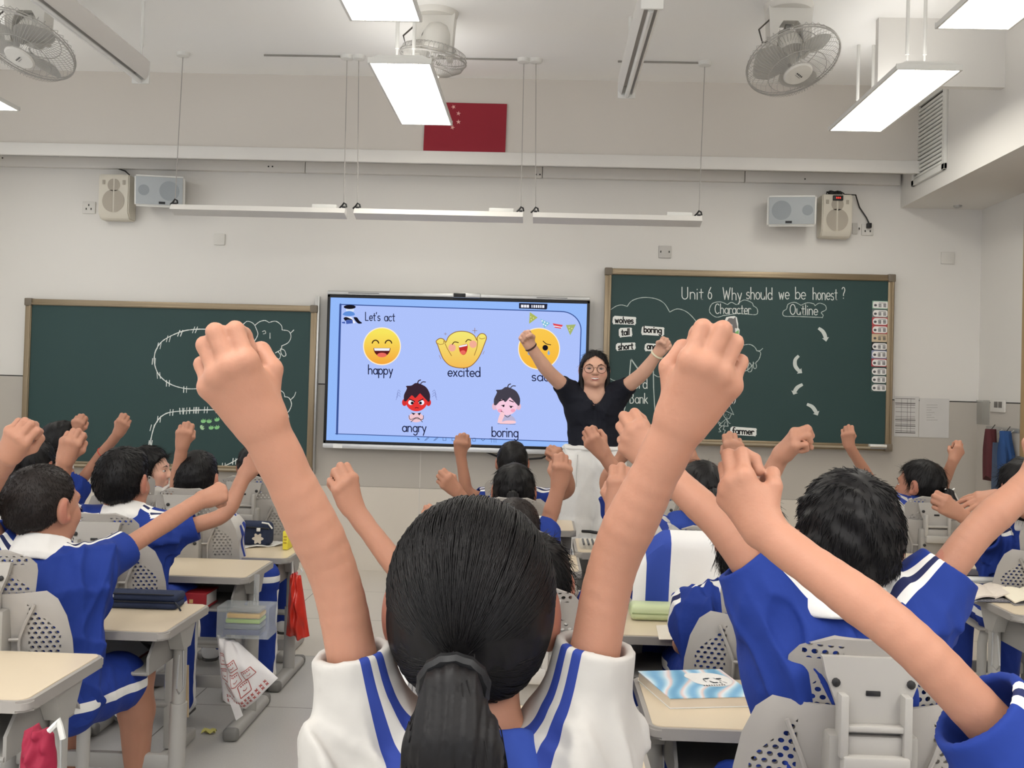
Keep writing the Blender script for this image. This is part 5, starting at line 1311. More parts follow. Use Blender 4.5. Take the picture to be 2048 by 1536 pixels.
# ---- head in its own frame; hs = chin to crown
def head_frame(yaw, pitch=0, roll=0):
    """yaw: degrees turned towards +X from looking at the boards; pitch up; roll towards +X"""
    R = Matrix.Rotation(math.radians(-yaw), 3, 'Z') @ Matrix.Rotation(math.radians(pitch), 3, 'X') @ Matrix.Rotation(math.radians(roll), 3, 'Y')
    return R
def head(S, C, R, hs, face=True, soft=1.0, mouth=None):
    C = Vector(C); Rn = np.array(R)
    def T(x, y, z): return C + R @ (Vector((x, y, z)) * hs)
    def E(c, r, k): S.add(ellip(T(*c), Vector(r) * hs, Rn), k * hs)
    def K(a, b, ra, rb, k): S.add(capsule(T(*a), T(*b), ra * hs, rb * hs), k * hs)
    E((0, -.07, .12), (.345, .43, .375), .1)
    E((0, .10, -.12), (.29, .30, .33), .14)
    K((-.13, .16, -.31), (.13, .16, -.31), .13, .13, .12)
    E((0, .285, -.395), (.10, .10, .085), .08)
    for s in (-1, 1):
        E((s * .165, .25, -.13), (.12, .11, .12), .08)
        E((s * .372, -.06, -.03), (.058, .10, .16), .03)
        S.sub(ellip(T(s * .405, -.01, -.02), Vector((.03, .05, .10)) * hs, Rn), .03 * hs)
        E((s * .365, .01, -.14), (.03, .045, .05), .03)
    if face:
        K((-.15, .33, .09), (.15, .33, .09), .06, .06, .06)
        K((0, .37, .02), (0, .45, -.11), .035, .058, .05)
        for s in (-1, 1):
            E((s * .052, .405, -.135), (.042, .05, .035), .03)
            S.sub(ellip(T(s * .155, .44, -.0), Vector((.085, .05, .045)) * hs, Rn), .06 * hs)
        K((-.085, .365, -.235), (.085, .365, -.235), .028, .028, .03); K((-.075, .365, -.29), (.075, .365, -.29), .032, .032, .03)
        E((0, .385, -.235), (.05, .035, .025), .02)
    return T
def ears_flush(Vv, C, R, hs):
    q = (Vv - V3(C)) @ np.array(R) / hs
    f = np.clip((np.abs(q[:, 0]) - .36) / .05, 0, 1) * (np.abs(q[:, 2] + .05) < .22) * (np.abs(q[:, 1] + .03) < .16) * .45
    lip = np.exp(-((q[:, 0] / .10) ** 2 + ((q[:, 2] + .262) / .045) ** 2) * 2) * (q[:, 1] > .32)
    cheek = np.exp(-(((np.abs(q[:, 0]) - .2) / .1) ** 2 + ((q[:, 2] + .12) / .1) ** 2)) * (q[:, 1] > .15) * .25
    return np.clip(f + lip + cheek, 0, 1) * (np.linalg.norm(q, axis=1) < .75)

# ---- hair
def strands(start, tang, norm, length, lift, r, segs, seed, droop=0., curl=.0, rl=.4):
    """thin tapered hairs as three-sided tubes, returned as vertices and quads"""
    g = np.random.default_rng(seed); n = len(start)
    L = length * (1 - rl + rl * g.random(n)); t = tang / np.maximum(np.linalg.norm(tang, axis=1, keepdims=True), 1e-6)
    jit = g.normal(size=(n, 3)) * .16
    d = t + norm * lift + jit * (1 if curl == 0 else curl); d /= np.linalg.norm(d, axis=1, keepdims=True)
    pts = [start]
    for k in range(segs):
        d2 = d + np.array([0, 0, -droop]) * (k + 1) / segs - norm * lift * .6 * (k + 1) / segs
        d2 /= np.linalg.norm(d2, axis=1, keepdims=True); pts.append(pts[-1] + d2 * (L / segs)[:, None])
    return tubes_np(pts, r)
def tubes_np(pts, r):
    """pts: list of (n,3) arrays along each hair"""
    k = len(pts); n = len(pts[0]); Vs, Fs = [], []
    d = pts[-1] - pts[0]; d /= np.maximum(np.linalg.norm(d, axis=1, keepdims=True), 1e-9)
    a = np.cross(d, np.array([.3, .5, .8])); a /= np.maximum(np.linalg.norm(a, axis=1, keepdims=True), 1e-9); b = np.cross(d, a)
    for i, p in enumerate(pts):
        rr = r * (1 - .75 * (i / (k - 1)) ** 2)
        for j in range(3):
            an = 2 * PI * j / 3; Vs.append(p + (a * math.cos(an) + b * math.sin(an)) * rr)
    Vv = np.concatenate(Vs)
    base = np.arange(n)
    for i in range(k - 1):
        for j in range(3):
            A = (i * 3 + j) * n; B = (i * 3 + (j + 1) % 3) * n; Cc = ((i + 1) * 3 + (j + 1) % 3) * n; Dd = ((i + 1) * 3 + j) * n
            Fs.append(np.stack([base + A, base + B, base + Cc, base + Dd], 1))
    return Vv, np.concatenate(Fs)
def sample(Vv, Q, n, seed, keep=None):
    g = np.random.default_rng(seed)
    a, b, c, d = (Vv[Q[:, i]] for i in range(4)); N_ = np.cross(c - a, d - b); ar = np.linalg.norm(N_, axis=1)
    ctr = (a + b + c + d) / 4
    if keep is not None: ar = ar * keep(ctr)
    i = g.choice(len(Q), n, p=ar / ar.sum()); u = g.random((n, 1)); v = g.random((n, 1))
    P = (a[i] * (1 - u) + b[i] * u) * (1 - v) + (d[i] * (1 - u) + c[i] * u) * v
    return P, N_[i] / np.maximum(np.linalg.norm(N_[i], axis=1, keepdims=True), 1e-9)
def hair_cap(C, R, hs, style, h, seed):
    """scalp shape cut along the hairline; returns vertices and quads"""
    C = Vector(C); Rn = np.array(R); S = Sdf()
    th = {'crop': .012, 'short': .030, 'tousle': .052, 'girl': .04, 'long': .045, 'bob': .055}[style]
    def E(c, r, k): S.add(ellip(C + R @ (Vector(c) * hs), Vector(r) * hs, Rn), k * hs)
    E((0, -.07, .12), (.345 + th, .43 + th, .375 + th * 1.1), .1)
    E((0, -.17, -.05), (.315 + th, .29 + th, .30 + th), .12)                       # back of the head
    if style in ('short', 'tousle'): E((0, .12, .34), (.27, .24, .14 + th), .1)
    if style == 'bob': E((0, -.16, -.26), (.37, .33, .33), .14)
    low = {'crop': -.27, 'short': -.30, 'tousle': -.32, 'girl': -.34, 'long': -.5, 'bob': -.62}[style]
    def keep(P):
        q = (P - V3(C)) @ Rn / hs; y, z, x = q[:, 1], q[:, 2], np.abs(q[:, 0])
        zl = np.interp(y, [-.6, -.22, -.12, -.02, .06, .14, .22, .34, .5], [low, low + .02, -.16, .05, -.04 if style != 'crop' else .02, .12, .26, .33, .36])
        if style in ('long', 'bob'): zl = np.interp(y, [-.6, .05, .12, .2, .3, .5], [low, low + .1, .0, .16, .29, .34])
        zl = zl - .06 * np.clip(1 - x / .12, 0, 1) * (y < -.1) * (style in ('crop', 'short'))
        return (z - zl) * hs
    S.cut(keep, .012 * hs / .2)
    g = np.random.default_rng(seed); K = g.normal(size=(6, 3)) * 70; ph = g.uniform(0, 6.28, 6)
    amp = {'crop': .0006, 'short': .0010, 'tousle': .0018, 'girl': .001, 'long': .001, 'bob': .0014}[style]
    return S.mesh(h, lambda P: amp * np.sum(np.sin(P @ K.T + ph), 1) * .6)

# ---- clothes with a seam coordinate
def polo(name, root, Nk, Sh, El, hip, s, m, m_col, h, seed, sleeve=.62, R=None, loose=1.0, collar=True, hem=None, vneck=False, rot=40, hemr=.054, shr=.063, fold=.015):
    """short sleeved shirt around neck base Nk, shoulders Sh[0..1], elbows El, hips"""
    S = Sdf(); Nk = Vector(Nk); hip = Vector(hip)
    fw = Vector((0, 1, 0)) if R is None else (R @ Vector((0, 1, 0)))
    rt = Vector((1, 0, 0)) if R is None else (R @ Vector((1, 0, 0)))
    chest = Nk.lerp(hip, .38)
    S.add(capsule(chest, hip, .150 * s * loose, .150 * s * loose, (fw, .66)), .03 * s)
    S.add(capsule(Nk.lerp(hip, .18) - rt * .055 * s, Nk.lerp(hip, .18) + rt * .055 * s, .095 * s, .095 * s, (fw, .78)), .05 * s)
    for i in (0, 1):
        sd = -1 if i == 0 else 1
        S.add(capsule(Nk + rt * sd * .03 * s, Vector(Sh[i]), .045 * s, min(.058, shr) * s), .04 * s)
        S.add(capsule(Vector(Sh[i]), Vector(Sh[i]).lerp(chest, .5), .062 * s, .09 * s), .05 * s)
        if El[i] is None: continue
        a = Vector(Sh[i]); e = a.lerp(Vector(El[i]), sleeve)
        S.add(capsule(a, e, shr * s, hemr * s), .035 * s)
    cuts = []
    for i in (0, 1):
        if El[i] is None: continue
        a = Vector(Sh[i]); b = Vector(El[i]); d = (b - a).normalized(); e = a.lerp(b, sleeve)
        S.sub(capsule(e - d * .03 * s, e + d * .12 * s, (hemr - .013) * s, (hemr - .006) * s), .004)
        an = V3(e + d * .004); dn = V3(d); a0 = V3(a)
        cuts.append((an, dn, a0))
    for an, dn, a0 in cuts:
        def fn(P, an=an, dn=dn):
            r = P - an; t = r @ dn; rad = np.linalg.norm(r - t[:, None] * dn, axis=1)
            return np.where(rad < .11 * s, -t, 1.0)
        S.cut(fn, .003)
    # neck opening
    S.sub(capsule(Nk + Vector((0, 0, -.005)) * s, Nk + Vector((0, 0, .12)) * s + fw * .02 * s, .043 * s, .05 * s), .006)
    if vneck: S.sub(capsule(Nk + fw * .10 * s + Vector((0, 0, -.055)) * s, Nk + fw * .06 * s + Vector((0, 0, .05)) * s, .006 * s, .062 * s), .004)
    hz = (hip.z - .06 * s) if hem is None else hem
    S.cut(lambda P: P[:, 2] - hz, .004)
    fold_ = folds(fold * s, seed, .8)
    def drape(P):
        w = np.ones(len(P))
        for an, dn, a0 in cuts: w *= np.clip((np.linalg.norm(P - an, axis=1) - .058 * s) / (.055 * s), .10, 1)
        w *= np.clip((np.linalg.norm(P - V3(Nk), axis=1) - .05 * s) / (.05 * s), .3, 1)
        return fold_(P) * w
    Vv, Q = S.mesh(h, drape)
    Vv = relax(Vv, Q, 2, .4)
    seam = np.full(len(Vv), 1.0)
    for i in (0, 1):
        a = V3(Sh[i]); nk = V3(Nk)
        if El[i] is None: b = a + np.array([0, 0, -.1])
        else: b = V3(El[i])
        d = (b - a) / np.linalg.norm(b - a)
        lat = V3(rt) * (-1 if i == 0 else 1); up = np.array([0, 0, 1.0])
        l, u = d @ lat, d @ up
        pr = -u * lat + l * up if abs(l) + abs(u) > .2 else up
        pr = pr - d * (pr @ d); nn = np.linalg.norm(pr); pr = pr / nn if nn > 1e-6 else up
        sdv = np.cross(d, pr)
        r = Vv - a; t = r @ d
        rp = r @ pr; rs = r @ sdv
        bk = -1.0 if sdv[1] > 0 else 1.0; ro = math.radians(rot) * bk * min(1, max(0, u + .35))
        ang = np.arctan2(rs, rp) - ro; ang = (ang + PI) % (2 * PI) - PI
        on = (t > -.015 * s) & (np.abs(ang) < 1.2) & (np.linalg.norm(r - t[:, None] * d, axis=1) < .1 * s)
        seam = np.where(on, ang * .064 * s, seam)
        # shoulder part: from the sleeve head to the neck
        w = nk - a; Lw = np.linalg.norm(w); w = w / Lw; tw = r @ w
        perp = np.cross(w, up); perp /= np.linalg.norm(perp)
        on2 = (~on) & (tw > -.02) & (tw < Lw) & (r @ up > .0) & (np.linalg.norm(r - tw[:, None] * w, axis=1) < .1 * s)
        sgn = 1 if (perp @ sdv) > 0 else -1
        seam = np.where(on2, (r @ perp) * sgn - ro * .064 * s * (1 - .55 * np.clip(tw / Lw, 0, 1)), seam)
    me = np_mesh(name, Vv, Q); add_attr(me, 'seam', np.abs(seam))
    o = finish(me, 'shirt', m, root, angle=0)
    if collar:
        cs = Sdf(); c0 = Nk + Vector((0, 0, .028)) * s
        fwd = fw * .012 * s
        cs.add(capsule(c0 - Vector((0, 0, .02)) * s - fwd * .8, c0 + Vector((0, 0, .045)) * s + fwd, .088 * s, .064 * s, (fw, .95)), .01)
        cs.sub(capsule(c0 + Vector((0, 0, -.05)) * s, c0 + Vector((0, 0, .10)) * s + fwd, .056 * s, .055 * s), .004)
        n3 = V3((fw * .35 + Vector((0, 0, 1))).normalized()); cc = V3(c0 + Vector((0, 0, .034)) * s)
        cs.cut(lambda P: -((P - cc) @ n3) , .004)
        n4 = V3((fw * .2 + Vector((0, 0, 1))).normalized()); c4 = V3(c0 - Vector((0, 0, .03)) * s)
        cs.cut(lambda P: ((P - c4) @ n4), .004)
        cv, cq = cs.mesh(min(h, .004), folds(.002 * s, seed + 5))
        finish(np_mesh('collar', cv, cq), 'collar', m_col, root, angle=0)
    return o
def trousers(root, hip, knees, ankles, s, m, h, seed, shorts=False, name='trousers', wide=1.0):
    S = Sdf(); hip = Vector(hip)
    S.add(capsule(hip + Vector((-.055 * s, 0, .0)), hip + Vector((.055 * s, 0, .0)), .105 * s, .105 * s), .03)
    seam = None
    for i, sd in ((0, -1), (1, 1)):
        hj = hip + Vector((sd * .075 * s, 0, -.01)); k = Vector(knees[i])
        S.add(capsule(hj, hj.lerp(k, .68) if shorts else k, .085 * s, (.088 if shorts else .064) * s * wide), .03)
        if not shorts: S.add(capsule(k, Vector(ankles[i]), .064 * s * wide, .055 * s * wide), .025)
    Vv, Q = S.mesh(h, folds(.006 * s, seed))
    seam = np.full(len(Vv), 1.0)
    for i, sd in ((0, -1), (1, 1)):
        hj = V3(hip + Vector((sd * .075 * s, 0, -.01))); k = V3(knees[i]); a = V3(ankles[i]); c = (hj + k) / 2
        on = (Vv[:, 0] - np.where(Vv[:, 2] > k[2] - .06, c[0], (k[0] + a[0]) / 2)) * sd > .03 * s
        dkn = k - hj; t = np.clip(((Vv - hj) @ dkn) / (dkn @ dkn), 0, 1); zc = hj[2] + t * dkn[2]
        t2 = np.clip((k[2] - Vv[:, 2]) / max(k[2] - a[2], .05), 0, 1); yc = k[1] + t2 * (a[1] - k[1])
        up_ = np.abs(Vv[:, 2] - zc) < .085 * s
        seam = np.where(on, np.where((Vv[:, 1] < k[1] - .03) | up_ & (Vv[:, 2] > k[2] - .05), Vv[:, 2] - zc, Vv[:, 1] - yc), seam)
    me = np_mesh(name, Vv, Q); add_attr(me, 'seam', np.abs(seam))
    return finish(me, name, m, root, angle=0)
def shoe(root, ank, fwd=(0, 1, 0), s=1.0, m=None):
    f = Vector(fwd).normalized(); a = Vector(ank); S = Sdf(); z0 = a.z - .075 * s
    hl = Vector((a.x, a.y, z0 + .035 * s)) - f * .03 * s
    S.add(capsule(hl, hl + f * .13 * s - Vector((0, 0, .006)), .038 * s, .032 * s), .01); S.add(capsule(hl + Vector((0, 0, .01)), a + Vector((0, 0, .0)), .036 * s, .034 * s), .02)
    S.cut(lambda P: P[:, 2] - (z0 + .008), .004)
    v, q = S.mesh(.006); o = finish(np_mesh('shoe', v, q), 'shoe', m or m_shoe, root, angle=0)
    one('sole', m_sole, lambda b: (b.lathe(hl - Vector((0, 0, .031 * s)), [(.037 * s, -.004), (.037 * s, .008)], 14), b.box(hl + Vector((-.03 * s, 0, -.035 * s)), hl + Vector((.03 * s, .14 * s, -.023 * s)), .006)), o)
# ================================================================ the children
def arm_sdf(S, Sh, El, Wr, s, palm, along, side, mode, hsn=1.0, rad=(.0295, .027, .0305, .0232)):
    ru, re, rf, rw = (r * s for r in rad)
    Sh, El, Wr = Vector(Sh), Vector(El), Vector(Wr)
    # rounded path through the elbow with a smooth change of girth
    l1, l2 = (El - Sh).length, (Wr - El).length; c = min(.30 * l1, .30 * l2, .05)
    A_, B_ = El + (Sh - El).normalized() * c, El + (Wr - El).normalized() * c
    path = [Sh.lerp(A_, t) for t in (0, .35, .7)] + [A_ * (1 - t) ** 2 + El * 2 * t * (1 - t) + B_ * t * t for t in (0, .2, .4, .6, .8, 1)] + [B_.lerp(Wr, t) for t in (.15, .3, .45, .6, .8, 1)]
    tot = 0; arc_ = [0]
    for a, b in zip(path, path[1:]): arc_.append(arc_[-1] + (b - a).length)
    e0 = arc_[5] + (arc_[6] - arc_[5]) * .5; Lt = arc_[-1]
    rr = np.interp(arc_, [0, e0 * .6, e0 - .01, e0 + .02, e0 + (Lt - e0) * .28, e0 + (Lt - e0) * .62, e0 + (Lt - e0) * .9, Lt], [ru * 1.06, ru * .99, re * 1.05, re * 1.07, rf, (rf * .55 + rw * .45), rw * 1.02, rw])
    for q in range(len(path) - 1): S.add(capsule(path[q], path[q + 1], float(rr[q]), float(rr[q + 1])), .0015 if q else .012 * s)
    z, y = frame(along, palm)
    S.add(capsule(El.lerp(Wr, .8), Wr + z * .012 * s, rw * 1.04, rw * 1.04, (y, .88)), .012 * s)
    return hand(S, Wr, along, palm, s * hsn, side, mode)
m_eye = mat('eye_white', (236, 232, 228), .2); m_iris = mat('iris_brown', (36, 25, 22), .15); m_brow = mat('brow_dark', (52, 42, 38), .8)
def face_parts(C, R, hs, root):
    Rn = np.array(R); T = lambda x, y, z: C + R @ (Vector((x, y, z)) * hs)
    for sx in (-1, 1):
        for nm, m, prim in (('eye', m_eye, [ellip(T(sx * .155, .335, -.002), Vector((.06, .04, .022)) * hs, Rn)]), ('eyebrow', m_brow, [capsule(T(sx * .08, .395, .088), T(sx * .15, .395, .112), .011 * hs, .012 * hs), capsule(T(sx * .15, .395, .112), T(sx * .24, .335, .085), .012 * hs, .006 * hs)])):
            P = Sdf()
            for p in prim: P.add(p, .002)
            v, f = P.mesh(.0022); o = finish(np_mesh(nm, v, f), nm, m, root, angle=0)
            if nm == 'eye':
                P = Sdf(); P.add(ellip(T(sx * .155, .366, -.002), Vector((.034, .014, .023)) * hs, Rn)); P.add(capsule(T(sx * .095, .362, .014), T(sx * .22, .340, .012), .007 * hs, .007 * hs), .002)
                v, f = P.mesh(.002); finish(np_mesh('iris', v, f), 'iris', m_iris, o, angle=0)
def child(label, d, hp, hs, yaw=0, pitch=0, roll=0, style='short', shirt='blue', arms=(None, None), sh=None, nk=None, s=None, h=.0045, seed=1, nstr=0,
          skin=None, hip_dx=0, hip_y=None, face=True, legs='trousers', knees=None, m_h=None, neck_lean=0, sleeve=.62, loose=1.0, hip_z=.50, pk=None, group='pupils with raised fists'):
    C = W(hp[0], hp[1], d); R = head_frame(yaw, pitch, roll); s = s or hs / .225
    Nk = W(*nk) if nk else C + Vector((0, -.03 + neck_lean, -.64 * hs))
    Sh = []
    for i, sd in ((0, -1), (1, 1)):
        if sh and sh[i]: Sh.append(W(*sh[i]))
        else: Sh.append(Nk + Vector((sd * (.125 if arms[i] else .135) * s, 0, (-.03 if arms[i] else -.06) * s)))
    hip = Vector((Nk.x + hip_dx, (Nk.y - .04) if hip_y is None else hip_y, hip_z))
    root = thing('person', label, 'person', (hip.x, hip.y, 0), group=group)
    S = Sdf(); El = [None, None]
    head(S, C, R, hs, face)
    S.add(capsule(C + R @ Vector((0, -.09, -.22)) * hs, Nk + Vector((0, 0, -.015)), .052 * s, .056 * s), .03 * s)
    S.add(capsule(Nk - Vector((0, 0, .04)), hip, .085 * s, .10 * s, ((0, 1, 0), .62)), .04 * s)
    for i, sd in ((0, -1), (1, 1)):
        S.add(capsule(Nk - Vector((0, 0, .02)), Sh[i], .045 * s, .042 * s), .03 * s)
        a = arms[i]
        if a is None:
            El[i] = Sh[i] + Vector((sd * .045 * s, .05 * s, -.20 * s)); wr = El[i] + Vector((-sd * .05, .19, .035)) * s
            arm_sdf(S, Sh[i], El[i], wr, s, (0, 0, -1), (-sd * .3, 1, 0), sd, 'tight')
        else:
            El[i] = W(*a['el']); wr = W(*a['wr']); fp = W(*a['fist'])
            arm_sdf(S, Sh[i], El[i], wr, a.get('s', s), a.get('palm', (0, 1, 0)), fp - wr, sd, a.get('mode', 'fist'), a.get('hs', 1.0), a.get('rad', (.0295, .027, .0305, .0232)))
    kn = knees or [hip + Vector((sd * .10 * s, .34 * s, .0)) for sd in (-1, 1)]
    an = [Vector((k.x, k.y + .03, max(.085, k.z - .40))) for k in kn]
    if legs == 'shorts':
        for i in (0, 1):
            hj = hip + Vector(((-1, 1)[i] * .075 * s, 0, -.01))
            S.add(capsule(hj, kn[i], .075 * s, .052 * s), .02); S.add(capsule(kn[i], kn[i].lerp(an[i], .35), .05 * s, .052 * s), .02); S.add(capsule(kn[i].lerp(an[i], .35), an[i], .052 * s, .034 * s), .02)
    Vv, Q = S.mesh(h)
    Vv = relax(Vv, Q, 1, .35)
    me = np_mesh('body', Vv, Q); add_attr(me, 'flush', ears_flush(Vv, C, R, hs))
    body = finish(me, 'body', skin or m_skin, root, angle=0)
    # hair
    hv, hq = hair_cap(C, R, hs, style, max(.003, h * .8), seed)
    mh = m_h or (m_hair3 if style == 'crop' else m_hair)
    if nstr:
        Rn = np.array(R); up = lambda p: V3(C + R @ (Vector(p) * hs))
        P, N_ = sample(hv, hq, nstr, seed)
        flip = np.sum((P - V3(C)) * N_, 1) < 0; N_[flip] *= -1
        tg = P - up((.03, -.25, .45)); tg -= N_ * np.sum(tg * N_, 1, keepdims=True); 
        sc = hs / .23
        L_, lift, rr = {'crop': (.010, .9, .0006), 'short': (.018, .26, .0009), 'tousle': (.022, .14, .001), 'girl': (.05, .08, .0008), 'long': (.06, .06, .0008), 'bob': (.06, .10, .0009)}[style]
        sv, sq = strands(P - N_ * .001, tg, N_, L_ * sc, lift, rr * sc, 4, seed + 3, droop=.3)
        hq2 = np.concatenate([hq, sq + len(hv)]); hv2 = np.concatenate([hv, sv])
    else: hv2, hq2 = hv, hq
    hair = finish(np_mesh('hair', hv2, hq2), 'hair', mh, root, angle=0)
    face_parts(C, R, hs, root)
    mb, mc = (m_blue, m_collar_w) if shirt == 'blue' else (m_whitep, m_collar_b)
    polo('shirt', root, Nk, Sh, El, hip, s, mb, mc, max(h, .004), seed, sleeve=sleeve, loose=loose, **(pk or {}))
    if legs == 'shorts':
        trousers(root, hip, kn, an, s, m_trous, .006, seed, shorts=True, name='shorts')
    else: trousers(root, hip, kn, an, s, m_trous, .008, seed)
    for a in an: shoe(root, a, s=s * .95)
    return dict(root=root, C=C, R=R, hs=hs, s=s, Nk=Nk, Sh=Sh, hip=hip, hair=hair)
def A(el, wr, fist, palm=(0, 1, 0), **k): return dict(el=el, wr=wr, fist=fist, palm=palm, **k)

def flow_hair(P, tie, ntraces, seed, back, r=.0009, npt=12, off=.006):
    """hairs combed over the scalp to a tie; tie in head units"""
    C, R, hs = P['C'], P['R'], P['hs']; Rn = np.array(R); g = np.random.default_rng(seed)
    th = .04; El_ = [((0, -.07, .12), (.345 + th, .43 + th, .375 + th * 1.1)), ((0, -.17, -.05), (.315 + th, .29 + th, .30 + th))]
    c0 = np.array([0, -.12, .04])
    def surf(D):
        out = np.zeros(len(D))
        for c, rr in El_:
            c, rr = np.array(c), np.array(rr); o = (c0 - c) / rr; d = D / rr
            a = np.sum(d * d, 1); b = 2 * d @ o; cc = o @ o - 1
            out = np.maximum(out, (-b + np.sqrt(np.maximum(b * b - 4 * a * cc, 0))) / (2 * a))
        return out
    D = g.normal(size=(ntraces * 2, 3)); D /= np.linalg.norm(D, axis=1, keepdims=True)
    q = c0 + D * surf(D)[:, None]
    zl = np.interp(q[:, 1], [-.6, -.22, -.12, -.02, .06, .14, .22, .34, .5], [-.33, -.31, -.16, .05, .0, .14, .28, .35, .38])
    D = D[q[:, 2] > zl][:ntraces]
    T = np.array(tie) - c0; T /= np.linalg.norm(T)
    pts = []; n = len(D); o = off * (.3 + g.random(n)); tj = T + g.normal(size=(n, 3)) * .025
    for k in range(npt):
        t = k / (npt - 1); t = t ** .9
        d = D * (1 - t) + tj * t; d /= np.linalg.norm(d, axis=1, keepdims=True)
        rr = surf(d) + (o + .012 * np.sin(PI * t) + .05 * np.clip((t - .85) / .15, 0, 1)) / hs * (.23 if False else .25)
        pts.append(V3(C) + ((c0 + d * rr[:, None]) * hs) @ Rn.T)
    v, f = tubes_np(pts, r)
    return v, f
def ponytail(P, tie, path, radii, seed, n, r=.001, name='ponytail', clip=None):
    """hair tail hanging from the tie along world points"""
    S = Sdf()
    for a, b, ra, rb in zip(path, path[1:], radii, radii[1:]): S.add(capsule(a, b, ra, rb, ((0, 1, 0), .7)), .02)
    g = np.random.default_rng(seed)
    v, q = S.mesh(.004, lambda X: .0012 * np.sin(X[:, 0] * 620 + 3 * np.sin(X[:, 2] * 30)) + .001 * np.sin(X[:, 0] * 260 + 2))
    th = g.uniform(0, 2 * PI, n); rr = .75 + .35 * g.random(n); pts = []
    for p, ra in zip(path, radii):
        c = V3(p); th2 = th + .12 * g.normal(size=n)
        pts.append(c + np.stack([np.cos(th2) * ra * rr, np.sin(th2) * ra * .7 * rr, g.normal(size=n) * .008], 1))
    sv, sq = tubes_np(pts, r)
    return finish(np_mesh(name, np.concatenate([v, sv]), np.concatenate([q, sq + len(v)])), name, m_hair, P['root'], angle=0)

# ---- the girl with the ponytail nearest the camera
FG = child('person with black ponytail and white striped shirt, both fists high, nearest the camera', 1.25, (945, 1212), .252, pitch=10, style='girl', shirt='white', h=.003, seed=3, s=1.08,
    nk=(945, 1572, 1.19), sh=((742, 1510, 1.22), (1152, 1512, 1.22)), pk=dict(hemr=.044, shr=.055, rot=48), sleeve=.57, hip_z=.48, loose=.86,
    arms=(A((673, 1150, 1.20), (527, 852, 1.14), (470, 768, 1.115), (0, 1, .15), s=1.0, hs=1.02), A((1222, 1125, 1.20), (1358, 850, 1.14), (1406, 770, 1.115), (0, 1, .15), s=1.0, hs=1.02)))
tie = (-.03, -.60, -.075)
v, f = flow_hair(FG, tie, 2600, 5, -.6, r=.0009)
finish(np_mesh('combed_hair', v, f), 'combed_hair', m_hair, FG['hair'], angle=0)
C_, R_, h_ = FG['C'], FG['R'], FG['hs']; TP = C_ + R_ @ (Vector(tie) * h_)
pth = [TP, TP + Vector((0, -.035, -.012)), TP + Vector((.004, -.05, -.06)), TP + Vector((.01, -.045, -.13)), TP + Vector((.012, -.03, -.21)), TP + Vector((.012, -.02, -.30))]
ponytail(FG, tie, pth, [.022, .027, .045, .058, .062, .05], 9, 2600, .0009)
ax_ = (pth[1] - pth[0]).normalized(); u_ = ax_.orthogonal().normalized(); w_ = ax_.cross(u_); tc_ = TP + ax_ * .018
one('hair_tie', m_black, lambda b: b.tube([tc_ + (u_ * math.cos(2 * PI * i / 28) + w_ * math.sin(2 * PI * i / 28)) * (.031 + .0015 * (i % 2)) for i in range(28)], .0085, 8, closed=True), FG['root'])

# ---- right-centre file
TA = child('person in blue cut by the lower right corner, forearm crossing the picture', 1.05, (2330, 1150), .24, yaw=-10, style='short', h=.003, seed=21, s=.95,
    nk=(2300, 1500, 1.0), sh=((2085, 1560, 1.0), None), sleeve=.47, loose=1.0,
    arms=(A((1810, 1268, 1.0), (1532, 1066, 1.10), (1465, 965, 1.12), (.75, .65, .1), s=.80, hs=1.0), None))
BB = child('person in blue with thick tousled black hair, seen from behind, arms spread', 1.9, (1697, 1075), .226, yaw=6, style='tousle', h=.0035, seed=22, nstr=5200, s=1.08,
    nk=(1680, 1235, 1.88), sh=((1548, 1205, 1.9), (1838, 1215, 1.9)), sleeve=.50, loose=.93, hip_z=.48,
    arms=(A((1437, 1045, 1.92), (1318, 932, 1.98), (1272, 880, 2.0), (.2, 1, .2), s=1.06, hs=1.0), A((1955, 1060, 1.9), (2075, 955, 1.92), (2110, 905, 1.92), (0, 1, 0), s=1.06)))
D2 = child('person in blue with chin-length black hair leaning left, behind the two crossing arms', 2.9, (1498, 1075), .235, yaw=0, style='bob', h=.0045, seed=23, s=1.1, nstr=1500,
    nk=(1475, 1215, 2.88), sh=((1412, 1238, 2.86), (1540, 1190, 2.9)), hip_dx=.02,
    arms=(A((1362, 1290, 2.92), (1385, 1285, 3.12), (1390, 1280, 3.2), (0, 0, -1), s=1.0), A((1512, 1010, 2.95), (1560, 912, 2.9), (1590, 878, 2.86), (.3, .5, -.8), s=1.0)))
GG = child('person in white with a small hair bun, above the tracksuit jacket', 3.8, (1402, 988), .235, yaw=-8, style='girl', shirt='white', h=.005, seed=24, nstr=900,
    nk=(1375, 1062, 3.8), arms=(A((1275, 1012, 3.85), (1208, 908, 3.8), (1185, 882, 3.78), (.3, .9, .2), s=1.0), A((1480, 1010, 3.85), (1470, 930, 3.9), (1468, 900, 3.9))))
EE = child('person in blue hidden behind the big raised arm, elbow sticking out', 4.9, (1292, 975), .235, style='short', h=.006, seed=25,
    arms=(A((1206, 962, 4.9), (1245, 912, 4.85), (1262, 893, 4.8), s=1.05), A((1412, 955, 4.85), (1382, 915, 4.8), (1372, 897, 4.8), s=1.05)), sh=((1238, 1030, 4.9), (1350, 1030, 4.9)))
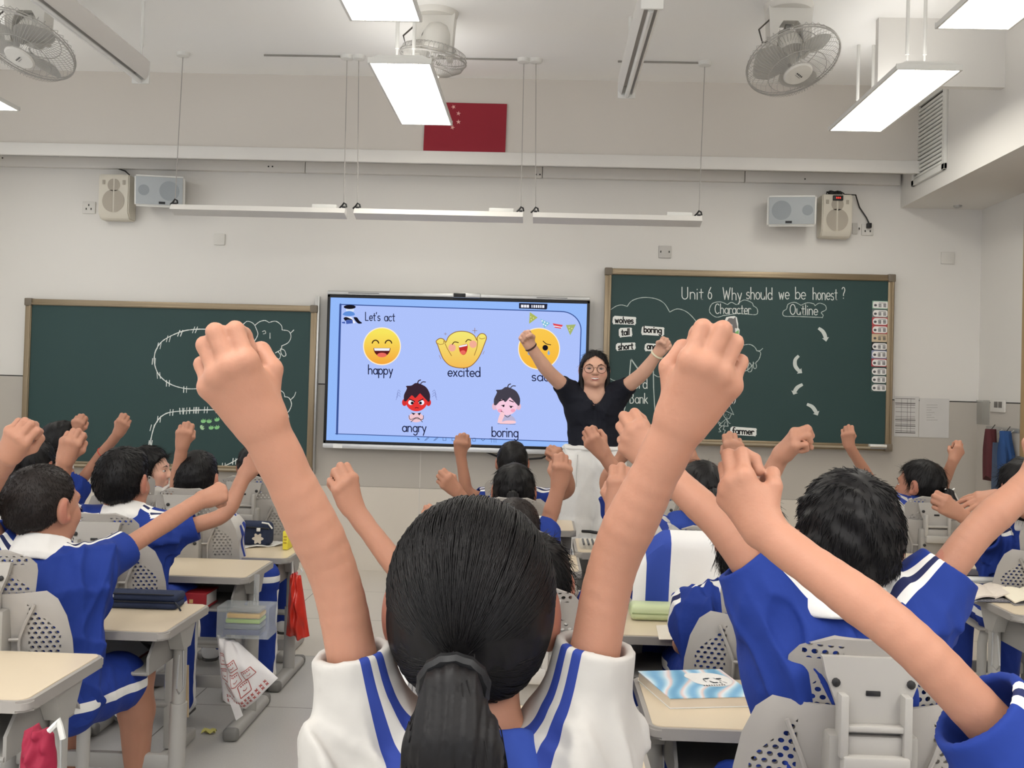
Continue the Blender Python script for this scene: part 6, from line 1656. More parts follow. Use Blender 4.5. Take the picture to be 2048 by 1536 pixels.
# ---- right file
RR = child('person in white with a white bow clip on the ponytail, thin arms raised', 5.05, (1838, 970), .235, yaw=-48, style='girl', shirt='white', h=.005, seed=26, nstr=1200, s=1.05,
    nk=(1842, 1012, 5.05), arms=(A((1742, 962, 5.1), (1698, 892, 5.0), (1696, 870, 4.98), (.2, 1, 0), s=.92, hs=.95), A((1886, 968, 5.1), (1906, 922, 5.05), (1918, 900, 5.05), (-.3, 1, 0), s=.92, hs=.95)), sh=((1782, 1020, 5.05), (1888, 1022, 5.05)))
SS = child('person in blue at the right edge beyond the book-piled desk', 4.2, (2046, 978), .235, yaw=-5, style='bob', h=.005, seed=27, nstr=800, s=1.05,
    nk=(2040, 1065, 4.2), sh=((1972, 1085, 4.2), None),
    arms=(A((1968, 1062, 4.0), (1915, 1025, 3.95), (1888, 1008, 3.93), (.4, .8, -.3), s=1.0), A((2075, 1035, 4.0), (1996, 992, 4.0), (1945, 1000, 4.0), (0, .6, -.8), s=1.0, mode='open')))
# ---- centre file
C3 = child('person half hidden by the ponytailed head, fist up before the pale wall', 2.6, (1068, 1165), .245, yaw=4, pitch=8, style='girl', h=.0045, seed=28, nstr=2200, shirt='white',
    arms=(A((812, 1158, 2.6), (706, 1018, 2.6), (688, 962, 2.58), (-.55, .6, .2), s=1.0), A((1215, 1140, 2.65), (1235, 1030, 2.65), (1240, 1000, 2.65))), sh=((940, 1280, 2.6), (1170, 1290, 2.6)))
CC = child('crop-haired person in blue just above the ponytailed head, fist upright', 3.6, (1030, 1065), .245, style='crop', h=.0045, seed=29, nstr=2000,
    arms=(A((925, 1100, 3.65), (885, 1062, 3.6), (866, 1036, 3.58), (-.6, .6, 0), s=.9), A((1098, 1040, 3.68), (1118, 972, 3.66), (1124, 940, 3.64), (-.2, 1, 0), s=1.0)), sh=(None, (1072, 1095, 3.6)), sleeve=.75)
B2 = child('dark-haired person in white, middle one of the three stacked heads', 4.5, (1028, 982), .235, style='girl', shirt='white', h=.005, seed=30, nstr=1200,
    arms=(A((955, 1035, 4.5), (914, 982, 4.45), (893, 962, 4.42), (-.2, 1, 0), s=1.0), None))
AA = child('foremost person in the middle row, both bent arms up below the display', 5.45, (1025, 925), .215, style='short', h=.006, seed=31, nstr=900,
    arms=(A((933, 985, 5.4), (921, 908, 5.35), (922, 882, 5.3), (.1, 1, 0), s=1.05), A((1142, 984, 5.4), (1128, 925, 5.3), (1104, 896, 5.25), (-.2, .8, -.4), s=1.05)), sh=((985, 1005, 5.45), (1072, 1005, 5.45)))
# ---- left files
L1 = child('close-cropped person in blue and white collar, arm stretched to the right', 2.85, (88, 1012), .236, yaw=20, style='crop', h=.0035, seed=32, nstr=6000, s=1.02, m_h=m_hair3, legs='shorts', hip_z=.455,
    nk=(85, 1118, 2.83), sh=((18, 1130, 2.85), (178, 1142, 2.85)), sleeve=.56, loose=1.12, hip_dx=.03,
    knees=(Vector((-1.47, 3.18, .43)), Vector((-1.235, 3.16, .415))),
    arms=(A((-42, 1010, 2.75), (18, 912, 2.45), (45, 852, 2.4), (.1, 1, .1), s=.95, hs=1.05), A((305, 1062, 3.05), (402, 1000, 3.2), (438, 986, 3.24), (.2, .9, -.5), s=.98, hs=1.0, mode='tight')))
L2 = child('short-haired person in blue behind the stretched arm, second in the left row', 3.6, (247, 962), .230, yaw=8, style='short', h=.0045, seed=33, nstr=4200,
    nk=(250, 1040, 3.6), sh=((180, 1062, 3.6), (325, 1070, 3.6)), sleeve=.52, loose=1.1,
    arms=(A((112, 1010, 3.5), (130, 922, 3.4), (142, 882, 3.38), (0, 1, .2), s=1.0), A((452, 1032, 3.65), (488, 952, 3.7), (512, 922, 3.7), (-.1, 1, -.2), s=.98)))
L4 = child('person with a very round black head, fist straight up against the plain chalkboard', 4.45, (394, 958), .236, style='short', h=.005, seed=34, nstr=2500, shirt='white',
    arms=(A((352, 968, 4.4), (364, 894, 4.35), (368, 866, 4.33), (-.1, 1, 0), s=.95), None), sh=((352, 1008, 4.45), None), knees=[Vector((-1.52, 4.78, .5)), Vector((-1.18, 4.40, .49))])
L3 = child('white-shirted person in profile with dark bobbed hair, looking right along the chalkboard', 5.1, (300, 940), .225, yaw=84, style='bob', shirt='white', h=.004, seed=35, nstr=1500, skin=m_skin3)
L5 = child('front person of the left row, mostly hidden behind the big forearm', 5.05, (512, 932), .22, style='short', shirt='white', h=.006, seed=36, nstr=900)
L6 = child('person in blue far left by the chalkboard, turned right, one arm reaching up', 5.3, (124, 884), .21, yaw=50, style='short', h=.005, seed=37, nstr=900,
    arms=(A((122, 940, 5.3), (150, 868, 5.3), (158, 838, 5.28), s=.95), A((190, 925, 5.3), (236, 868, 5.2), (248, 842, 5.18), (-.2, .9, .1), s=.95)), sh=(None, (152, 975, 5.3)))
L7 = child('dark-haired person with a white hair clip far left, behind the cropped head', 4.4, (68, 932), .235, yaw=10, style='girl', shirt='white', h=.005, seed=38, nstr=1000)
# ================================================================ the teacher
YT = 6.25
def teacher():
    C = W(1189, 739, YT); hs = .228; R = head_frame(180, 2, 0); s = 1.12
    Nk = W(1188, 795, YT + .02); fw = R @ Vector((0, 1, 0))
    hip = Vector((W(1187, 905, YT).x, YT, .98))
    root = thing('person', 'smiling person in black tee and white trousers, round glasses, arms flung up', 'person', (hip.x, hip.y, 0))
    S = Sdf(); T = head(S, C, R, hs, True)
    # smiling open mouth
    S.sub(ellip(T(0, .415, -.265), Vector((.125, .06, .034)) * hs, np.array(R)), .012 * hs)
    for sx in (-1, 1): S.add(ellip(T(sx * .20, .20, -.15), Vector((.125, .13, .15)) * hs, np.array(R)), .06 * hs)
    S.add(capsule(C + R @ Vector((0, -.09, -.22)) * hs, Nk, .054, .06), .03)
    S.add(capsule(Nk - Vector((0, 0, .03)), hip, .10, .11, ((0, 1, 0), .66)), .05)
    Sh = [W(1128, 786, YT + .01), W(1250, 787, YT + .01)]; El = [W(1094, 741, YT - .13), W(1287, 746, YT - .13)]; Wr = [W(1062, 694, YT - .2), W(1316, 706, YT - .2)]; Fp = [W(1044, 660, YT - .22), W(1338, 678, YT - .22)]
    Sh = [a.lerp(Nk, .26) for a in Sh]
    for i, sd in ((0, 1), (1, -1)):                      # she faces the camera: her right arm is on the left of the picture
        S.add(capsule(Nk - Vector((0, 0, .02)), Sh[i], .05, .05), .04)
        arm_sdf(S, Sh[i], El[i], Wr[i], 1.12, (0, -1, 0), Fp[i] - Wr[i], sd, 'tight', .98, rad=(.04, .035, .036, .0255))
    Vv, Q = S.mesh(.0042); Vv = relax(Vv, Q, 1, .3)
    me = np_mesh('body', Vv, Q)
    q = (Vv - V3(C)) @ np.array(R) / hs
    fl = ears_flush(Vv, C, R, hs); add_attr(me, 'flush', fl)
    body = finish(me, 'body', m_skin3, root, angle=0)
    # face parts
    Rn = np.array(R)
    def part(name, m, prims, parent, h=.0016, cut=None):
        P = Sdf()
        for p in prims: P.add(p, .002)
        if cut: P.cut(cut, .001)
        v, f = P.mesh(h); return finish(np_mesh(name, v, f), name, m, parent, angle=0)
    m_eye = mat('eye_white', (240, 236, 232), .2); m_iris = mat('iris_brown', (38, 26, 22), .15); m_brow = mat('brow_brown', (84, 62, 54), .8)
    m_lip = mat('lips', (188, 96, 92), .4); m_teeth = mat('teeth', (246, 240, 230), .25)
    for sx in (-1, 1):
        e = part('eye', m_eye, [ellip(T(sx * .155, .335, -.002), Vector((.062, .04, .017)) * hs, Rn)], root)
        part('iris', m_iris, [ellip(T(sx * .155, .372, -.002), Vector((.042, .014, .018)) * hs, Rn)], e)
        part('eyelid', m_brow, [capsule(T(sx * .092, .362, .004), T(sx * .155, .384, .019), .008 * hs, .010 * hs), capsule(T(sx * .155, .384, .019), T(sx * .228, .340, .004), .010 * hs, .007 * hs)], e)
        part('eyebrow', m_brow, [capsule(T(sx * .075, .40, .085), T(sx * .15, .40, .118), .010 * hs, .012 * hs), capsule(T(sx * .15, .40, .118), T(sx * .245, .335, .088), .012 * hs, .006 * hs)], root)
    part('teeth', m_teeth, [capsule(T(-.085, .366, -.252), T(0, .392, -.262), .019 * hs, .027 * hs), capsule(T(0, .392, -.262), T(.085, .366, -.252), .027 * hs, .019 * hs)], root)
    lipc = [T(-.135, .340, -.222), T(-.07, .392, -.230), T(0, .412, -.234), T(.07, .392, -.230), T(.135, .340, -.222)]
    lipd = [T(-.135, .340, -.222), T(-.075, .388, -.286), T(0, .408, -.302), T(.075, .388, -.286), T(.135, .340, -.222)]
    part('lips', m_lip, [capsule(a, b, .009 * hs, .009 * hs) for c in (lipc, lipd) for a, b in zip(c, c[1:])], root)
    # glasses: thin gold round rims
    m_gold = mat('gold_wire', (112, 78, 62), .35, metal=.4)
    def rim(sx):
        cx, cz = sx * .165, -.012
        return [T(cx + .118 * math.cos(a), .452 - .35 * (abs(cx + .118 * math.cos(a)) - .05) ** 2 * 1.6, cz + .108 * math.sin(a)) for a in [2 * PI * i / 28 for i in range(28)]]
    gl = one('glasses', m_gold, lambda b: (b.tube(rim(-1), .0021, 6, closed=True), b.tube(rim(1), .0021, 6, closed=True), b.tube([T(-.05, .455, .01), T(0, .468, .03), T(.05, .455, .01)], .0014, 6)), root)
    for sx in (-1, 1):
        one('temple', m_gold, lambda b: b.tube([T(sx * .283, .43, .0), T(sx * .36, .2, .01), T(sx * .385, .0, .02), T(sx * .39, -.08, -.02)], .0014, 6), gl)
        one('lens', mat('clear_lens', (255, 255, 255), .02, alpha=.06, var=0), lambda b: b.poly(rim(sx)), gl, smooth=False)
    # hair: parted at the centre, falling behind and over the shoulders
    P = Sdf(); E = lambda c, r, k: P.add(ellip(C + R @ (Vector(c) * hs), Vector(r) * hs, Rn), k * hs)
    E((0, -.07, .12), (.372, .46, .41), .1); E((0, -.17, -.1), (.36, .36, .40), .12); E((0, -.22, -.5), (.33, .24, .42), .14)
    for sx in (-1, 1):
        P.add(capsule(T(sx * .35, .04, .06), T(sx * .35, .04, -.35), .06 * hs, .07 * hs), .04 * hs)
        P.add(capsule(T(sx * .35, .04, -.35), T(sx * .29, .15, -.84), .07 * hs, .04 * hs), .04 * hs)
    def keep(X):
        p = (X - V3(C)) @ Rn / hs; x, y, z = np.abs(p[:, 0]), p[:, 1], p[:, 2]
        face = np.maximum(np.interp(z, [-.8, -.5, -.2, 0, .12, .24, .345], [.24, .27, .315, .325, .30, .21, .02]) - x, np.interp(z, [.3, .36, .42], [0, -.2, -1]))
        return np.where((y > .05) & (z < .36), np.minimum(x - np.interp(z, [-.8, -.5, -.2, 0, .12, .24, .355], [.20, .25, .315, .325, .30, .21, .0]), .05), .05) * hs
    P.cut(keep, .006)
    g = np.random.default_rng(4); 
    hv, hq = P.mesh(.0036, lambda X: .0014 * np.sin(((X - V3(C)) @ Rn)[:, 0] * 420 + 2 * np.sin(X[:, 2] * 25)))
    pts, N_ = sample(hv, hq, 1800, 8); fl_ = np.sum((pts - V3(C)) * N_, 1) < 0; N_[fl_] *= -1
    tg = np.tile(np.array([0, 0, -1.0]), (len(pts), 1)); tg += np.sign(((pts - V3(C)) @ Rn)[:, :1]) @ (Rn[:, 0:1].T) * .9 * (((pts - V3(C)) @ Rn)[:, 2:3] > .12 * hs); tg -= N_ * np.sum(tg * N_, 1, keepdims=True)
    sv, sq = strands(pts - N_ * .0005, tg, N_, .05, .0, .0008, 4, 5, droop=.3, curl=.15)
    finish(np_mesh('hair', np.concatenate([hv, sv]), np.concatenate([hq, sq + len(hv)])), 'hair', m_hair, root, angle=0)
    # clothes
    polo('tee', root, Nk - Vector((0, 0, .012)), Sh, El, Vector((hip.x, hip.y, .96)), 1.06, m_tee, None, .006, 77, sleeve=.46, R=R, collar=False, hem=.925, vneck=True, loose=.97, fold=.007)
    Tr = Sdf()
    Tr.add(capsule(hip + Vector((-.05, 0, .0)), hip + Vector((.05, 0, 0)), .135, .135, ((0, 1, 0), .78)), .03)
    Tr.add(capsule(hip + Vector((-.055, 0, -.10)), hip + Vector((.055, 0, -.10)), .14, .14, ((0, 1, 0), .8)), .05)
    for sd in (-1, 1):
        k = hip + Vector((sd * .10, -.01, -.46)); a = Vector((hip.x + sd * .125, YT - .0, .07))
        Tr.add(capsule(hip + Vector((sd * .075, 0, -.10)), k, .115, .098), .035); Tr.add(capsule(k, a, .098, .125), .02)
    Tr.cut(lambda X: 1.005 - X[:, 2], .004); Tr.cut(lambda X: X[:, 2] - .035, .004)
    v, f = Tr.mesh(.008, folds(.007, 41, .7)); v = relax(v, f, 1, .4)
    tr = finish(np_mesh('trousers', v, f), 'trousers', m_wtrous, root, angle=0)
    one('waistband', m_wtrous, lambda b: b.tube([(hip.x + .183 * math.cos(a), hip.y + .112 * math.sin(a), .985) for a in [2 * PI * i / 36 for i in range(36)]], .012, 8, closed=True), tr)
    one('pocket_seam', mat('seam_grey', (196, 194, 190), .8), lambda b: [b.tube([(hip.x + sx * .10, hip.y - .118, .95), (hip.x + sx * .105, hip.y - .130, .84), (hip.x + sx * .105, hip.y - .133, .76)], .0025, 5) for sx in (-1, 1)], tr)
    for sd in (-1, 1): shoe(root, (hip.x + sd * .125, YT - .02, .085), (0, -1, 0), 1.15)
    # wrist bands
    for i, m, nm, rr in ((0, mat('dark_beads', (58, 34, 34), .4), 'bracelet', .0055), (1, mat('pale_bangle', (226, 218, 190), .35), 'bangle', .0065)):
        d = (Wr[i] - El[i]).normalized(); u = d.orthogonal().normalized(); w = d.cross(u); c = Wr[i] - d * (.012 if i else .0)
        one(nm, m, lambda b: b.tube([c + (u * math.cos(a) + w * math.sin(a)) * .0335 for a in [2 * PI * k / 24 for k in range(24)]], rr, 8, closed=True), root)
    return root
teacher()
# ================================================================ things on and under the desks
def rbox(b, c, d, bev, rot=None): b.box(Vector(c) - Vector(d) / 2, Vector(c) + Vector(d) / 2, bev, 3, rot)
m_navy = mat('navy_canvas', (34, 44, 70), .8, var=.08, scale=60, bump=.1, bscale=200); m_zip = mat('zip_dark', (20, 24, 34), .5)
# navy pencil case on the second desk
Z2 = .60; c = Vector((-1.27, 3.265, Z2))
t = thing('pencil_case', 'long flat navy pencil case with two zips', 'pencil case', c)
for k, (dz, w) in enumerate(((.014, .262), (.036, .255))):
    one('pouch', m_navy, lambda b: rbox(b, c + Vector((.004 * k, .004 * k, dz)), (w, .085, .026), .011), t)
one('zip', m_zip, lambda b: (b.box(c + Vector((-.125, -.046, .023)), c + Vector((.125, -.038, .027)), .001), b.box(c + Vector((-.12, -.042, .047)), c + Vector((.12, -.036, .050)), .001)), t)
one('label_tag', mat('tag_grey', (150, 156, 168), .6), lambda b: b.box(c + Vector((-.10, -.043, .036)), c + Vector((-.07, -.040, .045)), .001), t)
one('zip_pull', m_zip, lambda b: b.tube([c + Vector((.125, -.04, .025)), c + Vector((.14, -.05, .016)), c + Vector((.15, -.055, .003))], .003, 6), t)
# dictionary and papers in the third desk's bin
c = Vector((-1.33, 3.87, .478))
t = thing('dictionary', 'thick red hardback dictionary lying in the desk bin behind the clear box', 'book', c)
one('cover', mat('book_red', (150, 34, 40), .45, var=.05), lambda b: (rbox(b, c + Vector((0, 0, .004)), (.20, .14, .006), .002), rbox(b, c + Vector((0, 0, .056)), (.20, .14, .006), .002), rbox(b, c + Vector((0, -.069, .03)), (.20, .006, .058), .002)), t)
one('pages', m_paper, lambda b: rbox(b, c + Vector((-.002, .002, .03)), (.192, .132, .046), .001), t)
ik_m = mat('gold_print', (196, 160, 104), .5)
one('spine_print', ik_m, lambda b: [b.box(c + Vector((-.03 + .022 * k, -.0727, .022)), c + Vector((-.016 + .022 * k, -.0719, .036))) for k in range(4)], t)
def sheets(name, lab, pts, z, m, cat='paper', curl=.0, group=None):
    def g(b):
        P = [WZ(px, py, z) for px, py in pts]; n = 8; rows = []
        for i in range(n + 1):
            row = []
            for j in range(n + 1):
                u, v = i / n, j / n; p = (P[0] * (1 - u) + P[1] * u) * (1 - v) + (P[3] * (1 - u) + P[2] * u) * v
                row.append(p + Vector((0, 0, .002 + curl * (math.sin(u * 5 + v * 3) ** 2) * (u * v + .3))))
            rows.append(row)
        sheet_grid(b, rows, .0015)
    o = one(name, m, g); tag(o, lab, cat, group); return o
one_ = sheets('loose_sheet', 'creased white sheets lying on the fourth desk of the left row', [(468, 1080), (535, 1074), (572, 1092), (478, 1098)], .57, m_paper, curl=.012)
c = Vector((-1.52, 3.16, .47)); t = thing('folded_sheet', 'folded white sheet sticking up in the bin of the navy pencil case desk', 'paper', c)
one('leaf', m_paper, lambda b: sheet_grid(b, [[c + Vector((.18 * i / 6 + .12, -.04 + .1 * j / 5, .004 + .05 * math.sin(PI * i / 6) * (j / 5))) for j in range(6)] for i in range(7)], .001), t)
one('exercise_book', mat('book_maroon', (120, 44, 46), .6), lambda b: rbox(b, c + Vector((.21, .0, .0)), (.2, .14, .008), .002), t)
# yellow booklet
q = W(579, 1083, 4.72)
t = thing('booklet', 'yellow booklet standing on the corner of the fourth desk of the left row', 'book', (q.x, 4.72, .57))
one('cover', mat('booklet_yellow', (232, 218, 70), .6, var=.04), lambda b: b.box((q.x - .012, 4.64, .572), (q.x + .012, 4.78, .655), .002), t)
one('print', mat('booklet_print', (180, 150, 50), .6), lambda b: [b.box((q.x - .008, 4.6385, .60 + .014 * k), (q.x + .006, 4.640, .606 + .014 * k)) for k in range(3)], t)
# navy zipped bag on the same desk
a, e = W(452, 1082, 4.74), W(546, 1034, 4.74)
t = thing('zip_bag', 'navy zipped bag with a pale flower-shaped patch, standing on the white-sheet desk', 'bag', ((a.x + e.x) / 2, 4.74, .57))
w_ = e.x - a.x; cx = (a.x + e.x) / 2
one('bag_body', m_navy, lambda b: rbox(b, (cx, 4.75, .57 + .058), (w_, .07, .112), .026), t)
one('zip', m_zip, lambda b: b.tube([(cx - w_ * .4, 4.712, .655), (cx, 4.708, .660), (cx + w_ * .45, 4.714, .655)], .004, 6), t)
one('zip_pull', m_white, lambda b: b.box((cx + w_ * .20, 4.700, .642), (cx + w_ * .28, 4.707, .658), .002), t)
one('piping', m_white, lambda b: b.tube([(cx + w_ * .30, 4.71, .682), (cx + w_ * .44, 4.712, .678), (cx + w_ * .52, 4.716, .655)], .004, 6), t)
def patch(b):
    n = 40; pts = [(cx + w_ * .22 + (.022 + .005 * math.cos(6 * 2 * PI * i / n)) * math.cos(2 * PI * i / n), .607 + (.022 + .005 * math.cos(6 * 2 * PI * i / n)) * math.sin(2 * PI * i / n)) for i in range(n)]
    b.prism(pts, 4.711, 4.7145, lambda u, v, w: Vector((u, w, v)))
one('patch', mat('patch_cream', (206, 196, 182), .7), patch, t)
# clear box with coloured slabs hooked on the third desk
m_clear = mat('clear_plastic', (214, 220, 222), .06, spec=.5, alpha=.16, var=.0)
A0, A1 = W(432, 1276, 3.70), W(538, 1217, 3.70)
x0, x1, z0, z1 = A0.x, A1.x, A0.z, A1.z
t = thing('clear_box', 'clear plastic box of stacked coloured cases hanging above the plastic bag', 'box', ((x0 + x1) / 2, 3.74, z0))
def shell(b):
    for lo, hi in (((x0, 3.70, z0), (x1, 3.703, z1)), ((x0, 3.82, z0), (x1, 3.823, z1)), ((x0, 3.70, z0), (x0 + .003, 3.823, z1)), ((x1 - .003, 3.70, z0), (x1, 3.823, z1)), ((x0, 3.70, z0), (x1, 3.823, z0 + .003)), ((x0, 3.70, z1 - .003), (x1, 3.823, z1))): b.box(lo, hi, .001)
one('box_shell', m_clear, shell, t)
for k, (nm, col, f0, f1) in enumerate((('blue_slab', (58, 66, 110), .08, .26), ('grey_slab', (96, 104, 116), .28, .44), ('green_slab', (150, 186, 60), .46, .60), ('yellow_slab', (214, 168, 52), .62, .78), ('card_slip', (120, 116, 110), .82, .90))):
    one(nm, mat('slab_%d' % k, col, .35), lambda b: b.box((x0 + .02 + .004 * k, 3.712, z0 + (z1 - z0) * f0), (x1 - .035, 3.80, z0 + (z1 - z0) * f1), .005), t)
one('hook_strap', m_clear, lambda b: b.box((x0 + .10, 3.815, z1), (x0 + .12, 3.82, z1 + .10), .001), t)
# hanging bags
def bag(name, lab, px_outline_top, px_outline_bot, Y, depth, m, seed, sub=18, cat='bag', drape=.012):
    """soft bag between two pixel polylines (top and bottom edges seen from the front), bulging in depth"""
    top = [W(x, y, Y) for x, y in px_outline_top]; bot = [W(x, y, Y) for x, y in px_outline_bot]
    def lerp(P, u):
        f = u * (len(P) - 1); i = min(int(f), len(P) - 2); return P[i].lerp(P[i + 1], f - i)
    g = random.Random(seed); ph = [g.uniform(0, 6.28) for _ in range(6)]
    n, k = sub, sub; t = thing(name, lab, cat, (bot[len(bot) // 2].x, Y, min(p.z for p in bot)))
    def pt(u, v, sd):
        p = lerp(top, u).lerp(lerp(bot, u), v)
        bul = math.sin(PI * u) ** .6 * (math.sin(PI * min(1, v * .85 + .08)) ** .7)
        wr = drape * (math.sin(u * 17 + ph[0] + v * 4) * .5 + math.sin(u * 9 - v * 12 + ph[1]) * .5 + math.sin(v * 21 + u * 5 + ph[2]) * .3) * math.sin(PI * u)
        return p + Vector((0, sd * (depth * bul) + wr, wr * .4))
    def f(b):
        F = [[b.bm.verts.new(pt(i / n, j / k, -1)) for i in range(n + 1)] for j in range(k + 1)]; G = [[b.bm.verts.new(pt(i / n, j / k, 1) + Vector((0, .001, 0))) for i in range(n + 1)] for j in range(k + 1)]
        for j in range(k):
            for i in range(n): b._face((F[j][i], F[j][i + 1], F[j + 1][i + 1], F[j + 1][i])); b._face((G[j][i], G[j + 1][i], G[j + 1][i + 1], G[j][i + 1]))
            b._face((F[j][0], F[j + 1][0], G[j + 1][0], G[j][0])); b._face((F[j][n], G[j][n], G[j + 1][n], F[j + 1][n]))
        for i in range(n): b._face((F[0][i], G[0][i], G[0][i + 1], F[0][i + 1])); b._face((F[k][i], F[k][i + 1], G[k][i + 1], G[k][i]))
    one('bag_skin', m, f, t, angle=70)
    return t, pt
m_film = mat('white_film', (236, 232, 230), .3, spec=.5, var=.03, alpha=.88)
wb, wpt = bag('plastic_bag', 'white plastic bag with red print hanging beside the clear box in the aisle', [(434, 1270), (452, 1278), (476, 1284)], [(446, 1400), (492, 1420), (556, 1356)], 3.72, .045, m_film, 3)
m_redp = mat('bag_print', (176, 84, 78), .6)
def print_on(b, pt, poly, off=.0016):
    pts = [pt(u, v, -1) + Vector((0, -off, 0)) for u, v in poly]; b.poly(pts)
def bagprint(b):
    def seg(a, c, w=.010):
        n = 5
        for i in range(n):
            p = (a[0] + (c[0] - a[0]) * i / n, a[1] + (c[1] - a[1]) * i / n); q = (a[0] + (c[0] - a[0]) * (i + 1) / n, a[1] + (c[1] - a[1]) * (i + 1) / n)
            d = Vector((q[0] - p[0], q[1] - p[1])).normalized(); nn = Vector((-d.y, d.x)) * w / 2
            print_on(b, wpt, [(p[0] - nn.x, p[1] - nn.y), (q[0] - nn.x, q[1] - nn.y), (q[0] + nn.x, q[1] + nn.y), (p[0] + nn.x, p[1] + nn.y)])
    for cx, cy in ((.25, .30), (.55, .36), (.22, .52), (.52, .56), (.78, .58), (.30, .72), (.62, .74)):
        r = .095; P = [(cx - r, cy - r * .8), (cx + r, cy - r * .8), (cx + r, cy + r * .8), (cx - r, cy + r * .8)]
        for p, q in zip(P, P[1:] + P[:1]): seg(p, q, .012)
        for i in range(6):
            a0, a1 = PI * .15 + PI * .7 * i / 6, PI * .15 + PI * .7 * (i + 1) / 6
            seg((cx + .04 * math.cos(a0), cy + .03 * math.sin(a0)), (cx + .04 * math.cos(a1), cy + .03 * math.sin(a1)), .01)
        for k in range(4): seg((cx - .06 + .035 * k, cy - .045), (cx - .04 + .035 * k, cy - .045), .02)
    for row, v in enumerate((.88, .94)):
        for k in range(13):
            u = .14 + .06 * k
            seg((u, v - .02), (u + .03, v + .02), .014); seg((u + .03, v - .02), (u, v + .018), .012)
one('bag_print', m_redp, bagprint, wb, smooth=False)
one('bag_tail', m_film, lambda b: sheet_grid(b, [[W(450 + 14 * j / 4 + 22 * i / 8, 1375 + 66 * i / 8 - 10 * j / 4, 3.70 + .01 * math.sin(i)) for j in range(5)] for i in range(9)], .001), wb)
m_redfilm = mat('red_film', (206, 50, 34), .22, spec=.6, var=.08, scale=14)
rb, rpt = bag('carrier_bag', 'glossy red bag hanging from the aisle hook of the white-sheet desk', [(580, 1150), (590, 1146), (602, 1152)], [(572, 1270), (596, 1276), (619, 1272)], 4.55, .05, m_redfilm, 5, drape=.016)
q0, q1 = W(584, 1112, 4.55), W(585, 1152, 4.55)
one('string', m_white, lambda b: (b.tube([q0, q1], .006, 6), b.tube([W(596, 1150, 4.55), W(604, 1142, 4.55), W(601, 1136, 4.55)], .004, 6)), rb)
pb, _ = bag('drawstring_bag', 'crimson bag with a pale loop hanging in the bottom left corner', [(48, 1462), (75, 1452), (108, 1468)], [(40, 1560), (75, 1575), (115, 1560)], 2.08, .035, mat('crimson_cloth', (150, 28, 58), .7, bump=.1), 8)
one('loop', m_white, lambda b: b.tube([W(98, 1462, 2.06), W(112, 1448, 2.06), W(117, 1440, 2.06), W(120, 1452, 2.06), W(126, 1478, 2.06)], .006, 6), pb)
P = [WX(370, 1330, -1.085)]
o = one('strap', mat('beige_strap', (198, 178, 146), .8), lambda b: sheet_grid(b, [[W(360 + 18 * j, 1330 + 104 * i / 6, 3.22 + .004 * math.sin(i)) for j in range(2)] for i in range(7)], .003)); tag(o, 'beige strap dangling from the leg of the navy pencil case desk', 'strap')
q = WZ(418, 1470, 0)
o = one('paper_scrap', mat('scrap_yellow', (214, 206, 120), .8), lambda b: (sheet_grid(b, [[q + Vector((.05 * i / 3 - .03, .03 * j / 3, .004 + .012 * ((i + j) % 2))) for j in range(4)] for i in range(4)], .002))); tag(o, 'crumpled yellow paper scrap on the aisle floor below the white plastic bag', 'litter')
# ---- girl's desk
Zg = .62
t = thing('picture_book', 'pale blue picture book on the desk in front of the ponytailed girl', 'book', (-.285, 2.08, Zg))
one('pages', m_paper, lambda b: rbox(b, (-.285, 2.08, Zg + .006), (.15, .20, .010), .002), t)
def cover_mat(name, cols, scale):
    m = mat(name, cols[0], .35); nt = m.node_tree; N = nt.nodes; L = nt.links; b = N['Principled BSDF']
    tc = N.new('ShaderNodeTexCoord'); wv = N.new('ShaderNodeTexWave'); wv.inputs['Scale'].default_value = scale; wv.inputs['Distortion'].default_value = 6; wv.inputs['Detail'].default_value = 2
    L.new(tc.outputs['Object'], wv.inputs['Vector']); cr = N.new('ShaderNodeValToRGB')
    el = cr.color_ramp.elements; el[0].color = (*lin(cols[0]), 1); el[1].color = (*lin(cols[-1]), 1)
    for i, c_ in enumerate(cols[1:-1]): e_ = el.new((i + 1) / (len(cols) - 1)); e_.color = (*lin(c_), 1)
    L.new(wv.outputs['Fac'], cr.inputs[0]); L.new(cr.outputs[0], b.inputs['Base Color']); return m
one('cover', cover_mat('cover_sky', [(226, 238, 244), (150, 196, 232), (120, 170, 220), (206, 226, 240)], 7), lambda b: rbox(b, (-.285, 2.08, Zg + .0125), (.152, .202, .002), 0), t)
t = thing('orange_pouch', 'orange and white pouch beside the left ear of the ponytailed girl', 'pouch', (-.34, 2.26, Zg))
one('pouch_body', mat('orange_cloth', (206, 98, 46), .7), lambda b: b.prism([(-.07, 0), (.07, 0), (.055, .05), (.02, .09), (-.03, .06)], 2.24, 2.28, lambda u, v, w: Vector((-.34 + u, w, Zg + v))), t)
one('flap', m_paper, lambda b: b.prism([(-.02, .03), (.065, .04), (.06, .11), (.03, .12)], 2.235, 2.24, lambda u, v, w: Vector((-.34 + u, w, Zg + v))), t)
one('handle', mat('orange_cord', (196, 92, 48), .7), lambda b: b.tube([(-.40, 2.26, Zg + .02), (-.43, 2.26, Zg + .10), (-.37, 2.26, Zg + .15), (-.31, 2.26, Zg + .12)], .004, 6), t)
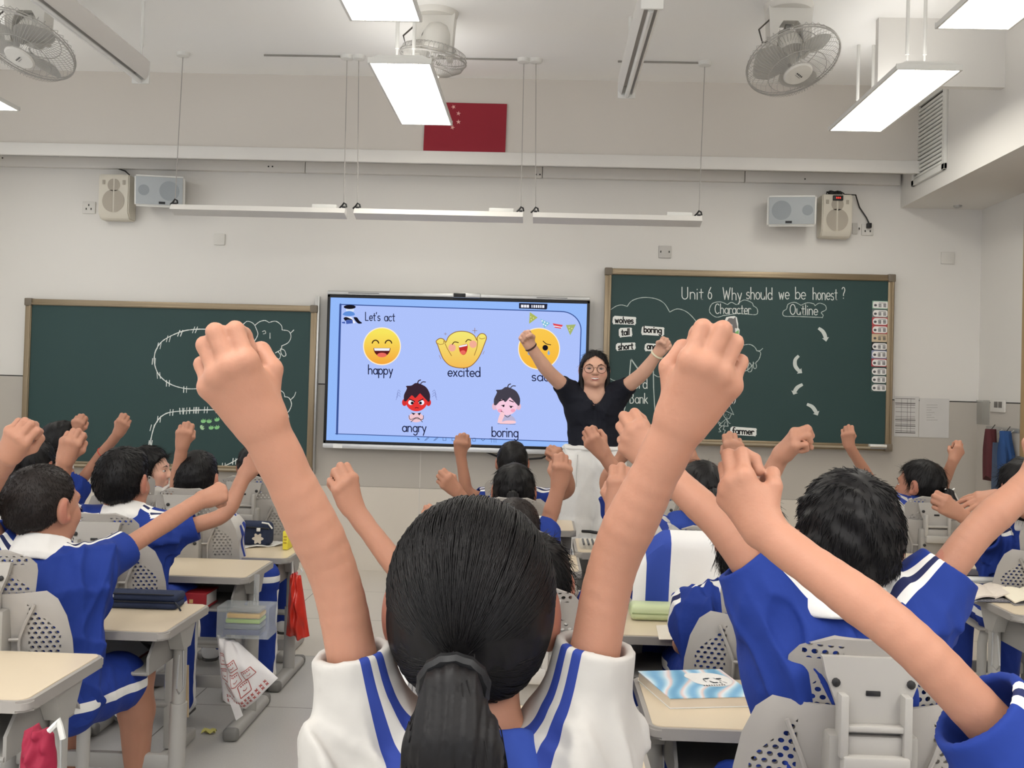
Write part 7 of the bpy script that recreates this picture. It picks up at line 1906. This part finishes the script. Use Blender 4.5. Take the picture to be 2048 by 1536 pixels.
# ---- big textbook
P = [WZ(x, y, .645) for x, y in ((1276, 1342), (1440, 1338), (1512, 1392), (1340, 1396))]
def slab(b, P, z0, z1, k=1.0):
    c_ = sum(P, Vector()) / 4; Q = [c_ + (p - c_) * k for p in P]
    lo = [b.bm.verts.new(Vector((p.x, p.y, z0))) for p in Q]; hi = [b.bm.verts.new(Vector((p.x, p.y, z1))) for p in Q]
    b._face(lo[::-1]); b._face(hi)
    for j in range(4): b._face((lo[j], lo[(j + 1) % 4], hi[(j + 1) % 4], hi[j]))
c_ = sum(P, Vector()) / 4
t = thing('textbook', 'large blue and white textbook lying on the desk before the tousle-haired boy', 'book', (c_.x, c_.y, .62))
one('pages', mat('page_edges', (214, 200, 180), .8), lambda b: slab(b, P, .622, .643, .985), t)
one('back_cover', m_paper, lambda b: slab(b, P, .6205, .6225), t)
one('cover', cover_mat('cover_waves', [(120, 176, 214), (176, 214, 232), (226, 234, 240), (232, 206, 200), (150, 198, 222), (108, 164, 200)], 3.2), lambda b: slab(b, P, .643, .645), t)
def ell(b, cu, cv, ru, rv, z):
    n = 36; pts = []
    for i in range(n):
        u = cu + ru * math.cos(2 * PI * i / n); v = cv + rv * math.sin(2 * PI * i / n)
        p = (P[0] * (1 - u) + P[1] * u) * (1 - v) + (P[3] * (1 - u) + P[2] * u) * v; pts.append((p.x, p.y, z))
    b.poly(pts)
one('title_oval', m_paper, lambda b: (ell(b, .72, .40, .24, .26, .6456), ell(b, .60, .28, .14, .14, .6458)), t, smooth=False)
def ttl(b):
    R_ = random.Random(2)
    def P2(u, v): p = (P[0] * (1 - u) + P[1] * u) * (1 - v) + (P[3] * (1 - u) + P[2] * u) * v; return Vector((p.x, p.y, .6464))
    for k in range(2):
        for _ in range(6):
            u, v = .66 + .13 * k + R_.uniform(-.04, .04), .42 + R_.uniform(-.10, .10); du, dv = R_.choice(((.05, .0), (.0, .1), (.03, .06), (.045, -.01))); w = .010
            b.poly([P2(u, v), P2(u + du + w, v + dv * .1), P2(u + du + w, v + dv + .03), P2(u, v + dv + .03)] if du > dv else [P2(u, v), P2(u + w, v), P2(u + du + w, v + dv), P2(u + du, v + dv)])
    for k in range(9): u = .55 + .03 * k; b.poly([P2(u, .60), P2(u + .016, .60), P2(u + .016, .63), P2(u, .63)])
one('title_print', mat('title_ink', (50, 58, 70), .6), ttl, t, smooth=False)
c = WZ(1500, 1368, .62); 
t = thing('pencil_pouch', 'teal blue zipped pouch against the side of the tousle-haired boy', 'pouch', c)
one('pouch_body', mat('teal_canvas', (36, 92, 128), .75, bump=.1), lambda b: rbox(b, c + Vector((.05, .04, .035)), (.12, .07, .068), .018), t)
one('zip', m_zip, lambda b: b.tube([c + Vector((-.005, .005, .055)), c + Vector((.05, .003, .058)), c + Vector((.10, .005, .055))], .003, 6), t)
# ---- green pencil case and sheet
Z = .60
a, e = WZ(1260, 1240, Z), WZ(1368, 1238, Z); y_ = a.y + .03
t = thing('pencil_case', 'pale green pencil case on the desk behind the tracksuit jacket', 'pencil case', ((a.x + e.x) / 2, y_, Z))
one('case_body', mat('pale_green_pvc', (196, 208, 164), .4, var=.05), lambda b: rbox(b, ((a.x + e.x) / 2, y_, Z + .026), (e.x - a.x, .09, .05), .016), t)
one('seam', mat('green_seam', (150, 164, 118), .5), lambda b: b.box((a.x + .005, y_ - .047, Z + .022), (e.x - .005, y_ + .047, Z + .027), .002), t)
sheets('worksheet', 'printed white worksheet on the desk with the pale green pencil case', [(1312, 1252), (1352, 1250), (1368, 1280), (1318, 1280)], Z, mat('worksheet', (222, 214, 200), .8))
# ---- clear pouch by the teacher's trousers
Z = .68; a = WZ(1182, 1098, Z)
t = thing('clear_pouch', 'clear pencil pouch with a dark strap on the desk beside the white trousers', 'pouch', a)
one('pouch_body', m_clear, lambda b: rbox(b, a + Vector((.0, .06, .025)), (.10, .18, .046), .016), t)
one('pens', m_black, lambda b: [b.tube([a + Vector((-.03 + .02 * k, -.01, .02)), a + Vector((-.03 + .02 * k, .13, .02))], .005, 6) for k in range(4)], t)
one('strap', m_black, lambda b: b.tube([a + Vector((-.03, .16, .05)), a + Vector((.0, .12, .055)), a + Vector((.06, .10, .05))], .007, 6), t)
# ---- right-hand desks
Z = .62
def book_open(pts, lab, m, th=.012):
    P = [WZ(x, y, Z + th) for x, y in pts]; c_ = sum(P, Vector()) / 4
    t = thing('open_book', lab, 'book', (c_.x, c_.y, Z), group='books on the right desk')
    def half(b, A, B, C_, D_):
        n = 8; rows = []
        for i in range(n + 1):
            u = i / n; rows.append([A.lerp(B, u).lerp(D_.lerp(C_, u), v / 4) + Vector((0, 0, -th * .6 + .010 * math.sin(PI * min(u, 1) * .9))) for v in range(5)])
        sheet_grid(b, rows, -.006)
    m1, m2 = P[0].lerp(P[1], .5), P[3].lerp(P[2], .5)
    one('left_page', m, lambda b: half(b, P[0], m1, m2, P[3]), t); one('right_page', m, lambda b: half(b, m1, P[1], P[2], m2), t)
    one('cover', mat('cover_grey', (150, 148, 150), .5), lambda b: slab(b, P, Z + .001, Z + .004, 1.04), t)
    return t
book_open([(1926, 1172), (2000, 1168), (2036, 1190), (1944, 1198)], 'open book with printed pages, left end of the book-piled desk', mat('page_print', (222, 212, 200), .8, var=.12, scale=90))
book_open([(1992, 1176), (2080, 1172), (2120, 1196), (2030, 1200)], 'open book with cream pages at the right edge of the picture', mat('page_cream', (232, 224, 204), .8, var=.03), .02)
a = WZ(1985, 1206, Z); t = thing('ruler', 'dark grey ruler lying along the near edge of the book-piled desk', 'ruler', a)
one('blade', mat('ruler_grey', (96, 96, 104), .4), lambda b: rbox(b, a + Vector((.04, .02, .004)), (.26, .03, .005), .001), t)
one('scale_marks', m_white, lambda b: [b.box(a + Vector((-.08 + .012 * k, .008, .0062)), a + Vector((-.079 + .012 * k, .008 + (.010 if k % 5 == 0 else .006), .0069))) for k in range(20)], t)
a = WZ(1962, 1170, Z); t = thing('white_case', 'slim white pen case behind the open books at the right', 'pencil case', a)
one('case_body', m_white, lambda b: rbox(b, a + Vector((0, .03, .014)), (.17, .04, .024), .009), t)
one('rim', mat('rim_grey', (140, 140, 146), .5), lambda b: b.box(a + Vector((-.082, .009, .012)), a + Vector((.082, .051, .014)), .002), t)
sheets('cream_sheet', 'single cream sheet on the desk below the white bow clip', [(1838, 1116), (1884, 1113), (1890, 1124), (1846, 1127)], Z, mat('cream_paper', (234, 224, 190), .8))
a = WZ(2046, 1168, .62); t = thing('dark_pouch', 'dark navy pouch at the right edge behind the open books', 'pouch', a)
one('pouch_body', m_navy, lambda b: rbox(b, a + Vector((.03, .05, .03)), (.14, .07, .055), .018), t); one('zip', m_zip, lambda b: b.tube([a + Vector((-.03, .012, .045)), a + Vector((.09, .012, .045))], .003, 6), t)
# ---- tracksuit jacket over the chair
m_jw = mat('jacket_white', (228, 226, 224), .75, var=.02, bump=.15, bscale=25); m_jb = mat('jacket_blue', (44, 70, 158), .75, var=.03, bump=.15, bscale=25)
YJ = 3.445
jk = thing('tracksuit_jacket', 'white tracksuit jacket with blue side panel hung over a chair back', 'jacket', (.54, YJ, .45))
def jpt(u, v):      # u across 0..1, v down 0..1
    x = .325 + .47 * u; top = .862 - .10 * max(0, (.22 - u) / .22) ** 1.3 - .12 * max(0, (u - .86) / .14) ** 1.5
    z = top - v * (top - .44)
    y = YJ - .018 * math.sin(u * 21 + v * 2.0) * v - .012 * math.sin(u * 9 + 1) * v + .06 * max(0, 1 - v / .10) ** 2 - .03 * v
    return Vector((x - .02 * v * (1 - u), y, z))
def panel(u0, u1, n):
    return lambda b: sheet_grid(b, [[jpt(u0 + (u1 - u0) * i / n + (.035 * (1 - j / 24) if u0 > .05 and i == 0 else 0) * 0, j / 24) for j in range(25)] for i in range(n + 1)], -.006)
one('sleeve_side', m_jw, panel(0, .085, 6), jk)
one('blue_panel', m_jb, panel(.085, .255, 8), jk)
one('back_panel', m_jw, panel(.255, 1, 30), jk)
one('hem_tag', m_zip, lambda b: rbox(b, jpt(.36, .62) + Vector((0, -.010, 0)), (.008, .003, .008), .001), jk)
# ---- hair clips and a wrist thread
def clip(P, off, name='hair_clip', w=.045):
    c_ = P['C'] + P['R'] @ (Vector(off) * P['hs'])
    return one(name, m_white, lambda b: (b.tube([c_ + Vector((-w / 2, 0, .008)), c_ + Vector((0, -.012, 0)), c_ + Vector((w / 2, 0, .012))], .004, 6), b.tube([c_ + Vector((-w * .4, -.004, -.012)), c_ + Vector((0, -.012, 0)), c_ + Vector((w * .4, -.002, -.006))], .0035, 6)), P['root'])
def tail(P, off, L_, w, n=500):
    p = P['C'] + P['R'] @ (Vector(off) * P['hs'])
    return ponytail(P, None, [p + Vector((0, .01, .01)), p + Vector((0, -.035, 0)), p + Vector((0, -.05, -L_ * .4)), p + Vector((0, -.045, -L_ * .75)), p + Vector((0, -.04, -L_))], [w * .5, w * .55, w, w * .9, w * .45], 4, n)
RR_t = tail(RR, (-.10, -.60, -.12), .12, .032); clip(RR, (-.10, -.66, -.06))
L7_t = tail(L7, (.05, -.60, -.0), .14, .034, 300); clip(L7, (.12, -.52, .22), w=.03)
tail(GG, (.0, -.58, .06), .05, .03, 300)
tail(B2, (.0, -.60, -.02), .13, .032, 400); tail(C3, (.0, -.60, .0), .16, .036, 500)
d = (L6['Sh'][1] - L6['C'])
a, e = W(206, 905, 5.24), W(212, 898, 5.23); dd = (e - a).normalized(); u_ = dd.orthogonal().normalized(); w_ = dd.cross(u_)
one('wrist_thread', mat('red_thread', (190, 60, 50), .7), lambda b: b.tube([a + (u_ * math.cos(x) + w_ * math.sin(x)) * .030 for x in [2 * PI * k / 20 for k in range(20)]], .0022, 6, closed=True), L6['root'])
